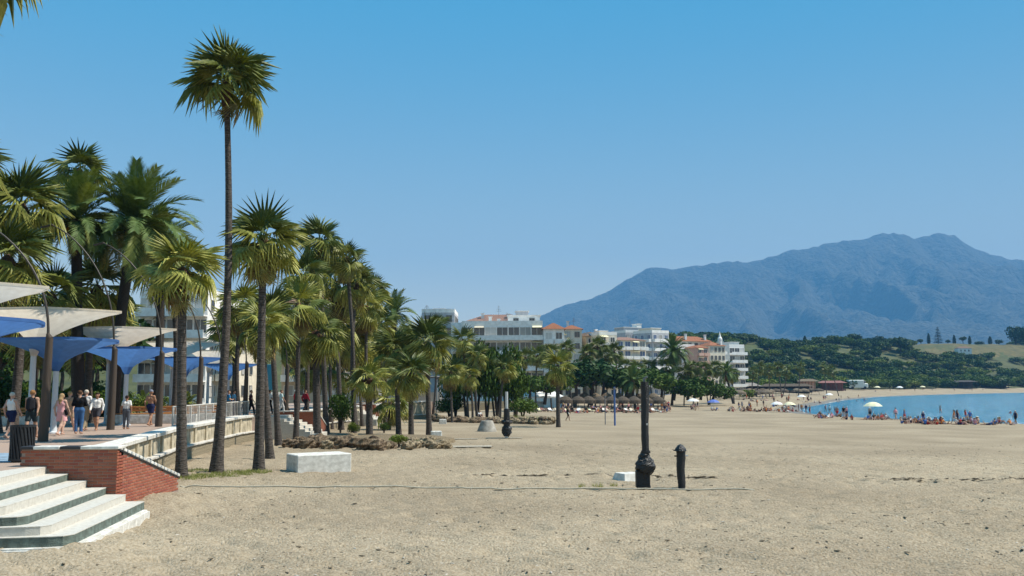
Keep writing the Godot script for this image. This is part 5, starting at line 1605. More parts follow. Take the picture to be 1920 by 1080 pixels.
	palm("low mixed green fan palm in the crowded row along the promenade", "palms crowded along the promenade", Vector3(-16.54, 3.40, -92.00), Vector3(-17.29, 6.79, -92.00), 2.49, 0.24, 0.16, "fan", 29, 24, 15, ["palm0", "palm1", "palm2", "palm3"], false, 0.0, -0.21, -0.75)
	palm("low mixed green fan palm in the crowded row along the promenade", "palms crowded along the promenade", Vector3(-12.98, 1.38, -112.00), Vector3(-12.88, 11.03, -112.00), 2.37, 0.24, 0.16, "fan", 30, 24, 13, ["palm0", "palm1", "palm2", "palm3"], false, 0.0, -0.11, -0.75)
	palm("tall mixed green fan palm in the crowded row along the promenade", "palms crowded along the promenade", Vector3(-14.99, 1.52, -100.00), Vector3(-15.39, 16.04, -100.00), 2.47, 0.24, 0.16, "fan", 31, 24, 13, ["palm0", "palm1", "palm2", "palm3"], false, 0.0, 0.00, -0.75)
	palm("dark feathery date palm at the far end of the crowded row", "", Vector3(-12.47, 1.49, -100.00), Vector3(-13.11, 13.36, -100.00), 3.06, 0.30, 0.26, "feather", 32, 34, 6, ["palm0", "palm1", "palm2", "palm3"], false, 0.0, 0.11, -0.75)
	palm("fan palm with large dark crown above the first white sunshade", "palms in the park behind the sunshades", Vector3(-22.41, 3.40, -41.00), Vector3(-22.53, 13.50, -41.00), 2.36, 0.28, 0.20, "fan", 33, 30, 12, ["palm0", "palm1", "palm2", "palm2", "palm3"], false, 0.0, 0.21, -0.75)
	palm("lower fan palm with shaded leaves below the large dark crown", "palms in the park behind the sunshades", Vector3(-21.35, 3.40, -38.00), Vector3(-21.34, 10.65, -38.00), 2.12, 0.28, 0.20, "fan", 34, 27, 10, ["palm0", "palm1", "palm1", "palm2"], false, 0.0, -0.28, -0.75)
	palm("fan palm poking above the date palms with a ragged top", "palms in the park behind the sunshades", Vector3(-25.30, 3.40, -53.00), Vector3(-25.74, 18.08, -53.00), 2.06, 0.26, 0.16, "fan", 35, 23, 4, ["palm0", "palm1", "palm1", "palm2"], false, 0.0, -0.18, -0.75)
	palm("date palm with arching blue green feathers and orange fruit stalks", "palms in the park behind the sunshades", Vector3(-21.66, 3.40, -46.00), Vector3(-22.38, 13.77, -46.00), 2.92, 0.36, 0.30, "feather", 36, 54, 8, ["palm0", "palm1", "palm2", "palm3"], false, 0.0, -0.07, -0.75)
	palm("largest date palm with steep feathers on a leaning dark trunk", "palms in the park behind the sunshades", Vector3(-20.92, 3.40, -48.00), Vector3(-20.25, 13.84, -48.00), 3.73, 0.38, 0.32, "feather", 37, 64, 18, ["palm0", "palm1", "palm2", "palm3"], false, 0.0, -0.20, -0.75)
	palm("date palm with grey dry fronds hanging on one side", "palms in the park behind the sunshades", Vector3(-21.49, 3.40, -55.00), Vector3(-21.57, 13.70, -55.00), 3.11, 0.33, 0.28, "feather", 38, 44, 22, ["palm0", "palm1", "palm2", "palm3"], false, 0.0, 0.14, -0.75)
	palm("medium mixed green fan palm in the shaded mass of palms behind the sunshades", "palms in the park behind the sunshades", Vector3(-21.10, 3.40, -57.00), Vector3(-21.64, 12.81, -57.00), 2.48, 0.27, 0.20, "fan", 39, 24, 13, ["palm0", "palm1", "palm2", "palm3"], false, 0.0, 0.25, -0.75)
	palm("low green crowned fan palm in the shaded mass of palms behind the sunshades", "palms in the park behind the sunshades", Vector3(-23.02, 3.40, -50.00), Vector3(-23.02, 10.70, -50.00), 2.53, 0.27, 0.20, "fan", 40, 24, 10, ["palm0", "palm1", "palm2", "palm3"], false, 0.0, -0.25, -0.75)
	palm("low mixed green fan palm in the shaded mass of palms behind the sunshades", "palms in the park behind the sunshades", Vector3(-22.80, 3.40, -45.00), Vector3(-22.99, 9.76, -45.00), 2.22, 0.27, 0.20, "fan", 41, 24, 14, ["palm0", "palm1", "palm2", "palm3"], false, 0.0, -0.14, -0.75)
	palm("low half dry fan palm in the shaded mass of palms behind the sunshades", "palms in the park behind the sunshades", Vector3(-25.45, 3.40, -58.00), Vector3(-25.83, 9.68, -58.00), 2.52, 0.27, 0.20, "fan", 42, 24, 15, ["palm0", "palm1", "palm2", "palm3"], false, 0.0, -0.04, -0.75)
	palm("low half dry fan palm in the shaded mass of palms behind the sunshades", "palms in the park behind the sunshades", Vector3(-22.96, 3.40, -40.00), Vector3(-22.92, 8.91, -40.00), 1.98, 0.27, 0.20, "fan", 43, 24, 16, ["palm0", "palm1", "palm2", "palm3"], false, 0.0, 0.07, -0.75)
	palm("low mixed green fan palm in the shaded mass of palms behind the sunshades", "palms in the park behind the sunshades", Vector3(-26.45, 3.40, -50.00), Vector3(-26.48, 7.91, -50.00), 1.76, 0.27, 0.20, "fan", 44, 24, 14, ["palm0", "palm1", "palm2", "palm3"], false, 0.0, 0.18, -0.75)
	palm("low mixed green fan palm in the shaded mass of palms behind the sunshades", "palms in the park behind the sunshades", Vector3(-27.38, 3.40, -58.00), Vector3(-27.63, 7.99, -58.00), 2.05, 0.27, 0.20, "fan", 45, 24, 14, ["palm0", "palm1", "palm2", "palm3"], false, 0.0, 0.28, -0.75)
	palm("tall palm by the stairs with dry leaf tips hanging high overhead", "", Vector3(-14.32, 3.40, -22.00), Vector3(-14.03, 16.86, -22.00), 2.78, 0.30, 0.20, "fan", 46, 28, 26, ["palm0", "palm1", "palm2", "palm3"], false, 0.0, 0.00, -1.10)
	palm("palm whose greyed leaf reaches above the large dark crown", "", Vector3(-21.73, 3.40, -34.00), Vector3(-21.05, 13.59, -34.00), 1.96, 0.28, 0.20, "fan", 47, 25, 14, ["palm0", "palm1", "palm2", "palm3"], false, 0.0, 0.00, -0.75)
	palm("slim fan palm in the dense clump of the second rock bed", "palms in the planted clump of the second rock bed", Vector3(-6.87, 1.36, -104.00), Vector3(-7.06, 6.93, -104.00), 2.20, 0.20, 0.14, "fan", 48, 20, 8, ["palm0", "palm1", "palm2", "palm2", "palm3"], false, 0.0, 0.00, -0.75)
	palm("slim fan palm in the dense clump of the second rock bed", "palms in the planted clump of the second rock bed", Vector3(-5.73, 1.22, -118.00), Vector3(-6.42, 11.30, -118.00), 2.36, 0.20, 0.14, "fan", 49, 20, 8, ["palm0", "palm1", "palm2", "palm2", "palm3"], false, 0.0, 0.11, -0.75)
	palm("slim fan palm in the dense clump of the second rock bed", "palms in the planted clump of the second rock bed", Vector3(-10.90, 1.25, -125.00), Vector3(-10.48, 13.74, -125.00), 2.35, 0.20, 0.14, "fan", 50, 20, 8, ["palm0", "palm1", "palm2", "palm2", "palm3"], false, 0.0, 0.21, -0.75)
	palm("slim fan palm in the dense clump of the second rock bed", "palms in the planted clump of the second rock bed", Vector3(-4.40, 1.22, -116.00), Vector3(-4.47, 9.28, -116.00), 2.05, 0.20, 0.14, "fan", 51, 20, 8, ["palm0", "palm1", "palm2", "palm2", "palm3"], false, 0.0, -0.28, -0.75)
	palm("slim fan palm in the dense clump of the second rock bed", "palms in the planted clump of the second rock bed", Vector3(-2.35, 1.14, -122.00), Vector3(-2.91, 9.20, -122.00), 2.01, 0.20, 0.14, "fan", 52, 20, 8, ["palm0", "palm1", "palm2", "palm2", "palm3"], false, 0.0, -0.18, -0.75)
	palm("slim fan palm in the dense clump of the second rock bed", "palms in the planted clump of the second rock bed", Vector3(-1.56, 1.21, -112.00), Vector3(-1.04, 7.68, -112.00), 1.98, 0.20, 0.14, "fan", 53, 20, 8, ["palm0", "palm1", "palm2", "palm2", "palm3"], false, 0.0, -0.07, -0.75)
	palm("slim fan palm in the dense clump of the second rock bed", "palms in the planted clump of the second rock bed", Vector3(0.23, 1.08, -126.00), Vector3(0.32, 9.31, -126.00), 1.93, 0.20, 0.14, "fan", 54, 20, 8, ["palm0", "palm1", "palm2", "palm2", "palm3"], false, 0.0, 0.04, -0.75)
	palm("slim fan palm in the dense clump of the second rock bed", "palms in the planted clump of the second rock bed", Vector3(-4.73, 1.29, -108.00), Vector3(-5.11, 6.67, -108.00), 1.91, 0.20, 0.14, "fan", 55, 20, 8, ["palm0", "palm1", "palm2", "palm2", "palm3"], false, 0.0, 0.14, -0.75)
	palm("low fan palm in front of the seafront houses", "palms in front of the seafront houses", Vector3(1.37, 0.95, -165.00), Vector3(2.35, 10.58, -165.00), 2.33, 0.22, 0.16, "fan", 56, 20, 7, ["palm0", "palm1", "palm1", "palm2"], true, 0.0, 0.25, -0.75)
	palm("low fan palm in front of the seafront houses", "palms in front of the seafront houses", Vector3(4.40, 0.91, -170.00), Vector3(4.72, 11.13, -170.00), 2.40, 0.22, 0.16, "fan", 57, 20, 7, ["palm0", "palm1", "palm2", "palm3"], true, 0.0, -0.25, -0.75)
	palm("medium fan palm in front of the seafront houses", "palms in front of the seafront houses", Vector3(7.50, 0.88, -175.00), Vector3(7.13, 11.90, -175.00), 2.68, 0.22, 0.16, "fan", 58, 20, 7, ["palm0", "palm1", "palm1", "palm2"], true, 0.0, -0.14, -0.75)
	palm("medium fan palm in front of the seafront houses", "palms in front of the seafront houses", Vector3(12.15, 0.84, -185.00), Vector3(11.02, 13.03, -185.00), 2.61, 0.22, 0.16, "fan", 59, 20, 7, ["palm0", "palm1", "palm2", "palm3"], true, 0.0, -0.04, -0.75)
	palm("medium fan palm in front of the seafront houses", "palms in front of the seafront houses", Vector3(19.41, 0.85, -215.00), Vector3(20.14, 14.89, -215.00), 3.29, 0.22, 0.16, "fan", 60, 20, 7, ["palm0", "palm1", "palm1", "palm2"], true, 0.0, 0.07, -0.75)
	palm("medium fan palm in front of the seafront houses", "palms in front of the seafront houses", Vector3(22.49, 0.83, -218.00), Vector3(22.30, 12.71, -218.00), 3.08, 0.22, 0.16, "fan", 61, 20, 7, ["palm0", "palm1", "palm1", "palm2"], true, 0.0, 0.18, -0.75)
	palm("medium fan palm in front of the seafront houses", "palms in front of the seafront houses", Vector3(26.03, 0.81, -222.00), Vector3(24.95, 13.88, -222.00), 3.40, 0.22, 0.16, "fan", 62, 20, 7, ["palm0", "palm1", "palm2", "palm3"], true, 0.0, 0.28, -0.75)
	palm("low fan palm in front of the seafront houses", "palms in front of the seafront houses", Vector3(26.31, 0.79, -220.00), Vector3(27.23, 9.93, -220.00), 3.11, 0.22, 0.16, "fan", 63, 20, 7, ["palm0", "palm1", "palm1", "palm2"], true, 0.0, -0.21, -0.75)
	palm("low fan palm in front of the seafront houses", "palms in front of the seafront houses", Vector3(30.72, 0.76, -224.00), Vector3(30.74, 9.48, -224.00), 3.16, 0.22, 0.16, "fan", 64, 20, 7, ["palm0", "palm1", "palm1", "palm2"], true, 0.0, -0.11, -0.75)
	palm("low fan palm in front of the seafront houses", "palms in front of the seafront houses", Vector3(35.01, 0.75, -228.00), Vector3(34.10, 10.07, -228.00), 3.22, 0.22, 0.16, "fan", 65, 20, 7, ["palm0", "palm1", "palm1", "palm2"], true, 0.0, 0.00, -0.75)
	palm("low fan palm in front of the seafront houses", "palms in front of the seafront houses", Vector3(36.92, 0.70, -225.00), Vector3(38.14, 9.98, -225.00), 3.18, 0.22, 0.16, "fan", 66, 20, 7, ["palm0", "palm1", "palm1", "palm2"], true, 0.0, 0.11, -0.75)
	palm("low fan palm in front of the seafront houses", "palms in front of the seafront houses", Vector3(45.81, 0.65, -232.00), Vector3(46.12, 10.10, -232.00), 3.00, 0.22, 0.16, "fan", 67, 20, 7, ["palm0", "palm1", "palm1", "palm2"], true, 0.0, 0.21, -0.75)
	palm("low fan palm in front of the seafront houses", "palms in front of the seafront houses", Vector3(51.04, 0.65, -238.00), Vector3(50.36, 9.65, -238.00), 3.08, 0.22, 0.16, "fan", 68, 20, 7, ["palm0", "palm1", "palm1", "palm2"], true, 0.0, -0.28, -0.75)
	palm("low fan palm in front of the seafront houses", "palms in front of the seafront houses", Vector3(51.75, 0.66, -240.00), Vector3(53.34, 10.24, -240.00), 2.82, 0.22, 0.16, "fan", 69, 20, 7, ["palm0", "palm1", "palm1", "palm2"], true, 0.0, -0.18, -0.75)
	palm("low fan palm in front of the seafront houses", "palms in front of the seafront houses", Vector3(43.13, 0.66, -230.00), Vector3(43.67, 8.72, -230.00), 2.98, 0.22, 0.16, "fan", 70, 20, 7, ["palm0", "palm1", "palm1", "palm2"], true, 0.0, -0.07, -0.75)
	palm("low fan palm in front of the seafront houses", "palms in front of the seafront houses", Vector3(61.85, 0.71, -255.00), Vector3(61.39, 8.74, -255.00), 3.00, 0.22, 0.16, "fan", 71, 20, 7, ["palm0", "palm1", "palm1", "palm2"], true, 0.0, 0.04, -0.75)
	palm("medium fan palm in front of the seafront houses", "palms in front of the seafront houses", Vector3(18.52, 0.85, -212.00), Vector3(17.34, 12.90, -212.00), 2.99, 0.22, 0.16, "fan", 72, 20, 7, ["palm0", "palm1", "palm1", "palm2"], true, 0.0, 0.14, -0.75)
	palm("date palm with round feathery crown before the stepped terraces", "", Vector3(39.68, 0.69, -228.00), Vector3(40.34, 13.77, -228.00), 5.36, 0.40, 0.35, "feather", 73, 44, 6, ["palm0", "palm1", "palm2", "palm3"], true, 0.0, 0.25, -0.75)
	palm("dark date palm by the thatched shades below the tower block", "", Vector3(27.63, 0.72, -205.00), Vector3(27.00, 6.49, -205.00), 4.34, 0.40, 0.35, "feather", 74, 34, 4, ["palm0", "palm1", "palm2", "palm3"], true, 0.0, -0.25, -0.75)
	palm("date palm at the end of the seafront by the white balcony house", "", Vector3(60.49, 0.66, -250.00), Vector3(58.73, 8.97, -250.00), 4.12, 0.40, 0.35, "feather", 75, 34, 4, ["palm0", "palm1", "palm2", "palm3"], true, 0.0, -0.14, -0.75)
	palm("far palm among the trees behind the far beach", "palms along the far end of the beach", Vector3(88.16, 1.64, -330.00), Vector3(89.77, 12.04, -330.00), 3.11, 0.25, 0.20, "fan", 76, 17, 4, ["palm0", "palm1", "palm2", "palm3"], true, 0.0, -0.04, -0.75)
	palm("far palm among the trees behind the far beach", "palms along the far end of the beach", Vector3(94.20, 1.43, -335.00), Vector3(94.43, 10.95, -335.00), 3.15, 0.25, 0.20, "fan", 77, 17, 4, ["palm0", "palm1", "palm2", "palm3"], true, 0.0, 0.07, -0.75)
	palm("far palm among the trees behind the far beach", "palms along the far end of the beach", Vector3(100.19, 1.23, -340.00), Vector3(99.07, 12.21, -340.00), 3.40, 0.25, 0.20, "fan", 78, 17, 4, ["palm0", "palm1", "palm2", "palm3"], true, 0.0, 0.18, -0.75)
	palm("far palm among the trees behind the far beach", "palms along the far end of the beach", Vector3(103.34, 1.32, -350.00), Vector3(105.40, 10.77, -350.00), 3.09, 0.25, 0.20, "fan", 79, 17, 4, ["palm0", "palm1", "palm2", "palm3"], true, 0.0, 0.28, -0.75)
	palm("far palm among the trees behind the far beach", "palms along the far end of the beach", Vector3(84.51, 1.63, -322.00), Vector3(85.08, 10.01, -322.00), 2.84, 0.25, 0.20, "fan", 80, 17, 4, ["palm0", "palm1", "palm2", "palm3"], true, 0.0, -0.21, -0.75)
	palm("far palm among the trees behind the far beach", "palms along the far end of the beach", Vector3(144.66, 1.05, -420.00), Vector3(143.78, 13.75, -420.00), 3.71, 0.25, 0.20, "fan", 81, 17, 4, ["palm0", "palm1", "palm2", "palm3"], true, 0.0, -0.11, -0.75)
	palm("far palm among the trees behind the far beach", "palms along the far end of the beach", Vector3(151.86, 0.80, -425.00), Vector3(149.16, 12.35, -425.00), 3.50, 0.25, 0.20, "fan", 82, 17, 4, ["palm0", "palm1", "palm2", "palm3"], true, 0.0, 0.00, -0.75)
	palm("far palm among the trees behind the far beach", "palms along the far end of the beach", Vector3(118.87, 1.31, -380.00), Vector3(120.07, 12.99, -380.00), 3.35, 0.25, 0.20, "fan", 83, 17, 4, ["palm0", "palm1", "palm2", "palm3"], true, 0.0, 0.11, -0.75)

func build_plants() -> void:
	# hedge and shrubs in the park behind the sunshades
	var r := RandomNumberGenerator.new()
	r.seed = 21
	for i in 26:
		var d := 44.0 + 26.0 * r.randf()
		var x := -d * (0.36 + 0.22 * r.randf())
		if x > along(-d, EDGE) - 10.0: x = along(-d, EDGE) - 10.0 - 3.0 * r.randf()
		bush("shrub", ["dark green shrub in the park behind the sunshades", "mid green shrub in the park behind the sunshades", "yellow green shrub in the park behind the sunshades"][i % 3], "shrub", Vector3(x, 3.38, -d), Vector3(1.5 + 0.9 * r.randf(), 1.5 + 1.6 * r.randf(), 1.3), 6 + i % 3, [M.bush_dark, M.bush1, M.bush2][i % 3], "shrubs in the park")
	for i in 12:
		var d := 42.0 + 3.4 * i
		var x := along(-d, EDGE) - 10.5 - 2.5 * r.randf()
		var o := thing("cycad", "low palm like plant with arching leaves behind the promenade benches", "plant", Vector3(x, 3.4, -d), 0.0, "low arching plants behind the benches")
		for l in feather_crown(i + 70, 1.5 + 0.5 * r.randf(), 22, 0): put("leaf", l[0], [M.feather1, M.palm1, M.palm2][i % 3], o, Transform3D(l[2].basis, l[2].origin + Vector3(0, 0.35, 0)))
		var st := MB.new()
		st.tube([Vector3(0, -0.2, 0), Vector3(0, 0.4, 0)], [0.2, 0.16], 8)
		part("stem", st, M.trunk_dark, o)
	for i in 14:   # dark broad-leaved trees closing the park at the back
		var d := 70.0 + 5.0 * i
		var x := -d * (0.43 + 0.16 * fmod(i * 0.618, 1.0))
		broad_tree("broadleaf_tree", "dense dark tree at the back of the park", Vector3(x, 3.4, -d), 8.0 + 3.0 * r.randf(), 6.5 + 2.0 * r.randf(), i % 4, M.bush_dark if i % 2 == 0 else M.bush0, "trees at the back of the park")
	# plants of the first rock bed
	bush("shrub", "round dark leaved shrub between the palm trunks of the rock bed", "shrub", Vector3(-13.48, 1.79, -71.68), Vector3(1.15, 3.6, 1.1), 7, M.bush0)
	bush("shrub", "small bright green shrub at the foot of the dark leaved shrub", "shrub", Vector3(-11.53, 1.82, -66.21), Vector3(0.55, 1.1, 0.5), 6, M.bush2)
	bush("shrub", "low yellow green succulent mound in front of the rock bed", "shrub", Vector3(-6.55, 1.88, -52.80), Vector3(0.72, 0.85, 0.6), 8, M.bush2)
	bush("shrub", "dark low shrub behind the flared trunk of the rock bed", "shrub", Vector3(-10.18, 1.73, -72.53), Vector3(0.6, 0.9, 0.5), 6, M.bush0)
	bush("shrub", "trailing olive shrub on the pale stones of the rock bed", "shrub", Vector3(-5.40, 1.85, -54.19), Vector3(0.8, 0.45, 0.5), 8, M.bush1)
	# clump of the second bed
	for s in [[Vector3(-7.58, 1.24, -119.11), 6.4, 2.1, 6], [Vector3(-6.08, 1.23, -116.99), 8.0, 2.5, 7], [Vector3(-4.78, 1.19, -120.11), 9.2, 2.7, 8], [Vector3(-3.39, 1.19, -118.04), 8.8, 2.5, 6], [Vector3(-2.02, 1.16, -118.57), 8.6, 2.6, 7], [Vector3(-0.80, 1.12, -121.52), 7.6, 2.4, 8], [Vector3(0.48, 1.10, -121.98), 6.6, 2.1, 6], [Vector3(-8.39, 1.25, -118.80), 2.4, 1.6, 7], [Vector3(1.28, 1.12, -117.19), 2.6, 1.8, 8]]:
		bush("large_shrub", "tall broad leaved shrub in the dense clump of the second rock bed", "shrub", s[0] + Vector3(0, 0, -2.2), Vector3(s[2] * 1.3, s[1] * 1.28, 2.2), s[3], M.bush1 if s[3] == 8 else M.bush0, "tall shrubs of the second rock bed")
	grass_tufts("bed_grass", "long dry green grass at the edge of the second rock bed", [[Vector3(0.91, 1.15, -114.51), 1.6], [Vector3(2.49, 1.17, -110.30), 1.6], [Vector3(-0.09, 1.15, -116.67), 1.5], [Vector3(3.46, 1.15, -110.65), 1.0]], 420, 0.8, M.grass)
	grass_tufts("grass", "short green grass on the sand around the palm feet", [[Vector3(-11.38, 2.18, -31.89), 0.8], [Vector3(-10.95, 2.16, -32.81), 0.9], [Vector3(-10.45, 2.15, -33.32), 1.0], [Vector3(-10.16, 2.13, -34.31), 1.0], [Vector3(-9.82, 2.12, -34.84), 0.7], [Vector3(-11.82, 2.15, -35.10), 0.8]], 420, 0.10, M.grass)
	grass_tufts("dry_grass", "dry grass tufts along the rope on the sand", [[Vector3(2.77, 1.98, -30.31), 0.2], [Vector3(2.23, 1.99, -30.07), 0.12], [Vector3(3.30, 1.97, -30.37), 0.12], [Vector3(-9.81, 2.20, -25.69), 0.5], [Vector3(-9.77, 2.20, -23.97), 0.3], [Vector3(-9.36, 2.20, -17.69), 0.8], [Vector3(-8.60, 2.20, -17.78), 0.5]], 46, 0.16, M.dry_grass)
	# trees between the beach and the houses
	broad_tree("broadleaf_tree", "large dark round tree standing before the seafront houses", Vector3(17.31, 0.84, -205.00), 13.5, 14.0, 0, M.bush_dark)
	broad_tree("broadleaf_tree", "second dark tree beside the large round tree", Vector3(13.49, 0.86, -200.00), 12.0, 11.0, 1, M.bush_dark)
	for s in [[23.7, -214.0, 7.8, 8.4], [26.7, -216.0, 9.1, 9.0], [28.7, -212.0, 7.8, 7.8], [32.1, -218.0, 9.1, 8.4], [35.1, -216.0, 7.8, 8.4], [38.8, -220.0, 6.5, 8.4], [42.5, -222.0, 6.0, 8.4], [46.1, -224.0, 7.0, 7.8], [50.0, -228.0, 5.5, 7.8], [54.6, -236.0, 4.5, 7.2], [6.0, -172.0, 6.5, 7.2], [2.9, -168.0, 6.5, 7.2], [9.2, -180.0, 6.5, 6.6], [20.8, -212.0, 10.4, 9.0], [26.7, -208.0, 6.5, 7.2], [42.9, -216.0, 5.0, 7.2]]:
		broad_tree("broadleaf_tree", "bushy green tree in the strip before the seafront houses", Vector3(s[0], 2.4, s[1]), s[2], s[3], int(s[1]) % 4 if int(s[1]) % 4 >= 0 else 1, M.bush0 if int(s[0]) % 2 == 0 else M.bush1, "bushy trees before the houses")
	broad_tree("pine_tree", "dark umbrella pine rising behind the tower block", Vector3(63.24, 2.40, -380.00), 29.5, 13.0, 4, M.pine)
	broad_tree("pine_tree", "smaller pine beside the umbrella pine behind the roofs", Vector3(73.36, 2.40, -390.00), 26.0, 8.0, 5, M.pine)
	broad_tree("broadleaf_tree", "yellow green tree at the foot of the white balcony house", Vector3(77.51, 1.32, -300.00), 4.2, 5.5, 2, M.bush2)

# ---------------------------------------------------------------- things on the near beach
func rock(label: String, at: Vector3, size: Vector3, kind: int, m: Material, group: String) -> void:
	var o := put("boulder", rock_mesh(kind % 7 + 1, 9, 0.34), m, null, Transform3D(Basis(Vector3.UP, kind * 1.7) * Basis.from_scale(size), at))
	tag(o, label, "rock", group)

func build_beach_things() -> void:
	var r := RandomNumberGenerator.new()
	r.seed = 77
	# rock beds: raised soil held by a ring of boulders
	for bed in [[Vector3(-8.84, 1.88, -56.02), 5.2, 3.6, "soil of the rock edged palm bed"], [Vector3(-2.66, 1.24, -110.77), 6.4, 4.4, "soil of the second rock bed"]]:
		var b := MB.new()
		b.lathe([[1.0, -0.35], [0.97, 0.12], [0.80, 0.30], [0.4, 0.38], [0.0, 0.40]], 28)
		var o := put("flower_bed", b.mesh(), M.soil, null, Transform3D(Basis.from_scale(Vector3(bed[1], 0.8, bed[2])), bed[0] + Vector3(0, 0, -bed[2] - 0.1)))
		tag(o, bed[3], "flower bed")
	for s in [[Vector3(-12.65, 1.99, -51.67), 0.55, 0], [Vector3(-12.65, 1.97, -52.81), 0.50, 0], [Vector3(-12.00, 1.98, -51.23), 0.55, 0], [Vector3(-12.12, 1.96, -52.91), 0.50, 2], [Vector3(-11.43, 1.98, -50.79), 0.60, 0], [Vector3(-11.20, 1.97, -51.38), 0.55, 0], [Vector3(-10.89, 1.96, -51.44), 0.60, 0], [Vector3(-10.97, 1.94, -53.13), 0.50, 0], [Vector3(-10.21, 1.96, -50.48), 0.42, 1], [Vector3(-10.22, 1.95, -51.56), 0.45, 1], [Vector3(-9.83, 1.95, -51.08), 0.60, 0], [Vector3(-9.85, 1.93, -52.76), 0.50, 0], [Vector3(-9.45, 1.93, -52.26), 0.60, 0], [Vector3(-9.16, 1.93, -52.32), 0.50, 2], [Vector3(-8.83, 1.93, -51.82), 0.55, 0], [Vector3(-8.63, 1.92, -52.42), 0.50, 0], [Vector3(-8.05, 1.93, -50.34), 0.55, 0], [Vector3(-7.74, 1.93, -50.40), 0.50, 1], [Vector3(-7.35, 1.92, -49.95), 0.60, 0], [Vector3(-7.08, 1.91, -50.52), 0.50, 1], [Vector3(-6.84, 1.90, -51.09), 0.40, 0], [Vector3(-5.79, 1.89, -50.75), 0.50, 1], [Vector3(-5.53, 1.88, -51.87), 0.42, 1], [Vector3(-5.34, 1.86, -53.03), 0.45, 1], [Vector3(-5.15, 1.85, -54.24), 0.50, 1], [Vector3(-4.80, 1.85, -53.13), 0.45, 1], [Vector3(-4.41, 1.86, -51.53), 0.50, 1], [Vector3(-4.31, 1.84, -53.22), 0.40, 1], [Vector3(-3.98, 1.85, -52.15), 0.50, 1], [Vector3(-3.74, 1.85, -52.20), 0.40, 1], [Vector3(-4.48, 1.81, -56.89), 0.40, 1], [Vector3(-5.06, 1.81, -57.44), 0.40, 1], [Vector3(-10.73, 1.89, -58.35), 0.45, 0], [Vector3(-12.19, 1.91, -58.05), 0.50, 0], [Vector3(-13.48, 1.93, -57.78), 0.45, 0], [Vector3(-8.72, 1.87, -57.38), 0.40, 2], [Vector3(-10.49, 1.87, -59.86), 0.45, 1], [Vector3(-6.13, 1.84, -56.56), 0.40, 1]]:
		var sz: float = s[1] * (0.8 + 0.4 * r.randf()) * 0.72
		rock(["porous brown boulder on the front edge of the palm bed", "pale cream stone on the edge of the palm bed", "dark brown boulder on the front edge of the palm bed"][s[2]], s[0] + Vector3(0, sz * 0.42, 0), Vector3(sz * 1.15, sz * 0.85, sz), r.randi() % 7, [M.rock_brown, M.rock_pale, M.rock_dark][s[2]], "boulders edging the palm bed")
	for i in 46:
		var t := i / 45.0
		var base := (Vector3(-8.87, 1.37, -106.26)).lerp(Vector3(4.36, 1.23, -100.35), t)
		var sz := (0.30 + 0.22 * r.randf())
		var pale := r.randf() < (0.35 if t < 0.5 else 0.92)
		var p := base + Vector3(0.2 * r.randfn(), 0, 0.5 * r.randfn())
		rock("cream stone edging the second rock bed" if pale else "brown stone edging the second rock bed", Vector3(p.x, ground_at(p.x, p.z) + sz * 0.35 + (0.3 if i % 3 == 0 else 0.0), p.z - (0.5 if i % 3 == 0 else 0.0)), Vector3(sz * 1.3, sz * 0.8, sz), r.randi() % 7, M.rock_pale if pale else M.rock_brown, "stones edging the second rock bed")

	# white concrete block
	var o := thing("concrete_block", "large white concrete block on the sand in front of the palms", "concrete block", Vector3(-7.56, 2.09, -35.13) + Vector3(0, 0, -0.7), 0.54)
	var b := MB.new()
	b.bbox(Vector3(0, 0.23, 0), Vector3(2.15, 0.80, 1.4), 0.03)
	part("block", b, M.whitewash, o)
	o = thing("concrete_footing", "low pale concrete footing half sunk behind the black wrapped post", "concrete block", Vector3(4.11, 1.94, -32.60) + Vector3(0, 0, -0.3), 0.5)
	b = MB.new()
	b.quad(Vector3(-0.45, -0.1, 0.42), Vector3(0.45, -0.1, 0.42), Vector3(0.36, 0.24, 0.30), Vector3(-0.36, 0.24, 0.30))
	b.quad(Vector3(0.45, -0.1, 0.42), Vector3(0.45, -0.1, -0.42), Vector3(0.36, 0.24, -0.30), Vector3(0.36, 0.24, 0.30))
	b.quad(Vector3(0.45, -0.1, -0.42), Vector3(-0.45, -0.1, -0.42), Vector3(-0.36, 0.24, -0.30), Vector3(0.36, 0.24, -0.30))
	b.quad(Vector3(-0.45, -0.1, -0.42), Vector3(-0.45, -0.1, 0.42), Vector3(-0.36, 0.24, 0.30), Vector3(-0.36, 0.24, -0.30))
	b.quad(Vector3(-0.36, 0.24, 0.30), Vector3(0.36, 0.24, 0.30), Vector3(0.36, 0.24, -0.30), Vector3(-0.36, 0.24, -0.30))
	part("footing", b, M.whitewash, o)
	o = thing("concrete_anchor", "whitish tapered concrete anchor before the second rock bed", "concrete block", Vector3(-2.20, 1.55, -78.10), 0.3)
	b = MB.new()
	b.lathe([[0.86, -0.1], [0.84, 0.05], [0.52, 0.86], [0.48, 0.92], [0.0, 0.92]], 24)
	part("cone", b, M.concrete, o)
	b = MB.new()
	b.tube([Vector3(-0.12, 0.88, 0), Vector3(-0.1, 1.05, 0), Vector3(0.1, 1.05, 0), Vector3(0.12, 0.88, 0)], [0.02, 0.02, 0.02, 0.02], 6)
	part("lifting_ring", b, M.pole_grey, o)
	for s in [[Vector3(-7.51, 1.43, -98.28), "small white stone block at the end of the second rock bed"], [Vector3(-5.35, 1.74, -64.14), "small white block beside the last bed palm"]]:
		o = thing("kerb_block", s[1], "concrete block", s[0], 0.2)
		b = MB.new()
		b.bbox(Vector3(0, 0.22, 0), Vector3(0.75, 0.6, 0.5), 0.04)
		part("block", b, M.whitewash, o)

	# black wrapped shower post with bags tied on
	o = thing("wrapped_post", "tall post wrapped in black plastic with bags tied at its foot", "post", Vector3(4.30, 1.97, -29.76))
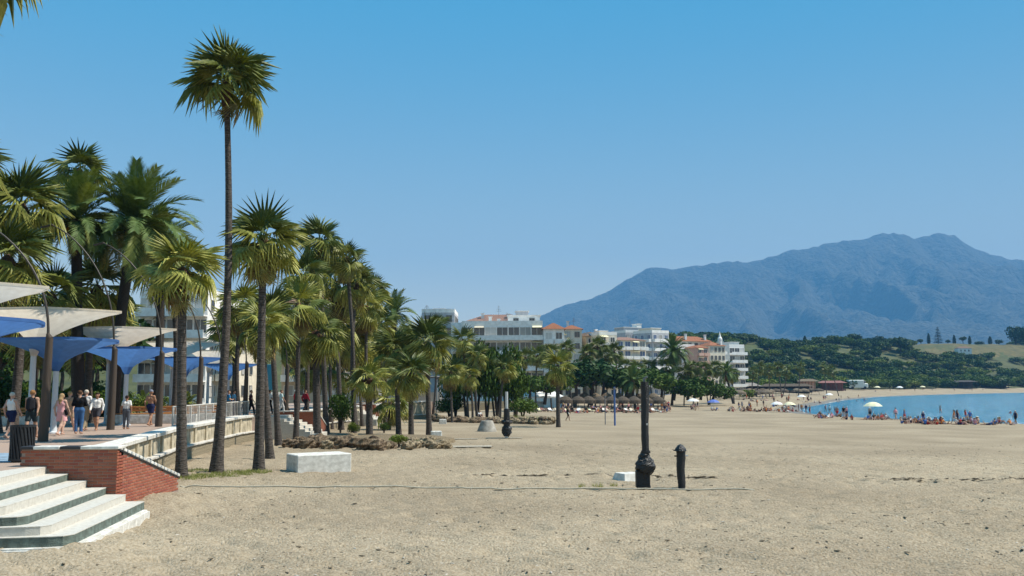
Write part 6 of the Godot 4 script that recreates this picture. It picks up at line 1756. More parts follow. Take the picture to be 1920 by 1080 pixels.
	wrap_post(o, 3.42, 0.112, 0.132, 3)
	b = MB.new()
	b.tube([Vector3(0, 1.12, 0), Vector3(0, 1.20, 0)], [0.155, 0.15], 12)
	part("tie_band", b, M.bin_slat, o)
	part("bag", baggy(Vector3(-0.02, 0.72, 0.02), Vector3(0.30, 0.30, 0.26), 4), M.black_plastic, o)
	part("bag", baggy(Vector3(-0.05, 0.93, 0.0), Vector3(0.19, 0.22, 0.18), 9), M.black_plastic, o)
	b = MB.new()
	b.bbox(Vector3(-0.115, 0.30, 0.0), Vector3(0.45, 0.56, 0.30), 0.03)
	part("wrapped_box", b, M.black_plastic, o)
	b = MB.new()
	for s in [-1.0, 1.0]: b.box(Vector3(-0.08 + s * 0.19, 0.0, 0.10), Vector3(0.03, 0.2, 0.03))
	part("foot", b, M.pole_grey, o)
	b = MB.new()
	b.tube([Vector3(0, 3.38, 0), Vector3(0.0, 3.52, 0.0), Vector3(0.10, 3.58, 0.03)], [0.05, 0.045, 0.03], 8)
	part("pipe_end", b, M.pole_grey, o)
	b = MB.new()
	b.bbox(Vector3(0.045, 2.05, 0.122), Vector3(0.05, 0.06, 0.01), 0.003)
	part("sticker", b, M.whitewash, o)
	o = thing("wrapped_post", "short thick post wrapped in black plastic with a peaked cap", "post", Vector3(5.45, 1.95, -29.88))
	wrap_post(o, 1.22, 0.118, 0.150, 5)
	b = MB.new()
	b.lathe([[0.15, 1.18], [0.20, 1.20], [0.17, 1.28], [0.09, 1.38], [0.0, 1.42]], 14)
	part("cap", b, M.black_plastic, o)
	for s in [[-0.19, 1.21], [-0.17, 1.03], [0.19, 1.04]]:
		b = MB.new()
		b.tube([Vector3(s[0] * 0.5, s[1], 0.02), Vector3(s[0] * 1.25, s[1] + 0.01, 0.03)], [0.03, 0.02], 7)
		part("tap_stub", b, M.black_plastic if s[0] < 0 else M.steel, o)
	o = thing("wrapped_post", "distant shower post half wrapped in black plastic before the clump", "post", Vector3(-0.43, 1.66, -65.24))
	b = MB.new()
	b.tube([Vector3(0, -0.1, 0), Vector3(0, 3.3, 0)], [0.12, 0.11], 10)
	part("post", b, M.steel, o)
	b = MB.new()
	b.tube([Vector3(0, 0.3, 0), Vector3(0.01, 1.1, 0), Vector3(0, 2.1, 0)], [0.26, 0.23, 0.22], 10)
	part("wrapping", b, M.black_plastic, o)
	part("bag", baggy(Vector3(0, 0.55, 0), Vector3(0.33, 0.42, 0.30), 2), M.black_plastic, o)
	part("bag", baggy(Vector3(0, 1.15, 0), Vector3(0.36, 0.18, 0.30), 6), M.black_plastic, o)

	# volleyball posts
	for s in [[Vector3(10.35, 1.12, -102.37), 3.2, 0.055, "pole_grey", "thin grey volleyball post on the open sand"], [Vector3(11.01, 1.15, -98.69), 4.15, 0.10, "pole_blue", "padded blue volleyball post on the open sand"]]:
		o = thing("volleyball_post", s[4], "post", s[0])
		b = MB.new()
		b.tube([Vector3(0, -0.2, 0), Vector3(0, s[1], 0)], [s[2], s[2]], 9)
		part("post", b, M[s[3]], o)
		b = MB.new()
		b.tube([Vector3(0, s[1] * 0.93, 0), Vector3(0, s[1] * 0.98, 0)], [s[2] * 1.5, s[2] * 1.5], 9)
		b.tube([Vector3(0, s[1] * 0.95, 0), Vector3(0.25, s[1] * 0.96, 0)], [0.02, 0.02], 6)
		part("net_clamp", b, M.pole_grey, o)

	# rope lying across the sand
	var path := []; var rad := []
	var pa := Vector3(-10.43, 2.20, -28.93); var pb := Vector3(7.74, 1.92, -29.59)
	for i in 141:
		var t := i / 140.0
		var p := pa.lerp(pb, t)
		p.z += 0.05 * noise_b.get_noise_1d(t * 5.0) + 0.015 * noise_b.get_noise_1d(t * 40.0)
		p.y = sand_relief(p.x, p.z, shore_x(p.z)) + 0.022 + 0.02 * noise_b.get_noise_1d(t * 25.0 + 9.0)
		path.append(p); rad.append(0.024)
	for pass_ in 3:
		for i in range(2, path.size() - 2): path[i].y = maxf(path[i].y, 0.25 * (path[i - 2].y + path[i - 1].y + path[i + 1].y + path[i + 2].y))
	b = MB.new()
	b.tube(path, rad, 7)
	tag(part("rope", b, M.rope), "long pale rope lying straight across the sand past the wrapped posts", "rope")
	for s in [[Vector3(-2.38, 1.81, -53.58), 2.3, 0.9, "broad tan board lying on the sand beyond the rock bed"], [Vector3(-3.89, 1.74, -62.83), 3.0, 0.35, "narrow board flush with the sand by the rock bed"], [Vector3(-0.62, 1.66, -65.20), 2.6, 0.35, "narrow board at the foot of the distant shower post"]]:
		o = thing("board", s[3], "board", s[0], 0.06)
		for k in 3:
			b = MB.new()
			b.bbox(Vector3(0, 0.03, (k - 1) * s[2] / 3.0), Vector3(s[1], 0.05, s[2] / 3.0 - 0.02), 0.008)
			part("plank", b, M.board, o)

	# dead weed caught in the hollows of the bank, and bits at the stair foot
	b = MB.new()
	for i in 420:
		var x := 14.0 + 7.5 * r.randf() if i < 190 else -1.5 + 9.0 * r.randf()
		var z := -34.6 + 0.5 * noise_b.get_noise_2d(x * 0.22, 7.0) + 0.16 * r.randfn()
		var p := Vector3(x, sand_relief(x, z, shore_x(z)) + 0.01, z)
		for k in 5:
			var d := Vector3(r.randfn(), 0.25 * r.randf(), 0.5 * r.randfn()) * 0.13
			b.tri(p - d * 0.6 + Vector3(0, 0.01, 0.02), p + d, p + Vector3(d.z * 0.4, 0.05 * r.randf(), d.x * 0.3))
	var weed := part("dried_weed", b, M.debris)
	weed.set_meta("kind", "stuff")
	tag(weed, "dark dried weed caught in the hollows of the sand bank", "seaweed")
	o = thing("driftwood_stick", "thin bent stick lying at the foot of the white stairs", "stick", Vector3(-9.34, 2.20, -18.04))
	b = MB.new()
	b.tube([Vector3(-0.45, 0.02, 0.03), Vector3(-0.1, 0.06, 0), Vector3(0.25, 0.07, -0.05), Vector3(0.6, 0.02, 0.0)], [0.012, 0.018, 0.016, 0.008], 6)
	part("stick", b, M.bark, o)

	# kiosk, restaurant roofs and van behind the rock bed
	o = thing("kiosk", "small white kiosk with dark flat roof behind the bed palms", "kiosk", Vector3(-16.16, 1.20, -171.95) + Vector3(0, 0, -1.5))
	b = MB.new()
	b.bbox(Vector3(0, 1.3, 0), Vector3(3.6, 2.9, 2.6), 0.03)
	part("cabin", b, M.kiosk, o)
	b = MB.new()
	b.bbox(Vector3(0, 2.82, 0), Vector3(4.2, 0.14, 3.2), 0.02)
	part("roof", b, M.house_white, o)
	b = MB.new()
	b.bbox(Vector3(0.7, 1.7, 1.36), Vector3(0.9, 0.65, 0.3), 0.03)
	part("air_conditioner", b, M.house_white, o)
	b = MB.new()
	b.box(Vector3(-0.9, 1.05, 1.31), Vector3(0.9, 2.0, 0.05))
	part("door", b, M.house_grey, o)
	window(o, Vector3(0.75, 1.1, 1.31), Basis(), 1.0, 0.8, M.house_white, M.glass_dark)
	for s in [[Vector3(-14.68, 2.20, -128.00), 9.5, 6.0, 4.6, "wide dark restaurant roof on posts behind the white kiosk"], [Vector3(-21.14, 3.40, -118.00), 8.0, 5.0, 3.8, "grey slatted pergola roof behind the promenade palms"]]:
		o = thing("pavilion", s[4], "pavilion", s[0])
		for sx in [-1.0, 0.0, 1.0]:
			for sz in [-1.0, 1.0]:
				b = MB.new()
				b.box(Vector3(sx * s[1] * 0.45, s[3] * 0.5 - 0.3, sz * s[2] * 0.42), Vector3(0.2, s[3], 0.2))
				part("post", b, M.house_white, o)
		for k in 14:
			b = MB.new()
			b.box(Vector3(0, s[3] + 0.12 * sin(k * 0.9) * 0.1, -s[2] * 0.5 + s[2] * (k + 0.5) / 14.0), Vector3(s[1], 0.16, s[2] / 14.0 * 0.86), Basis(Vector3.RIGHT, 0.25))
			part("slat", b, M.kiosk_roof, o)
		b = MB.new()
		b.box(Vector3(0, 1.2, -s[2] * 0.44), Vector3(s[1] * 0.96, 2.6, 0.15))
		part("back_wall", b, M.house_white, o)
	van(Vector3(-12.75, 1.15, -177.51) + Vector3(0, 0, -2.0), "dark blue delivery van parked behind the last bed palm", M.truck_dark)
	# white tents beyond the second bed
	for s in [[Vector3(2.73, 0.93, -174.71), 4.2], [Vector3(4.99, 0.91, -175.32), 5.2], [Vector3(7.47, 0.88, -175.98), 4.2]]:
		o = thing("market_tent", "white peaked tent beside the lone palm", "tent", s[0] + Vector3(0, 0, -1), 0.2, "white tents by the lone palm")
		b = MB.new()
		var h: float = s[1] * 0.5
		for k in 4:
			var c := [Vector3(-h, 2.7, h), Vector3(h, 2.7, h), Vector3(h, 2.7, -h), Vector3(-h, 2.7, -h)]
			b.tri(c[k], c[(k + 1) % 4], Vector3(0, 4.0, 0))
			b.quad(c[k] + Vector3(0, -0.3, 0), c[(k + 1) % 4] + Vector3(0, -0.3, 0), c[(k + 1) % 4], c[k])
		part("canopy", b, M.cloth_white, o)
		for k in 4:
			b = MB.new()
			b.tube([Vector3((h - 0.05) * (1 if k & 1 else -1), -0.1, (h - 0.05) * (1 if k & 2 else -1)), Vector3((h - 0.05) * (1 if k & 1 else -1), 2.7, (h - 0.05) * (1 if k & 2 else -1))], [0.04, 0.04], 6)
			part("pole", b, M.steel, o)
	# green banner and teal panel on the promenade
	o = thing("banner", "green feather banner on a pole behind the pair in blue shirts", "banner", Vector3(-23.07, 3.45, -76.77) + Vector3(0, 0, -6))
	b = MB.new()
	b.tube([Vector3(0, 0, 0), Vector3(0, 3.6, 0), Vector3(0.25, 4.1, 0)], [0.03, 0.025, 0.015], 6)
	part("pole", b, M.steel, o)
	b = MB.new()
	b.prism(PackedVector2Array([Vector2(0.03, -0.01), Vector2(0.75, -0.01), Vector2(0.75, 0.01), Vector2(0.03, 0.01)]), 1.5, 3.8)
	part("cloth", b, M.banner_green, o)
	o = thing("information_panel", "tall teal information panel beside the green banner", "sign", Vector3(-23.09, 3.45, -80.61) + Vector3(0, 0, -5))
	b = MB.new()
	b.bbox(Vector3(0, 2.9, 0), Vector3(1.5, 2.4, 0.12), 0.02)
	part("panel", b, M.panel_teal, o)
	b = MB.new()
	for s in [-1.0, 1.0]: b.tube([Vector3(s * 0.6, 0, 0), Vector3(s * 0.6, 2.0, 0)], [0.05, 0.05], 6)
	part("legs", b, M.steel, o)

func wrap_post(o: Node3D, h: float, r0: float, r1: float, sd: int) -> void:
	var b := MB.new()
	var path := []; var rad := []
	for i in 31:
		var t := i / 30.0
		path.append(Vector3(0.012 * sin(t * 9.0), h * t - 0.1 * (1.0 - t), 0.0))
		rad.append(lerpf(r0, r1, t) * (1.0 + 0.07 * noise_b.get_noise_2d(t * 14.0 * h, sd * 5.0)))
	b.tube(path, rad, 14)
	part("wrapping", b, M.black_plastic, o)

func baggy(c: Vector3, s: Vector3, sd: int) -> MB:
	var b := MB.new()
	var n := 16
	var f := func(i: int, j: int) -> Vector3:
		var th := PI * j / n; var ph := TAU * (i % n) / n
		var d := Vector3(sin(th) * cos(ph), cos(th), sin(th) * sin(ph))
		return c + d * s * (1.0 + 0.16 * noise_b.get_noise_3dv(d * 2.2 + Vector3(sd, 0, 0)) + 0.10 * (1.0 - absf(noise_b.get_noise_3dv(d * 4.5 + Vector3(0, sd, 0)))))
	for j in n:
		for i in n:
			b.tri(f.call(i, j), f.call(i + 1, j), f.call(i + 1, j + 1))
			b.tri(f.call(i, j), f.call(i + 1, j + 1), f.call(i, j + 1))
	return b

func van(at: Vector3, label: String, m: Material, turn := 0.3) -> void:
	var o := thing("van", label, "van", at, turn)
	var b := MB.new()
	b.bbox(Vector3(-0.4, 1.25, 0), Vector3(3.6, 1.9, 1.9), 0.12)
	b.bbox(Vector3(1.85, 0.85, 0), Vector3(1.1, 1.1, 1.84), 0.15)
	part("body", b, m, o)
	b = MB.new()
	b.bbox(Vector3(1.4, 1.7, 0), Vector3(0.9, 0.7, 1.7), 0.12, Basis(Vector3(0, 0, 1), -0.35))
	part("windscreen", b, M.glass_dark, o)
	for sx in [-1.4, 1.6]:
		for sz in [-0.85, 0.85]:
			b = MB.new()
			b.tube([Vector3(sx, 0.34, sz - 0.12), Vector3(sx, 0.34, sz + 0.12)], [0.34, 0.34], 14)
			part("wheel", b, M.black_tile, o)
	for sz in [-0.65, 0.65]:
		b = MB.new()
		b.bbox(Vector3(2.4, 0.85, sz), Vector3(0.06, 0.2, 0.3), 0.02)
		part("headlight", b, M.house_white, o)

# ---------------------------------------------------------------- people on the promenade
func build_promenade_people() -> void:
	var W := Color(0.74, 0.73, 0.70); var K := Color(0.012, 0.012, 0.014); var N := Color(0.018, 0.024, 0.07)
	person("woman in white sleeveless top and navy shorts walking by the litter bin", Vector3(-18.42, 3.45, -33.62), 2.9, "walk", 2, [["short_hair", HAIR[3]], ["tank", W], ["shorts", N]], 1.70, "", true)
	person("person with a black backpack, black top and dark patterned shorts", Vector3(-17.44, 3.45, -33.18), 3.3, "stride", 0, [["short_hair", Color(0.40, 0.20, 0.08)], ["tank", K], ["shorts", Color(0.03, 0.045, 0.05)], ["backpack", Color(0.02, 0.02, 0.024)]], 1.78, "", true)
	person("woman in a pink dress with long fair hair and a dark hip bag", Vector3(-17.66, 3.45, -35.79), 3.0, "walk", 2, [["long_hair", Color(0.34, 0.23, 0.12)], ["dress", Color(0.70, 0.36, 0.36)], ["hip_bag", K]], 1.64, "", true)
	person("man in a black shirt and blue jeans beside the woman in pink", Vector3(-17.54, 3.45, -37.02), 3.4, "elbows", 0, [["short_hair", HAIR[1]], ["long_sleeve", K], ["trousers", Color(0.05, 0.12, 0.26)]], 1.76, "", true)
	person("man in a white shirt walking just ahead of the man in black", Vector3(-18.63, 3.45, -39.91), 3.1, "walk", 2, [["short_hair", HAIR[3]], ["tee", W], ["trousers", Color(0.30, 0.24, 0.16)]], 1.78, "", true)
	person("person in tan walking ahead of the woman in pink", Vector3(-18.65, 3.45, -38.47), 3.1, "stride", 2, [["short_hair", HAIR[2]], ["tee", Color(0.42, 0.28, 0.18)], ["shorts", Color(0.45, 0.33, 0.22)]], 1.72, "", true)
	person("woman in a loose white long sleeved shirt coming towards the stairs", Vector3(-18.12, 3.45, -39.85), 0.15, "walk", 1, [["long_hair", HAIR[0]], ["long_sleeve", W], ["shorts", Color(0.05, 0.05, 0.06)]], 1.66, "", true)
	person("boy in white shirt and grey trousers seen from behind", Vector3(-17.44, 3.45, -41.31), 3.2, "stand", 1, [["short_hair", HAIR[0]], ["tee", W], ["trousers", Color(0.10, 0.11, 0.13)]], 1.52, "", true)
	person("shirtless man in navy shorts and a cap", Vector3(-17.75, 3.45, -44.83), 3.0, "walk", 1, [["cap", Color(0.20, 0.22, 0.28)], ["shorts", N]], 1.76, "", true)
	var far := [[Vector3(-17.98, 3.45, -57.85), "man in a blue shirt leaning by the railing", "elbows", Color(0.03, 0.16, 0.32), K], [Vector3(-17.96, 3.45, -58.92), "person in a pale blue shirt next to the man at the railing", "stand", Color(0.14, 0.34, 0.50), N], [Vector3(-15.33, 3.45, -64.43), "person in a red jacket and white hat by the farther stairs", "stand", Color(0.48, 0.03, 0.04), K], [Vector3(-14.90, 3.45, -65.69), "person in a dark red jacket beside the one in red", "walk", Color(0.22, 0.015, 0.03), K], [Vector3(-16.36, 3.45, -64.61), "person in a pale turquoise top at the farther stairs", "walk", Color(0.50, 0.66, 0.66), Color(0.5, 0.5, 0.5)], [Vector3(-16.86, 3.45, -63.42), "person in a white top between the palm trunks", "walk", W, K], [Vector3(-17.05, 3.45, -62.21), "person in a dull red top between the palm trunks", "stand", Color(0.30, 0.05, 0.05), K], [Vector3(-17.49, 3.45, -61.09), "person in a dark top with pale bag behind the railing", "walk", Color(0.05, 0.02, 0.03), K], [Vector3(-19.10, 3.45, -65.11), "person in a pink top behind the railing", "stride", Color(0.60, 0.38, 0.34), N], [Vector3(-17.54, 3.45, -70.57), "person in a green top far along the promenade", "stride", Color(0.05, 0.32, 0.24), K]]
	for f in far:
		person(f[1], f[0], 2.6 + fmod(f[0].x * 3.7, 1.0), f[2], 0, [["short_hair", HAIR[1] if f[1].find("hat") < 0 else W], ["long_sleeve" if f[1].find("jacket") >= 0 else "tee", f[3]], ["trousers", f[4]]], 1.72)
	person("person in black carrying a pale bag across the open sand by the lone palm", Vector3(7.05, 1.04, -116.79), 1.9, "walk", 3, [["short_hair", HAIR[0]], ["tee", K], ["shorts", K], ["hip_bag", W]], 1.75)
	person("bather in a white top sitting on the stones of the second rock bed", Vector3(-4.11, 1.22, -115.14) + Vector3(0, 0.35, 0), 0.5, "sit", 0, [["short_hair", HAIR[0]], ["tee", W], ["shorts", N]], 1.7)

# ---------------------------------------------------------------- the far beach and the hill
func parasol(label: String, at: Vector3, h: float, rad: float, m: Material, group := "") -> void:
	var o := thing("parasol", label, "parasol", at, 0.0, group)
	var b := MB.new()
	b.tube([Vector3(0, -0.2, 0), Vector3(0, h, 0)], [0.025, 0.025], 6)
	part("pole", b, M.steel, o)
	b = MB.new()
	b.lathe([[rad, h - rad * 0.42], [rad * 0.7, h - rad * 0.18], [rad * 0.35, h - 0.03], [0.0, h + 0.04]], 8, Vector3.ZERO, true)
	part("canopy", b, m, o)

func thatch_shade(label: String, at: Vector3, group: String, m: Material, rad := 1.5, h := 2.9) -> void:
	if not shape_cache.has("thatch"):
		var b := MB.new()
		var r := RandomNumberGenerator.new()
		r.seed = 3
		b.lathe([[0.0, 0.62], [0.85, 0.64], [1.0, 0.52], [0.92, 0.74], [0.5, 0.92], [0.12, 1.0], [0.0, 1.02]], 18)
		for i in 260:   # straw ends hanging from the rim and lying on the cone
			var a := TAU * r.randf(); var t := 0.3 + 0.7 * sqrt(r.randf())
			var p := Vector3(cos(a) * t, lerpf(1.0, 0.72, t) + 0.01, sin(a) * t)
			var d := Vector3(cos(a + 0.3 * r.randfn()) * 0.2, -0.12 - 0.08 * r.randf(), sin(a + 0.3 * r.randfn()) * 0.2)
			var x := Vector3(-sin(a), 0, cos(a)) * 0.02
			b.tri(p - x, p + x, p + d)
		shape_cache["thatch"] = b.mesh()
	var o := thing("thatched_shade", label, "parasol", at, at.x, group)
	var b := MB.new()
	b.tube([Vector3(0, -0.3, 0), Vector3(0, h * 0.95, 0)], [0.07, 0.06], 6)
	part("pole", b, M.wood, o)
	put("thatch", shape_cache["thatch"], m, o, Transform3D(Basis.from_scale(Vector3(rad, h, rad)), Vector3.ZERO))

func sunbed(at: Vector3, turn: float, m: Material) -> void:
	var o := thing("sunbed", "sunbed under the thatched shades", "sunbed", at, turn, "sunbeds under the thatched shades")
	var b := MB.new()
	b.bbox(Vector3(0, 0.32, 0.3), Vector3(0.6, 0.08, 1.3), 0.02)
	b.bbox(Vector3(0, 0.50, -0.6), Vector3(0.6, 0.08, 0.75), 0.02, Basis(Vector3.RIGHT, 0.6))
	part("mattress", b, m, o)
	b = MB.new()
	for k in 4: b.box(Vector3(0.26 * (1 if k & 1 else -1), 0.13, 0.8 if k & 2 else -0.4), Vector3(0.05, 0.34, 0.05))
	part("legs", b, M.wood, o)

func build_far_beach() -> void:
	var r := RandomNumberGenerator.new()
	r.seed = 15
	for s in [[Vector3(9.72, 0.85, -168.71), 0], [Vector3(12.12, 0.82, -169.33), 0], [Vector3(14.14, 0.80, -169.85), 0], [Vector3(16.27, 0.77, -170.40), 0], [Vector3(18.52, 0.74, -170.98), 0], [Vector3(20.68, 0.72, -171.53), 0], [Vector3(22.85, 0.69, -172.09), 0], [Vector3(25.15, 0.67, -172.68), 0], [Vector3(27.56, 0.64, -173.30), 0], [Vector3(13.53, 0.88, -203.71), 1], [Vector3(16.08, 0.85, -204.40), 1], [Vector3(18.52, 0.82, -205.06), 1], [Vector3(21.23, 0.79, -205.80), 1], [Vector3(23.95, 0.77, -206.54), 1], [Vector3(26.70, 0.74, -207.28), 1], [Vector3(29.47, 0.71, -208.03), 1], [Vector3(32.25, 0.68, -208.79), 1]]:
		thatch_shade("dark thatched shade in the front row before the big dark tree" if s[1] == 0 else "pale thatched shade in the back row before the big dark tree", s[0], "thatched shades in front" if s[1] == 0 else "thatched shades behind", M.thatch_dark if s[1] == 0 else M.thatch, 1.5, 2.9 if s[1] == 0 else 3.3)
	for i in 30:
		var p := (Vector3(3.70, 0.92, -163.42)).lerp(Vector3(27.76, 0.64, -169.57), (i + 0.5 * r.randf()) / 30.0) + Vector3(0, 0, 2.0 * r.randf() - 3.0)
		sunbed(Vector3(p.x, ground_at(p.x, p.z), p.z), 0.4 + 0.3 * r.randfn(), [M.thatch, M.cloth_cream, M.red_roof, M.wood, M.cloth_white, M.awning][i % 6])
	for s in [[Vector3(53.14, 0.40, -134.85), 2.5, 1.45, "cloth_cream", "cream and white beach parasol near the waterline"], [Vector3(50.67, 0.37, -175.33), 2.0, 1.2, "cloth_white", "white beach parasol in the sunbathing crowd"], [Vector3(52.34, 0.33, -172.77), 2.0, 1.2, "cloth_cream", "cream beach parasol at the end of the sunbathing crowd"], [Vector3(40.50, 0.50, -184.34), 2.2, 1.3, "cloth_blue", "blue beach parasol standing alone on the open sand"], [Vector3(37.94, 0.55, -192.06), 2.3, 1.3, "cloth_white", "white beach parasol next to the blue parasol"], [Vector3(95.28, 0.51, -301.24), 2.0, 1.5, "cloth_white", "small white parasol among the far sunshades"], [Vector3(124.25, 0.40, -358.34), 2.2, 1.6, "cloth_white", "white parasol on the far sand by the water"], [Vector3(103.30, 1.71, -363.98), 2.6, 2.4, "panel_teal", "teal parasol among the far thatched shades"], [Vector3(256.81, 2.82, -605.27), 2.4, 2.4, "cloth_white", "white parasol on the far beach across the bay"], [Vector3(234.11, 2.97, -585.66), 2.4, 2.2, "cloth_cream", "yellowish parasol on the far beach across the bay"], [Vector3(286.42, 2.98, -637.28), 2.4, 2.2, "cloth_cream", "cream parasol on the far beach near the dark hut"]]:
		parasol(s[4], s[0], s[1], s[2], M[s[3]])
	for s in [Vector3(79.88, 1.68, -315.23), Vector3(84.79, 1.73, -326.33), Vector3(88.49, 1.66, -331.64), Vector3(94.91, 1.69, -346.57), Vector3(96.27, 1.52, -342.77), Vector3(103.34, 1.55, -358.26), Vector3(110.74, 1.59, -374.04), Vector3(115.18, 1.52, -380.01), Vector3(123.89, 1.56, -398.01), Vector3(129.68, 1.47, -405.94), Vector3(139.76, 1.51, -426.54), Vector3(146.31, 1.41, -435.66), Vector3(68.20, 1.47, -291.36), Vector3(72.44, 1.53, -299.01), Vector3(63.65, 1.29, -280.37), Vector3(72.16, 1.28, -290.90), Vector3(79.47, 1.29, -301.86), Vector3(82.67, 1.23, -305.22), Vector3(87.90, 1.26, -315.66)]:
		thatch_shade("small thatched shade in the far group by the white balcony house", s, "far thatched shades", M.thatch_dark if int(absf(s.x)) % 3 else M.thatch, 2.4, 3.0)
	# low beach restaurants
	for s in [[Vector3(85.22, 2.16, -344.14), 17.0, 4.0, 3.4, "hut", "long dark beach restaurant below the white balcony house", "kiosk_roof"], [Vector3(132.87, 2.22, -438.24), 24.0, 5.0, 3.2, "hut", "long low dark beach restaurant behind the far shades", "thatch_dark"], [Vector3(184.72, 2.72, -523.35), 15.0, 5.0, 4.6, "red_roof", "red walled beach restaurant near the parked truck", "red_roof"], [Vector3(342.23, 3.03, -688.06), 21.0, 8.0, 5.2, "hut", "dark thatched beach hut on the far shore", "hut"], [Vector3(381.50, 3.23, -716.46), 20.0, 5.0, 3.0, "hut", "low row of shaded stalls beside the dark hut", "thatch_dark"], [Vector3(156.56, 2.44, -479.35), 10.0, 5.0, 5.6, "house_pink", "small pinkish restaurant terrace with raised deck", "thatch"]]:
		var o := thing("beach_restaurant", s[5], "restaurant", s[0] + Vector3(0, 0, -s[2]))
		var b := MB.new()
		b.box(Vector3(0, s[3] * 0.5 - 0.5, -s[2] * 0.4), Vector3(s[1], s[3] + 1.0, 0.3))
		part("back_wall", b, M[s[4]], o)
		hip_roof(o, Vector3(0, s[3], 0), s[1], s[2], 1.3, M[s[6]], 0.8)
		for k in 7:
			b = MB.new()
			b.box(Vector3(-s[1] * 0.48 + s[1] * 0.96 * k / 6.0, s[3] * 0.5, s[2] * 0.48), Vector3(0.2, s[3], 0.2))
			part("post", b, M.wood, o)
		b = MB.new()
		b.box(Vector3(0, 0.6, s[2] * 0.46), Vector3(s[1], 0.9, 0.1))
		part("railing", b, M[s[4]], o)
	van(Vector3(214.58, 3.10, -568.37) + Vector3(0, 0.4, 0), "pale green and white truck parked behind the far beach", M.truck_white, 0.0)
	get_child(get_child_count() - 1).scale = Vector3.ONE * 2.6

	# fields on the slope
	var FD := [[Vector3(390.89, 36.27, -886.38), Vector3(558.45, 36.49, -976.86), Vector3(597.97, 50.90, -1044.53), Vector3(1106.15, 86.00, -2504.56)], [Vector3(488.26, 30.74, -925.81), Vector3(586.64, 29.36, -972.18), Vector3(610.52, 40.95, -1010.48), Vector3(511.51, 41.00, -968.81)], [Vector3(185.44, 29.70, -727.53), Vector3(198.88, 28.01, -730.08), Vector3(226.95, 41.67, -805.61), Vector3(203.99, 42.15, -793.52)], [Vector3(223.86, 41.56, -803.01), Vector3(275.82, 42.00, -839.23), Vector3(823.54, 86.00, -2504.24), Vector3(698.42, 86.00, -2504.00)]]
	for i in 4:
		var q: Array = FD[i]
		var n := 14
		var xs := PackedVector3Array()
		var b := MB.new()
		var at := func(u: int, v: int) -> Vector3:
			var p: Vector3 = q[0].lerp(q[1], u / float(n)).lerp(q[3].lerp(q[2], u / float(n)), v / float(n))
			return Vector3(p.x, ground_at(p.x, p.z) + 0.35 + 0.6 + noise_a.get_noise_2d(p.x * 0.012, p.z * 0.012) * 3.0, p.z)
		for u in n:
			for v in n:
				b.quad(at.call(u, v), at.call(u + 1, v), at.call(u + 1, v + 1), at.call(u, v + 1))
		struct("field", b.mesh(), M.field if i == 0 or i == 3 else M.field_green)
	# woods: the largest trees one by one, the rest as one mass
	var kinds := [M.bush0, M.bush1, M.bush_dark, M.pine, M.bush2]
	var tint := ["dark green", "mid green", "blackish green", "grey green", "yellowish green"]
	var mass := [[], [], [], [], []]
	var made := 0
	for i in 3400:
		var z := -440.0 - 820.0 * pow(r.randf(), 1.2)
		var x := -z * (0.19 + 0.46 * r.randf())
		var s := shore_x(z) - x
		if s < 58.0: continue
		var inside := false
		for f in FD:
			if Geometry2D.is_point_in_polygon(Vector2(x, z), PackedVector2Array([Vector2(f[0].x, f[0].z), Vector2(f[1].x, f[1].z), Vector2(f[2].x, f[2].z), Vector2(f[3].x, f[3].z)])): inside = true
		if inside: continue
		var dens := noise_a.get_noise_2d(x * 0.009 + 5.0, z * 0.009)
		if dens < -0.30 and z < -560.0: continue
		var w := (7.0 + 7.0 * r.randf()) * (1.0 if z > -700.0 else 1.25)
		var h := w * (0.62 + 0.2 * r.randf())
		var k := clampi(int((noise_b.get_noise_2d(x * 0.02, z * 0.02) + 0.5) * 4.0 + r.randf() * 1.5 - 0.5), 0, 4)
		var y := ground_at(x, z) + 0.35 + noise_a.get_noise_2d(x * 0.012, z * 0.012) * 3.0 * smoothstep(150.0, 400.0, s)
		if made < 130 and z > -720.0 and i % 3 == 0:
			broad_tree("hill_tree", "%s round crowned tree in the woods behind the far beach" % tint[k], Vector3(x, y - 0.4, z), h, w, r.randi() % 6, kinds[k], "trees in the woods behind the far beach")
			made += 1
		else:
			mass[k].append(Transform3D(Basis(Vector3.UP, r.randf() * TAU) * Basis.from_scale(Vector3(w * 0.5, h * 0.5, w * 0.5)), Vector3(x, y + h * 0.42, z)))
	for k in 5:
		if mass[k].is_empty(): continue
		var mm := MultiMesh.new()
		mm.transform_format = MultiMesh.TRANSFORM_3D
		mm.mesh = crown_shape(k)
		mm.instance_count = mass[k].size()
		for i in mass[k].size(): mm.set_instance_transform(i, mass[k][i])
		var o := MultiMeshInstance3D.new()
		o.name = numbered("woods")
		o.multimesh = mm
		o.material_override = kinds[k]
		add_child(o)
		o.set_meta("kind", "stuff")
		tag(o, "%s mass of trees covering the hill behind the bay" % tint[k], "woods")
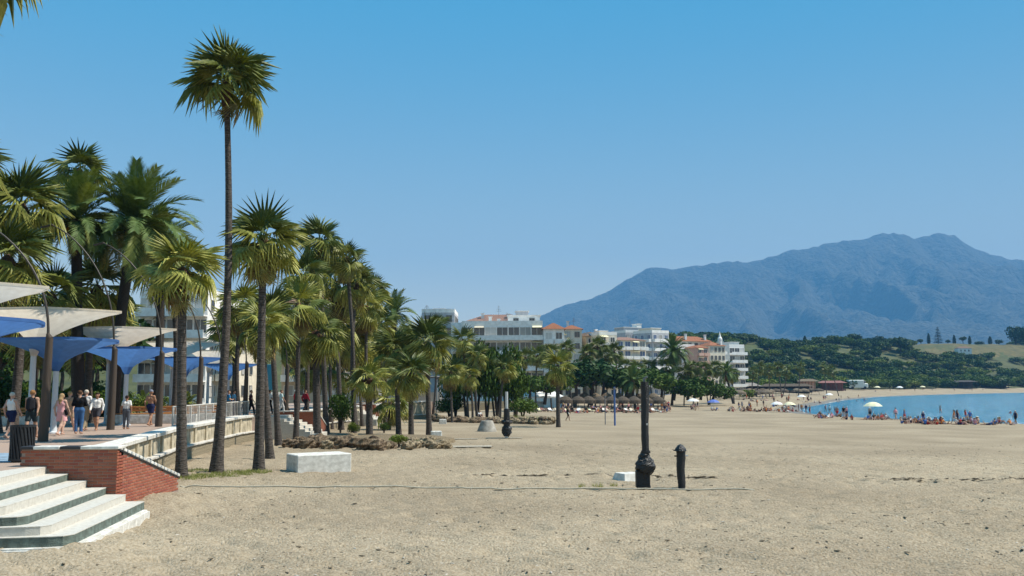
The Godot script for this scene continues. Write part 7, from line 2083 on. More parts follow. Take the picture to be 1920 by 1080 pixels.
	# skyline trees of the ridge
	for s in [[507, -1080, 24.0, 13.0, 2], [498, -1085, 14.0, 4.0, 1], [531, -1090, 12.0, 4.0, 1], [541, -1090, 13.0, 10.0, 0], [552, -1095, 11.0, 4.0, 1], [523, -1090, 9.0, 8.0, 0], [486, -1080, 10.0, 9.0, 0], [595, -1130, 11.0, 5.0, 1], [577, -1040, 27.0, 17.0, 4], [591, -1045, 26.0, 17.0, 4], [600, -1120, 10.0, 12.0, 0], [566, -1100, 8.0, 12.0, 0], [300, -930, 9.0, 4.0, 1], [324, -930, 8.0, 4.0, 1], [246, -915, 7.0, 4.0, 1], [339, -900, 16.0, 17.0, 0], [363, -900, 15.0, 15.0, 0], [379, -880, 19.0, 20.0, 0], [367, -860, 20.0, 18.0, 0], [272, -930, 8.0, 14.0, 0], [258, -920, 9.0, 12.0, 0], [283, -930, 8.0, 14.0, 0], [294, -930, 8.0, 12.0, 0], [310, -930, 8.0, 15.0, 0], [234, -900, 9.0, 11.0, 0], [355, -905, 11.0, 15.0, 0], [334, -920, 9.0, 14.0, 0], [316, -925, 8.0, 14.0, 0], [364, -890, 13.0, 14.0, 0], [129, -520, 22.0, 13.0, 3], [123, -520, 20.0, 9.0, 3], [136, -530, 19.0, 10.0, 3]]:
		var at := Vector3(s[0], ground_at(s[0], s[1]) + 0.35, s[1])
		if s[4] == 1:
			var o := thing("cypress_tree", "narrow dark cypress on the skyline of the hill", "tree", at, 0.0, "skyline trees of the hill")
			put("crown", leaf_cypress(), M.cypress, o, Transform3D(Basis.from_scale(Vector3(s[3] * 0.5, s[2], s[3] * 0.5)), Vector3.ZERO))
			var b := MB.new()
			b.tube([Vector3(0, -1, 0), Vector3(0, s[2] * 0.6, 0)], [0.4, 0.1], 6)
			part("trunk", b, M.bark, o)
		elif s[4] == 2:
			var o := thing("araucaria_tree", "tall tiered conifer standing out on the skyline of the hill", "tree", at)
			var b := MB.new()
			b.tube([Vector3(0, -1, 0), Vector3(0, s[2], 0)], [0.6, 0.08], 7)
			part("trunk", b, M.bark, o)
			for t in 11:
				var y: float = s[2] * (0.16 + 0.8 * t / 11.0); var rr: float = s[3] * 0.5 * (1.0 - 0.8 * t / 11.0)
				put("branch_tier", crown_shape(4), M.cypress, o, Transform3D(Basis(Vector3.UP, t * 1.3) * Basis.from_scale(Vector3(rr, 1.5, rr)), Vector3(0, y, 0)))
		elif s[4] == 4:
			bush("hill_tree", "big bushy tree standing highest on the skyline of the hill", "tree", at, Vector3(s[3] * 0.6, s[2] * 0.95, s[3] * 0.6), 2, M.bush_dark, "big bushy skyline trees")
		else:
			broad_tree("hill_tree" if s[4] == 0 else "pine_tree", "round dark tree on the skyline of the hill" if s[4] == 0 else "dark pine behind the white balcony house", at if s[4] == 0 else Vector3(at.x, 4, at.z), s[2], s[3], int(absf(s[0])) % 6, M.bush_dark if s[4] == 0 else M.pine, "skyline trees of the hill" if s[4] == 0 else "pines behind the last house")
	# farm house on the field
	var fh := thing("farm_house", "small pale farm house with red roof on the field slope", "house", Vector3(464.42, 37.75, -936.05))
	var fb := MB.new()
	fb.box(Vector3(0, 2.5, 0), Vector3(14, 7, 8))
	part("wall", fb, M.house_white, fh)
	hip_roof(fh, Vector3(0, 6.0, 0), 14, 8, 2.0, M.roof_brown)
	for k in 3: window(fh, Vector3(-4 + 4 * k, 3.5, 4.01), Basis(), 1.5, 1.8, M.shutter, M.glass_dark)

func leaf_cypress() -> ArrayMesh:
	if not shape_cache.has("cypress"):
		var l := []
		for i in 9:
			var t := i / 8.0
			l.append([Vector3(0, 0.08 + 0.85 * t, 0), 0.0, 1.0])
		var r := RandomNumberGenerator.new()
		r.seed = 12
		var b := MB.new()
		for i in 500:
			var t := r.randf()
			var rad := (0.25 + 0.9 * sin(PI * clampf(t * 0.85 + 0.12, 0, 1))) * (0.6 + 0.4 * r.randf())
			var a := r.randf() * TAU
			var p := Vector3(cos(a) * rad, 0.02 + t, sin(a) * rad)
			var x := Vector3(-sin(a), 0, cos(a)) * 0.22
			b.tri(p - x, p + x, p + Vector3(r.randfn() * 0.1, 0.09, r.randfn() * 0.1))
		shape_cache["cypress"] = b.mesh()
	return shape_cache["cypress"]

const DYES := {"red": Color(0.45, 0.03, 0.03), "black": Color(0.012, 0.012, 0.014), "white": Color(0.72, 0.71, 0.68), "blue": Color(0.06, 0.15, 0.42), "navy": Color(0.015, 0.02, 0.07), "pink": Color(0.62, 0.28, 0.32), "orange": Color(0.65, 0.22, 0.06), "green": Color(0.05, 0.22, 0.1), "grey": Color(0.25, 0.25, 0.26), "teal": Color(0.04, 0.25, 0.28)}

const PLACES := [["by the waterline", "beachgoers by the waterline"], ["in the sunbathing crowd", "sunbathers on the open sand"], ["among the far sunshades", "people among the far sunshades"], ["on the far beach across the bay", "people on the far beach"], ["under the thatched shades", "people under the thatched shades"], ["on open sand by the blue parasol", "people near the blue parasol"]]

func build_beach_crowd() -> void:
	var rows := [
		[61.4, -196.4, 4.5, "stand", "navy", "black", 3, "short", 1.62, 0],
		[59.4, -188.0, 5.8, "stand", "orange", "grey", 0, "short", 1.71, 0],
		[57.8, -180.2, 5.2, "walk", "navy", "navy", 2, "short", 1.81, 0],
		[57.5, -177.0, 5.0, "stand", "grey", "red", 1, "short", 1.67, 0],
		[66.1, -193.2, 5.3, "stride", "pink", "black", 2, "short", 1.69, 0],
		[64.1, -185.0, 3.0, "stand", "white", "navy", 0, "short", 1.78, 0],
		[58.0, -164.6, 4.4, "stand", "navy", "grey", 2, "short", 1.64, 0],
		[51.6, -145.5, 2.7, "walk", "bare", "red", 1, "short", 1.67, 0],
		[52.7, -145.7, 2.9, "stand", "black", "black", 2, "short", 1.72, 0],
		[53.2, -145.8, 6.3, "walk", "pink", "navy", 1, "short", 1.69, 0],
		[54.9, -140.6, 2.8, "stand", "grey", "black", 1, "long", 1.70, 0],
		[54.4, -130.0, 3.5, "stride", "pink", "black", 2, "short", 1.78, 0],
		[53.5, -125.0, 4.8, "stride", "blue", "red", 1, "short", 1.67, 0],
		[49.9, -111.3, 0.2, "stand", "navy", "blue", 2, "short", 1.62, 0],
		[82.9, -177.3, 0.1, "walk", "grey", "red", 2, "long", 1.81, 0],
		[56.3, -116.8, 4.3, "stride", "orange", "grey", 0, "long", 1.74, 0],
		[56.8, -116.9, 1.6, "walk", "navy", "navy", 1, "long", 1.73, 0],
		[59.2, -119.6, 1.1, "walk", "red", "blue", 2, "long", 1.73, 0],
		[59.8, -119.7, 5.8, "walk", "blue", "blue", 0, "short", 1.61, 0],
		[62.6, -114.0, -1.2, "walk", "navy", "black", 1, "short", 1.75, 0],
		[49.6, -149.1, 2.0, "lie", "bare", "navy", 0, "short", 1.78, 0],
		[46.3, -137.3, 1.3, "sit", "blue", "blue", 3, "long", 1.71, 0],
		[48.2, -143.9, 3.1, "sit", "orange", "navy", 0, "short", 1.66, 0],
		[49.4, -146.9, 0.9, "sit", "orange", "red", 0, "long", 1.72, 0],
		[52.1, -145.3, 4.7, "sit", "grey", "black", 3, "long", 1.62, 0],
		[46.4, -138.7, 4.1, "sit", "pink", "red", 2, "long", 1.72, 0],
		[49.3, -141.4, 6.0, "sit_back", "pink", "blue", 0, "long", 1.81, 0],
		[52.2, -149.6, 4.2, "prone", "white", "red", 0, "short", 1.75, 0],
		[49.3, -143.8, 5.0, "lie", "orange", "navy", 1, "short", 1.60, 0],
		[52.9, -148.9, 0.3, "lie", "blue", "grey", 1, "short", 1.75, 0],
		[46.9, -138.6, 0.2, "lie", "bare", "blue", 0, "short", 1.73, 0],
		[47.8, -139.1, 2.3, "prone", "white", "black", 0, "long", 1.78, 0],
		[67.2, -166.2, 1.3, "prone", "black", "blue", 2, "long", 1.65, 0],
		[51.7, -131.0, 5.8, "sit", "black", "black", 2, "short", 1.82, 0],
		[52.6, -133.8, 5.5, "lie", "black", "black", 1, "short", 1.67, 0],
		[55.7, -137.5, 5.5, "prone", "white", "red", 1, "short", 1.63, 0],
		[54.6, -138.2, 1.1, "prone", "red", "black", 2, "short", 1.72, 0],
		[52.9, -133.8, 3.3, "lie", "bare", "black", 3, "long", 1.68, 0],
		[52.8, -131.0, 0.3, "sit", "red", "black", 2, "short", 1.80, 0],
		[51.9, -131.6, 3.8, "sit_back", "bare", "blue", 3, "long", 1.63, 0],
		[55.7, -138.2, 2.7, "sit", "pink", "navy", 1, "short", 1.78, 0],
		[50.8, -131.4, 5.0, "sit_back", "blue", "grey", 0, "short", 1.69, 0],
		[67.3, -165.2, 1.1, "sit", "pink", "red", 0, "short", 1.60, 0],
		[54.2, -133.0, 1.1, "sit_back", "black", "navy", 3, "short", 1.73, 0],
		[54.5, -133.7, 3.0, "sit", "white", "black", 1, "short", 1.77, 0],
		[52.9, -132.4, 1.5, "sit", "orange", "grey", 3, "short", 1.65, 0],
		[52.2, -133.4, 6.3, "prone", "grey", "grey", 3, "short", 1.69, 0],
		[53.7, -121.4, 1.6, "lie", "bare", "black", 3, "short", 1.72, 0],
		[53.2, -120.2, 1.0, "lie", "bare", "black", 0, "long", 1.81, 0],
		[51.5, -115.4, 4.7, "prone", "navy", "black", 3, "short", 1.74, 0],
		[51.3, -118.1, 0.4, "sit", "white", "navy", 1, "short", 1.64, 0],
		[51.9, -117.5, 0.1, "prone", "bare", "red", 1, "short", 1.77, 0],
		[49.1, -114.6, 0.4, "sit", "black", "red", 2, "short", 1.80, 0],
		[51.4, -117.0, 5.5, "sit", "orange", "navy", 0, "short", 1.68, 0],
		[48.9, -115.2, 1.0, "sit", "bare", "blue", 2, "long", 1.71, 0],
		[52.9, -122.2, 3.4, "sit_back", "bare", "blue", 2, "long", 1.67, 0],
		[51.8, -119.8, 0.1, "sit", "navy", "black", 1, "short", 1.63, 0],
		[51.5, -116.2, 0.1, "sit", "blue", "grey", 1, "long", 1.82, 0],
		[51.5, -111.3, 5.3, "sit", "orange", "red", 1, "short", 1.70, 0],
		[54.6, -116.6, 4.6, "sit", "orange", "grey", 1, "long", 1.73, 0],
		[53.2, -114.3, 5.1, "lie", "grey", "red", 0, "short", 1.80, 0],
		[53.2, -113.8, 2.0, "sit", "red", "grey", 3, "long", 1.80, 0],
		[53.6, -119.1, 4.5, "prone", "bare", "grey", 0, "short", 1.75, 0],
		[51.7, -113.9, 3.2, "sit", "navy", "black", 0, "short", 1.79, 0],
		[52.5, -113.9, 3.0, "sit", "red", "black", 1, "short", 1.68, 0],
		[52.8, -113.0, 3.8, "sit_back", "orange", "black", 0, "short", 1.69, 0],
		[53.1, -113.0, 4.3, "prone", "navy", "grey", 1, "short", 1.75, 0],
		[53.3, -117.5, 2.1, "lie", "orange", "red", 3, "short", 1.80, 0],
		[51.3, -112.6, 3.2, "sit", "navy", "red", 0, "long", 1.66, 0],
		[50.3, -111.1, 0.5, "sit", "bare", "red", 1, "short", 1.62, 0],
		[49.9, -110.9, 3.1, "sit", "blue", "black", 0, "short", 1.67, 0],
		[54.9, -111.5, 3.3, "sit", "black", "navy", 0, "short", 1.78, 0],
		[54.9, -112.4, 5.7, "prone", "grey", "navy", 0, "short", 1.79, 0],
		[55.1, -113.7, 1.3, "sit", "white", "black", 0, "short", 1.67, 0],
		[54.5, -111.4, 1.1, "prone", "pink", "navy", 1, "short", 1.81, 0],
		[58.0, -114.6, 4.4, "sit", "grey", "red", 3, "short", 1.79, 0],
		[58.9, -117.2, 3.4, "prone", "bare", "blue", 2, "long", 1.76, 0],
		[57.3, -113.8, 2.2, "sit", "white", "navy", 2, "short", 1.68, 0],
		[56.6, -112.2, 2.3, "sit", "pink", "blue", 0, "short", 1.64, 0],
		[54.6, -111.5, 0.7, "sit", "red", "black", 2, "short", 1.76, 0],
		[58.9, -116.3, 5.0, "sit", "navy", "black", 1, "short", 1.82, 0],
		[58.4, -117.5, 0.9, "sit", "black", "black", 0, "short", 1.77, 0],
		[58.5, -116.9, 3.8, "sit", "pink", "red", 0, "short", 1.71, 0],
		[58.9, -116.0, 3.8, "sit", "bare", "navy", 0, "short", 1.75, 0],
		[61.8, -117.1, 0.3, "prone", "white", "grey", 1, "short", 1.66, 0],
		[61.6, -116.3, 4.6, "sit", "pink", "navy", 2, "long", 1.73, 0],
		[94.2, -173.2, 5.4, "sit", "pink", "grey", 1, "long", 1.70, 0],
		[57.7, -110.9, 0.9, "prone", "blue", "navy", 1, "short", 1.78, 0],
		[61.8, -116.1, 0.9, "sit", "red", "grey", 1, "long", 1.74, 0],
		[58.3, -111.0, 3.0, "sit_back", "blue", "black", 2, "short", 1.75, 0],
		[60.6, -111.5, 0.0, "sit_back", "orange", "black", 2, "short", 1.64, 0],
		[48.1, -131.9, 5.3, "sit", "navy", "navy", 1, "short", 1.64, 0],
		[48.4, -130.7, 6.0, "sit", "red", "black", 3, "short", 1.62, 0],
		[48.5, -133.3, 4.3, "sit", "blue", "grey", 0, "short", 1.61, 0],
		[42.9, -177.9, 3.2, "sit", "bare", "red", 2, "short", 1.73, 1],
		[44.4, -184.5, 1.0, "sit", "bare", "black", 2, "short", 1.74, 1],
		[48.6, -186.5, 3.4, "sit", "bare", "red", 1, "short", 1.70, 1],
		[47.6, -178.4, 3.6, "prone", "bare", "black", 1, "long", 1.81, 1],
		[47.3, -183.5, 1.0, "sit", "black", "red", 1, "long", 1.81, 1],
		[48.4, -184.2, 1.8, "prone", "black", "grey", 2, "short", 1.64, 1],
		[46.5, -193.5, 1.1, "sit_back", "grey", "navy", 0, "long", 1.61, 1],
		[42.6, -179.7, 3.5, "sit", "grey", "black", 1, "short", 1.68, 1],
		[49.0, -190.9, 2.7, "sit", "black", "black", 0, "long", 1.77, 1],
		[47.5, -197.6, 2.7, "sit", "orange", "navy", 0, "short", 1.65, 1],
		[46.7, -187.8, 2.2, "sit", "white", "black", 0, "long", 1.73, 1],
		[45.1, -178.9, 0.6, "lie", "bare", "black", 1, "short", 1.70, 1],
		[46.3, -182.8, 0.8, "sit", "navy", "black", 3, "long", 1.76, 1],
		[46.9, -180.4, 1.9, "sit_back", "orange", "black", 3, "short", 1.62, 1],
		[58.5, -188.3, 3.1, "prone", "black", "black", 2, "short", 1.73, 1],
		[53.2, -178.9, 3.4, "sit_back", "black", "red", 1, "short", 1.64, 1],
		[51.8, -177.9, 2.6, "sit_back", "orange", "blue", 0, "long", 1.79, 1],
		[48.9, -180.6, 4.7, "sit_back", "black", "black", 1, "short", 1.67, 1],
		[51.0, -184.1, 4.9, "prone", "grey", "blue", 1, "long", 1.80, 1],
		[59.8, -197.6, 5.0, "prone", "red", "black", 3, "long", 1.73, 1],
		[54.7, -182.0, 2.9, "prone", "white", "black", 2, "short", 1.61, 1],
		[57.7, -188.5, 5.3, "sit", "pink", "red", 1, "long", 1.77, 1],
		[60.9, -203.3, 1.4, "sit", "grey", "navy", 0, "short", 1.74, 1],
		[54.5, -196.1, 1.4, "sit", "bare", "navy", 0, "short", 1.71, 1],
		[52.5, -183.9, 4.7, "prone", "white", "black", 2, "short", 1.74, 1],
		[52.5, -190.4, 5.7, "sit", "red", "red", 0, "long", 1.62, 1],
		[61.5, -203.9, 0.4, "sit", "orange", "red", 0, "short", 1.76, 1],
		[58.4, -190.7, 5.8, "lie", "bare", "blue", 0, "short", 1.63, 1],
		[51.7, -186.0, 2.3, "prone", "black", "blue", 3, "short", 1.79, 1],
		[51.7, -183.7, 3.5, "sit_back", "orange", "black", 2, "short", 1.78, 1],
		[49.7, -179.3, 3.4, "sit", "orange", "black", 1, "short", 1.78, 1],
		[59.0, -200.1, 0.2, "sit", "black", "red", 3, "short", 1.62, 1],
		[68.1, -228.6, 5.1, "sit", "blue", "black", 3, "long", 1.72, 1],
		[66.7, -231.0, 4.6, "sit_back", "bare", "navy", 2, "short", 1.76, 1],
		[70.9, -229.5, 2.1, "sit", "white", "navy", 0, "short", 1.64, 1],
		[63.9, -214.4, 1.1, "sit_back", "white", "grey", 2, "short", 1.71, 1],
		[70.8, -229.9, 3.0, "sit_back", "black", "blue", 2, "short", 1.62, 1],
		[66.6, -220.4, 3.1, "prone", "bare", "black", 3, "short", 1.66, 1],
		[72.2, -236.2, 1.0, "sit_back", "bare", "black", 1, "short", 1.68, 1],
		[64.1, -224.4, 3.3, "sit", "blue", "blue", 1, "long", 1.76, 1],
		[48.2, -194.7, 1.7, "walk", "navy", "blue", 3, "short", 1.75, 1],
		[50.1, -199.5, 0.3, "stand", "grey", "grey", 1, "short", 1.78, 1],
		[53.0, -204.8, 2.1, "stand", "bare", "blue", 0, "short", 1.68, 1],
		[47.4, -182.1, 1.6, "walk", "orange", "red", 3, "long", 1.69, 1],
		[60.6, -226.6, 0.8, "stand", "orange", "black", 3, "long", 1.82, 1],
		[60.8, -221.5, 2.3, "stand", "black", "grey", 0, "short", 1.63, 1],
		[114.5, -334.5, 4.2, "stand", "black", "blue", 0, "short", 1.76, 2],
		[128.9, -376.0, 1.7, "sit", "orange", "blue", 1, "short", 1.62, 2],
		[118.7, -308.4, 5.8, "walk", "bare", "blue", 0, "short", 1.67, 2],
		[93.6, -283.2, 5.5, "sit", "white", "black", 2, "long", 1.66, 2],
		[91.0, -301.1, 3.5, "stand", "orange", "red", 1, "short", 1.62, 2],
		[100.6, -310.4, 2.7, "sit", "black", "blue", 3, "short", 1.74, 2],
		[94.7, -282.1, 1.8, "sit", "bare", "navy", 2, "long", 1.75, 2],
		[72.9, -277.0, 5.4, "lie", "grey", "black", 1, "long", 1.82, 2],
		[121.0, -341.5, 2.9, "sit", "navy", "grey", 2, "short", 1.67, 2],
		[120.6, -352.6, 1.5, "walk", "white", "navy", 2, "short", 1.62, 2],
		[77.5, -267.0, 2.6, "sit", "navy", "black", 1, "short", 1.76, 2],
		[88.2, -309.3, 0.9, "walk", "pink", "black", 2, "long", 1.81, 2],
		[96.0, -340.0, 0.4, "sit", "bare", "navy", 0, "short", 1.67, 2],
		[85.1, -283.5, 3.2, "stand", "black", "grey", 3, "long", 1.64, 2],
		[97.8, -323.0, 0.7, "walk", "bare", "grey", 3, "short", 1.70, 2],
		[114.6, -336.6, 2.6, "stand", "grey", "red", 1, "short", 1.81, 2],
		[91.7, -286.8, 1.4, "lie", "white", "navy", 3, "short", 1.74, 2],
		[92.8, -341.1, 3.8, "stand", "bare", "navy", 2, "short", 1.71, 2],
		[90.7, -317.1, 2.2, "sit", "black", "black", 2, "short", 1.70, 2],
		[113.8, -318.5, 3.8, "stand", "grey", "navy", 2, "short", 1.61, 2],
		[137.4, -355.1, 1.7, "sit", "white", "grey", 1, "short", 1.75, 2],
		[88.8, -294.1, 4.7, "sit", "black", "navy", 0, "short", 1.67, 2],
		[97.4, -330.4, 0.0, "walk", "red", "grey", 3, "short", 1.66, 2],
		[72.4, -285.8, 3.7, "sit", "navy", "black", 3, "short", 1.61, 2],
		[98.1, -313.7, 3.6, "lie", "black", "red", 1, "short", 1.75, 2],
		[80.3, -289.6, 4.5, "lie", "pink", "blue", 2, "short", 1.82, 2],
		[87.0, -306.1, 4.6, "walk", "black", "navy", 2, "short", 1.65, 2],
		[128.4, -357.0, 4.5, "stand", "black", "black", 0, "short", 1.71, 2],
		[79.2, -289.1, 3.5, "stand", "blue", "grey", 1, "short", 1.77, 2],
		[87.8, -316.8, 0.5, "walk", "blue", "red", 0, "long", 1.69, 2],
		[109.7, -344.7, 2.4, "sit", "blue", "black", 3, "short", 1.77, 2],
		[98.2, -300.7, 2.2, "walk", "navy", "black", 1, "long", 1.64, 2],
		[95.3, -295.3, 2.7, "stand", "black", "red", 2, "long", 1.65, 2],
		[76.2, -262.6, 1.0, "sit", "red", "grey", 1, "short", 1.82, 2],
		[73.3, -280.6, 3.3, "sit", "grey", "blue", 0, "short", 1.74, 2],
		[77.5, -270.9, 2.7, "stand", "black", "navy", 1, "short", 1.63, 2],
		[141.2, -384.5, 1.3, "sit", "white", "grey", 3, "long", 1.81, 2],
		[76.2, -297.4, 0.8, "stand", "orange", "red", 1, "long", 1.63, 2],
		[152.8, -403.4, 4.7, "walk", "orange", "blue", 2, "short", 1.64, 2],
		[108.9, -304.9, 3.8, "lie", "grey", "grey", 0, "long", 1.70, 2],
		[100.8, -316.5, 6.2, "stand", "orange", "black", 2, "short", 1.70, 2],
		[94.7, -314.1, 5.0, "lie", "grey", "black", 0, "short", 1.60, 2],
		[110.3, -340.6, 2.6, "stand", "bare", "grey", 2, "long", 1.71, 2],
		[121.5, -322.7, 2.2, "sit", "black", "navy", 1, "short", 1.66, 2],
		[77.9, -285.8, 5.2, "sit", "white", "black", 0, "short", 1.63, 2],
		[72.1, -270.4, 0.8, "sit", "grey", "black", 2, "long", 1.62, 2],
		[336.7, -671.9, 0.2, "stand", "bare", "blue", 3, "short", 1.66, 3],
		[277.4, -617.3, 5.5, "walk", "orange", "black", 0, "short", 1.65, 3],
		[338.4, -676.8, 1.1, "walk", "black", "grey", 0, "short", 1.79, 3],
		[261.5, -593.2, 6.0, "walk", "bare", "navy", 1, "long", 1.70, 3],
		[316.1, -653.6, 2.0, "walk", "navy", "black", 3, "short", 1.77, 3],
		[360.7, -695.7, 2.5, "stand", "blue", "black", 3, "short", 1.66, 3],
		[327.0, -649.5, 5.4, "stand", "pink", "blue", 0, "short", 1.77, 3],
		[327.1, -659.6, 1.1, "walk", "bare", "blue", 1, "long", 1.82, 3],
		[305.4, -630.3, 1.7, "walk", "bare", "black", 2, "short", 1.75, 3],
		[290.3, -631.1, 4.2, "sit", "grey", "black", 1, "short", 1.64, 3],
		[260.0, -614.6, 5.8, "walk", "grey", "black", 0, "short", 1.70, 3],
		[220.5, -554.2, 4.7, "sit", "bare", "blue", 1, "short", 1.74, 3],
		[351.8, -682.6, 6.2, "sit", "bare", "navy", 0, "long", 1.72, 3],
		[235.7, -569.7, 2.1, "stand", "bare", "black", 0, "long", 1.74, 3],
		[20.0, -175.9, 2.8, "lie", "orange", "grey", 1, "short", 1.76, 4],
		[28.1, -185.6, 3.0, "stand", "blue", "navy", 0, "long", 1.66, 4],
		[29.5, -174.8, 3.5, "stand", "bare", "navy", 1, "short", 1.61, 4],
		[10.1, -178.4, 1.1, "stand", "red", "black", 2, "short", 1.73, 4],
		[16.5, -168.8, 1.6, "sit", "black", "blue", 1, "long", 1.66, 4],
		[24.0, -185.5, 5.3, "sit", "bare", "navy", 2, "short", 1.79, 4],
		[27.8, -185.7, 4.5, "sit", "red", "black", 1, "short", 1.70, 4],
		[28.4, -171.1, 3.1, "stand", "bare", "navy", 3, "short", 1.81, 4],
		[24.3, -171.7, 5.9, "lie", "navy", "red", 0, "short", 1.63, 4],
		[25.2, -166.5, 1.0, "sit", "red", "grey", 1, "short", 1.61, 4],
		[32.6, -193.4, 5.9, "stand", "red", "red", 2, "long", 1.71, 4],
		[9.7, -176.6, 1.2, "stand", "red", "red", 1, "short", 1.79, 4],
		[29.0, -177.7, 2.9, "stand", "orange", "grey", 3, "short", 1.70, 4],
		[14.7, -181.0, 5.3, "lie", "grey", "black", 1, "short", 1.79, 4],
		[11.9, -177.5, 1.1, "lie", "pink", "grey", 2, "short", 1.74, 4],
		[30.5, -185.8, 4.2, "lie", "red", "grey", 1, "short", 1.65, 4],
		[13.2, -161.8, 5.1, "sit", "bare", "red", 1, "long", 1.64, 4],
		[15.9, -184.6, 0.4, "sit", "black", "blue", 1, "short", 1.75, 4],
		[9.5, -178.0, 3.5, "lie", "bare", "red", 2, "short", 1.63, 4],
		[26.9, -182.8, 0.3, "stand", "bare", "blue", 2, "short", 1.62, 4],
		[23.0, -183.6, 5.6, "sit", "white", "navy", 2, "long", 1.77, 4],
		[19.0, -172.3, 2.5, "sit_back", "bare", "blue", 1, "long", 1.78, 4],
		[21.3, -180.5, 1.1, "sit", "bare", "navy", 1, "long", 1.78, 4],
		[8.4, -160.5, 3.2, "sit", "grey", "navy", 2, "long", 1.67, 4],
		[21.0, -181.1, 5.9, "sit", "pink", "grey", 0, "long", 1.71, 4],
		[20.4, -170.3, 5.2, "lie", "white", "black", 1, "short", 1.80, 4],
		[20.0, -172.0, 3.8, "sit", "bare", "black", 2, "short", 1.82, 4],
		[29.4, -176.4, 3.4, "stand", "bare", "black", 2, "long", 1.74, 4],
		[18.3, -162.0, 1.1, "stand", "white", "black", 1, "short", 1.73, 4],
		[30.8, -180.8, 3.5, "stand", "navy", "red", 2, "short", 1.74, 4],
		[11.8, -184.9, 0.5, "sit", "black", "grey", 2, "short", 1.78, 4],
		[15.6, -184.5, 1.2, "sit", "navy", "black", 0, "short", 1.76, 4],
		[9.4, -161.6, 1.3, "sit_back", "pink", "black", 3, "long", 1.75, 4],
		[22.4, -190.8, 5.1, "stand", "navy", "red", 0, "short", 1.66, 4],
		[14.9, -160.7, 1.5, "sit_back", "pink", "grey", 3, "short", 1.65, 4],
		[20.2, -184.9, 1.5, "lie", "grey", "red", 2, "long", 1.66, 4],
		[11.0, -169.1, 2.8, "sit", "orange", "black", 1, "long", 1.74, 4],
		[18.1, -162.2, 5.6, "sit_back", "bare", "blue", 2, "long", 1.75, 4],
		[18.3, -190.6, 0.8, "sit", "pink", "black", 2, "short", 1.77, 4],
		[20.2, -178.4, 1.2, "sit_back", "navy", "grey", 1, "long", 1.68, 4],
		[30.6, -192.4, 5.5, "sit", "black", "black", 0, "short", 1.66, 4],
		[17.0, -171.3, 3.6, "sit", "blue", "black", 1, "long", 1.78, 4],
		[13.9, -170.8, 4.4, "sit_back", "white", "grey", 1, "long", 1.66, 4],
		[29.3, -173.6, 2.0, "sit", "blue", "grey", 2, "long", 1.71, 4],
		[10.6, -174.6, 3.5, "stand", "navy", "black", 2, "short", 1.76, 4],
		[23.7, -186.9, 2.6, "sit_back", "grey", "blue", 3, "long", 1.68, 4],
		[9.7, -171.8, 4.5, "sit", "navy", "grey", 1, "short", 1.73, 4],
		[8.7, -159.8, 5.9, "stand", "navy", "red", 0, "short", 1.63, 4],
		[20.2, -163.2, 0.8, "lie", "bare", "black", 0, "long", 1.64, 4],
		[22.3, -188.7, 4.1, "stand", "orange", "grey", 0, "short", 1.71, 4],
		[19.9, -190.2, 1.2, "sit", "black", "black", 3, "long", 1.78, 4],
		[19.2, -188.4, 3.9, "sit_back", "pink", "black", 1, "short", 1.81, 4],
		[33.2, -194.6, 3.9, "stand", "red", "black", 2, "short", 1.80, 4],
		[16.2, -185.3, 0.1, "sit_back", "orange", "blue", 2, "short", 1.61, 4],
		[10.1, -182.8, 4.0, "sit", "red", "navy", 0, "short", 1.71, 4],
		[27.4, -167.2, 1.1, "lie", "white", "red", 0, "long", 1.61, 4],
		[14.4, -172.6, 2.9, "sit", "white", "grey", 1, "short", 1.78, 4],
		[23.7, -167.2, 0.5, "lie", "navy", "grey", 2, "short", 1.78, 4],
		[11.2, -171.6, 4.0, "sit", "pink", "black", 0, "short", 1.68, 4],
		[23.8, -175.8, 4.8, "sit_back", "black", "black", 1, "long", 1.73, 4],
		[17.1, -176.1, 2.2, "lie", "black", "grey", 3, "short", 1.81, 4],
		[12.6, -160.6, 1.5, "sit", "orange", "grey", 1, "short", 1.64, 4],
		[23.9, -174.0, 1.9, "sit", "black", "black", 1, "long", 1.82, 4],
		[29.8, -186.1, 4.4, "lie", "orange", "red", 2, "short", 1.71, 4],
		[25.9, -189.0, 3.6, "sit", "navy", "black", 0, "short", 1.61, 4],
		[22.0, -173.9, 3.9, "sit_back", "pink", "red", 3, "long", 1.81, 4],
		[16.7, -188.6, 0.4, "sit_back", "blue", "blue", 0, "short", 1.74, 4],
		[8.8, -159.6, 4.2, "stand", "black", "grey", 2, "long", 1.78, 4],
		[21.5, -186.0, 6.0, "sit", "grey", "navy", 0, "short", 1.65, 4],
		[9.9, -174.7, 1.3, "stand", "bare", "blue", 2, "short", 1.69, 4],
		[11.3, -175.2, 2.1, "lie", "red", "black", 0, "short", 1.79, 4],
		[24.7, -164.3, 0.6, "sit", "black", "blue", 3, "short", 1.65, 4],
		[11.6, -163.4, 5.2, "lie", "grey", "navy", 1, "short", 1.78, 4],
		[9.6, -172.6, 2.0, "sit", "red", "black", 0, "short", 1.66, 4],
		[11.4, -158.6, 1.0, "lie", "red", "blue", 2, "short", 1.78, 4],
		[24.7, -174.8, 0.0, "lie", "white", "red", 0, "short", 1.73, 4],
		[22.3, -162.6, 2.9, "stand", "bare", "red", 2, "long", 1.76, 4],
		[15.2, -164.1, 5.7, "sit_back", "orange", "black", 3, "long", 1.68, 4],
		[21.5, -169.6, 3.9, "stand", "pink", "black", 1, "short", 1.73, 4],
		[17.3, -189.2, 6.2, "sit", "navy", "blue", 0, "short", 1.63, 4],
		[24.0, -169.1, 5.8, "lie", "blue", "red", 0, "long", 1.72, 4],
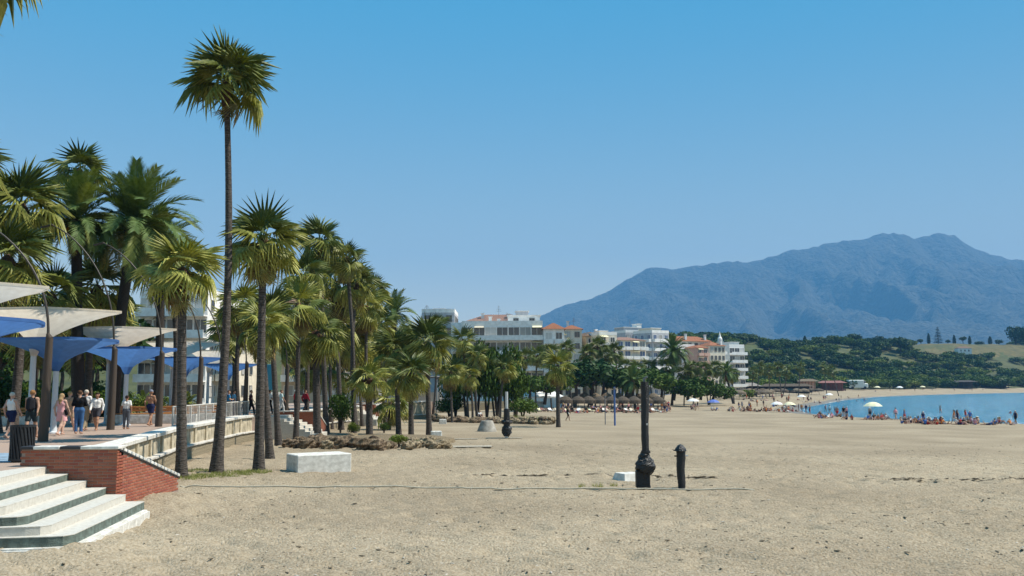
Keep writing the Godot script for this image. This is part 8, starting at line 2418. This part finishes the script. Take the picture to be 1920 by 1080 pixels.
		[22.0, -161.8, 2.1, "sit_back", "black", "navy", 2, "short", 1.65, 4],
		[27.9, -175.8, 5.4, "sit", "bare", "black", 1, "short", 1.65, 4],
		[22.0, -164.5, 4.3, "sit_back", "orange", "black", 3, "long", 1.82, 4],
		[16.5, -161.9, 0.4, "sit", "pink", "blue", 3, "long", 1.68, 4],
		[21.8, -180.5, 1.9, "stand", "red", "black", 1, "long", 1.77, 4],
		[31.9, -186.2, 0.2, "sit_back", "navy", "black", 3, "short", 1.68, 4],
		[16.7, -184.4, 5.7, "lie", "white", "navy", 3, "short", 1.71, 4],
		[23.4, -179.3, 4.3, "stand", "black", "grey", 1, "short", 1.60, 4],
		[32.4, -188.4, 4.9, "sit", "orange", "navy", 3, "long", 1.70, 4],
		[37.5, -191.9, 0.6, "sit", "pink", "red", 3, "long", 1.69, 5],
		[36.6, -183.4, 4.1, "stand", "black", "grey", 3, "short", 1.69, 5],
		[38.9, -192.3, 4.7, "walk", "black", "blue", 2, "long", 1.70, 5],
		[41.8, -211.4, 5.8, "sit", "pink", "grey", 0, "short", 1.63, 5],
		[41.1, -188.6, 3.0, "sit", "white", "red", 2, "short", 1.72, 5],
		[41.0, -184.5, 4.0, "sit_back", "blue", "black", 2, "short", 1.68, 5],
		[30.6, -181.9, 0.2, "stand", "black", "black", 1, "short", 1.70, 5],
		[31.6, -190.4, 5.2, "walk", "grey", "black", 0, "short", 1.64, 5]]
	var said := {"stand": "standing", "walk": "walking", "stride": "striding", "sit": "sitting", "sit_back": "reclining", "lie": "lying", "prone": "lying prone"}
	for c in rows:
		var p := on_sand(c[0], c[1])
		p.y = maxf(p.y, -0.35)
		var wear := [[c[7] + "_hair", HAIR[(c[6] + int(absf(c[0]))) % 4]]]
		if c[4] != "bare": wear.append(["tee" if c[6] % 2 == 0 else "tank", DYES[c[4]]])
		wear.append(["shorts" if c[4] == "bare" or c[6] == 1 else "briefs", DYES[c[5]]])
		person("%s person %s %s in %s" % [["fair", "tanned", "pale", "dark skinned"][c[6]], said[c[3]], PLACES[c[9]][0], ("%s swim shorts" % c[5]) if c[4] == "bare" else ("a %s top" % c[4])], p, c[2], c[3], c[6], wear, c[8], PLACES[c[9]][1])
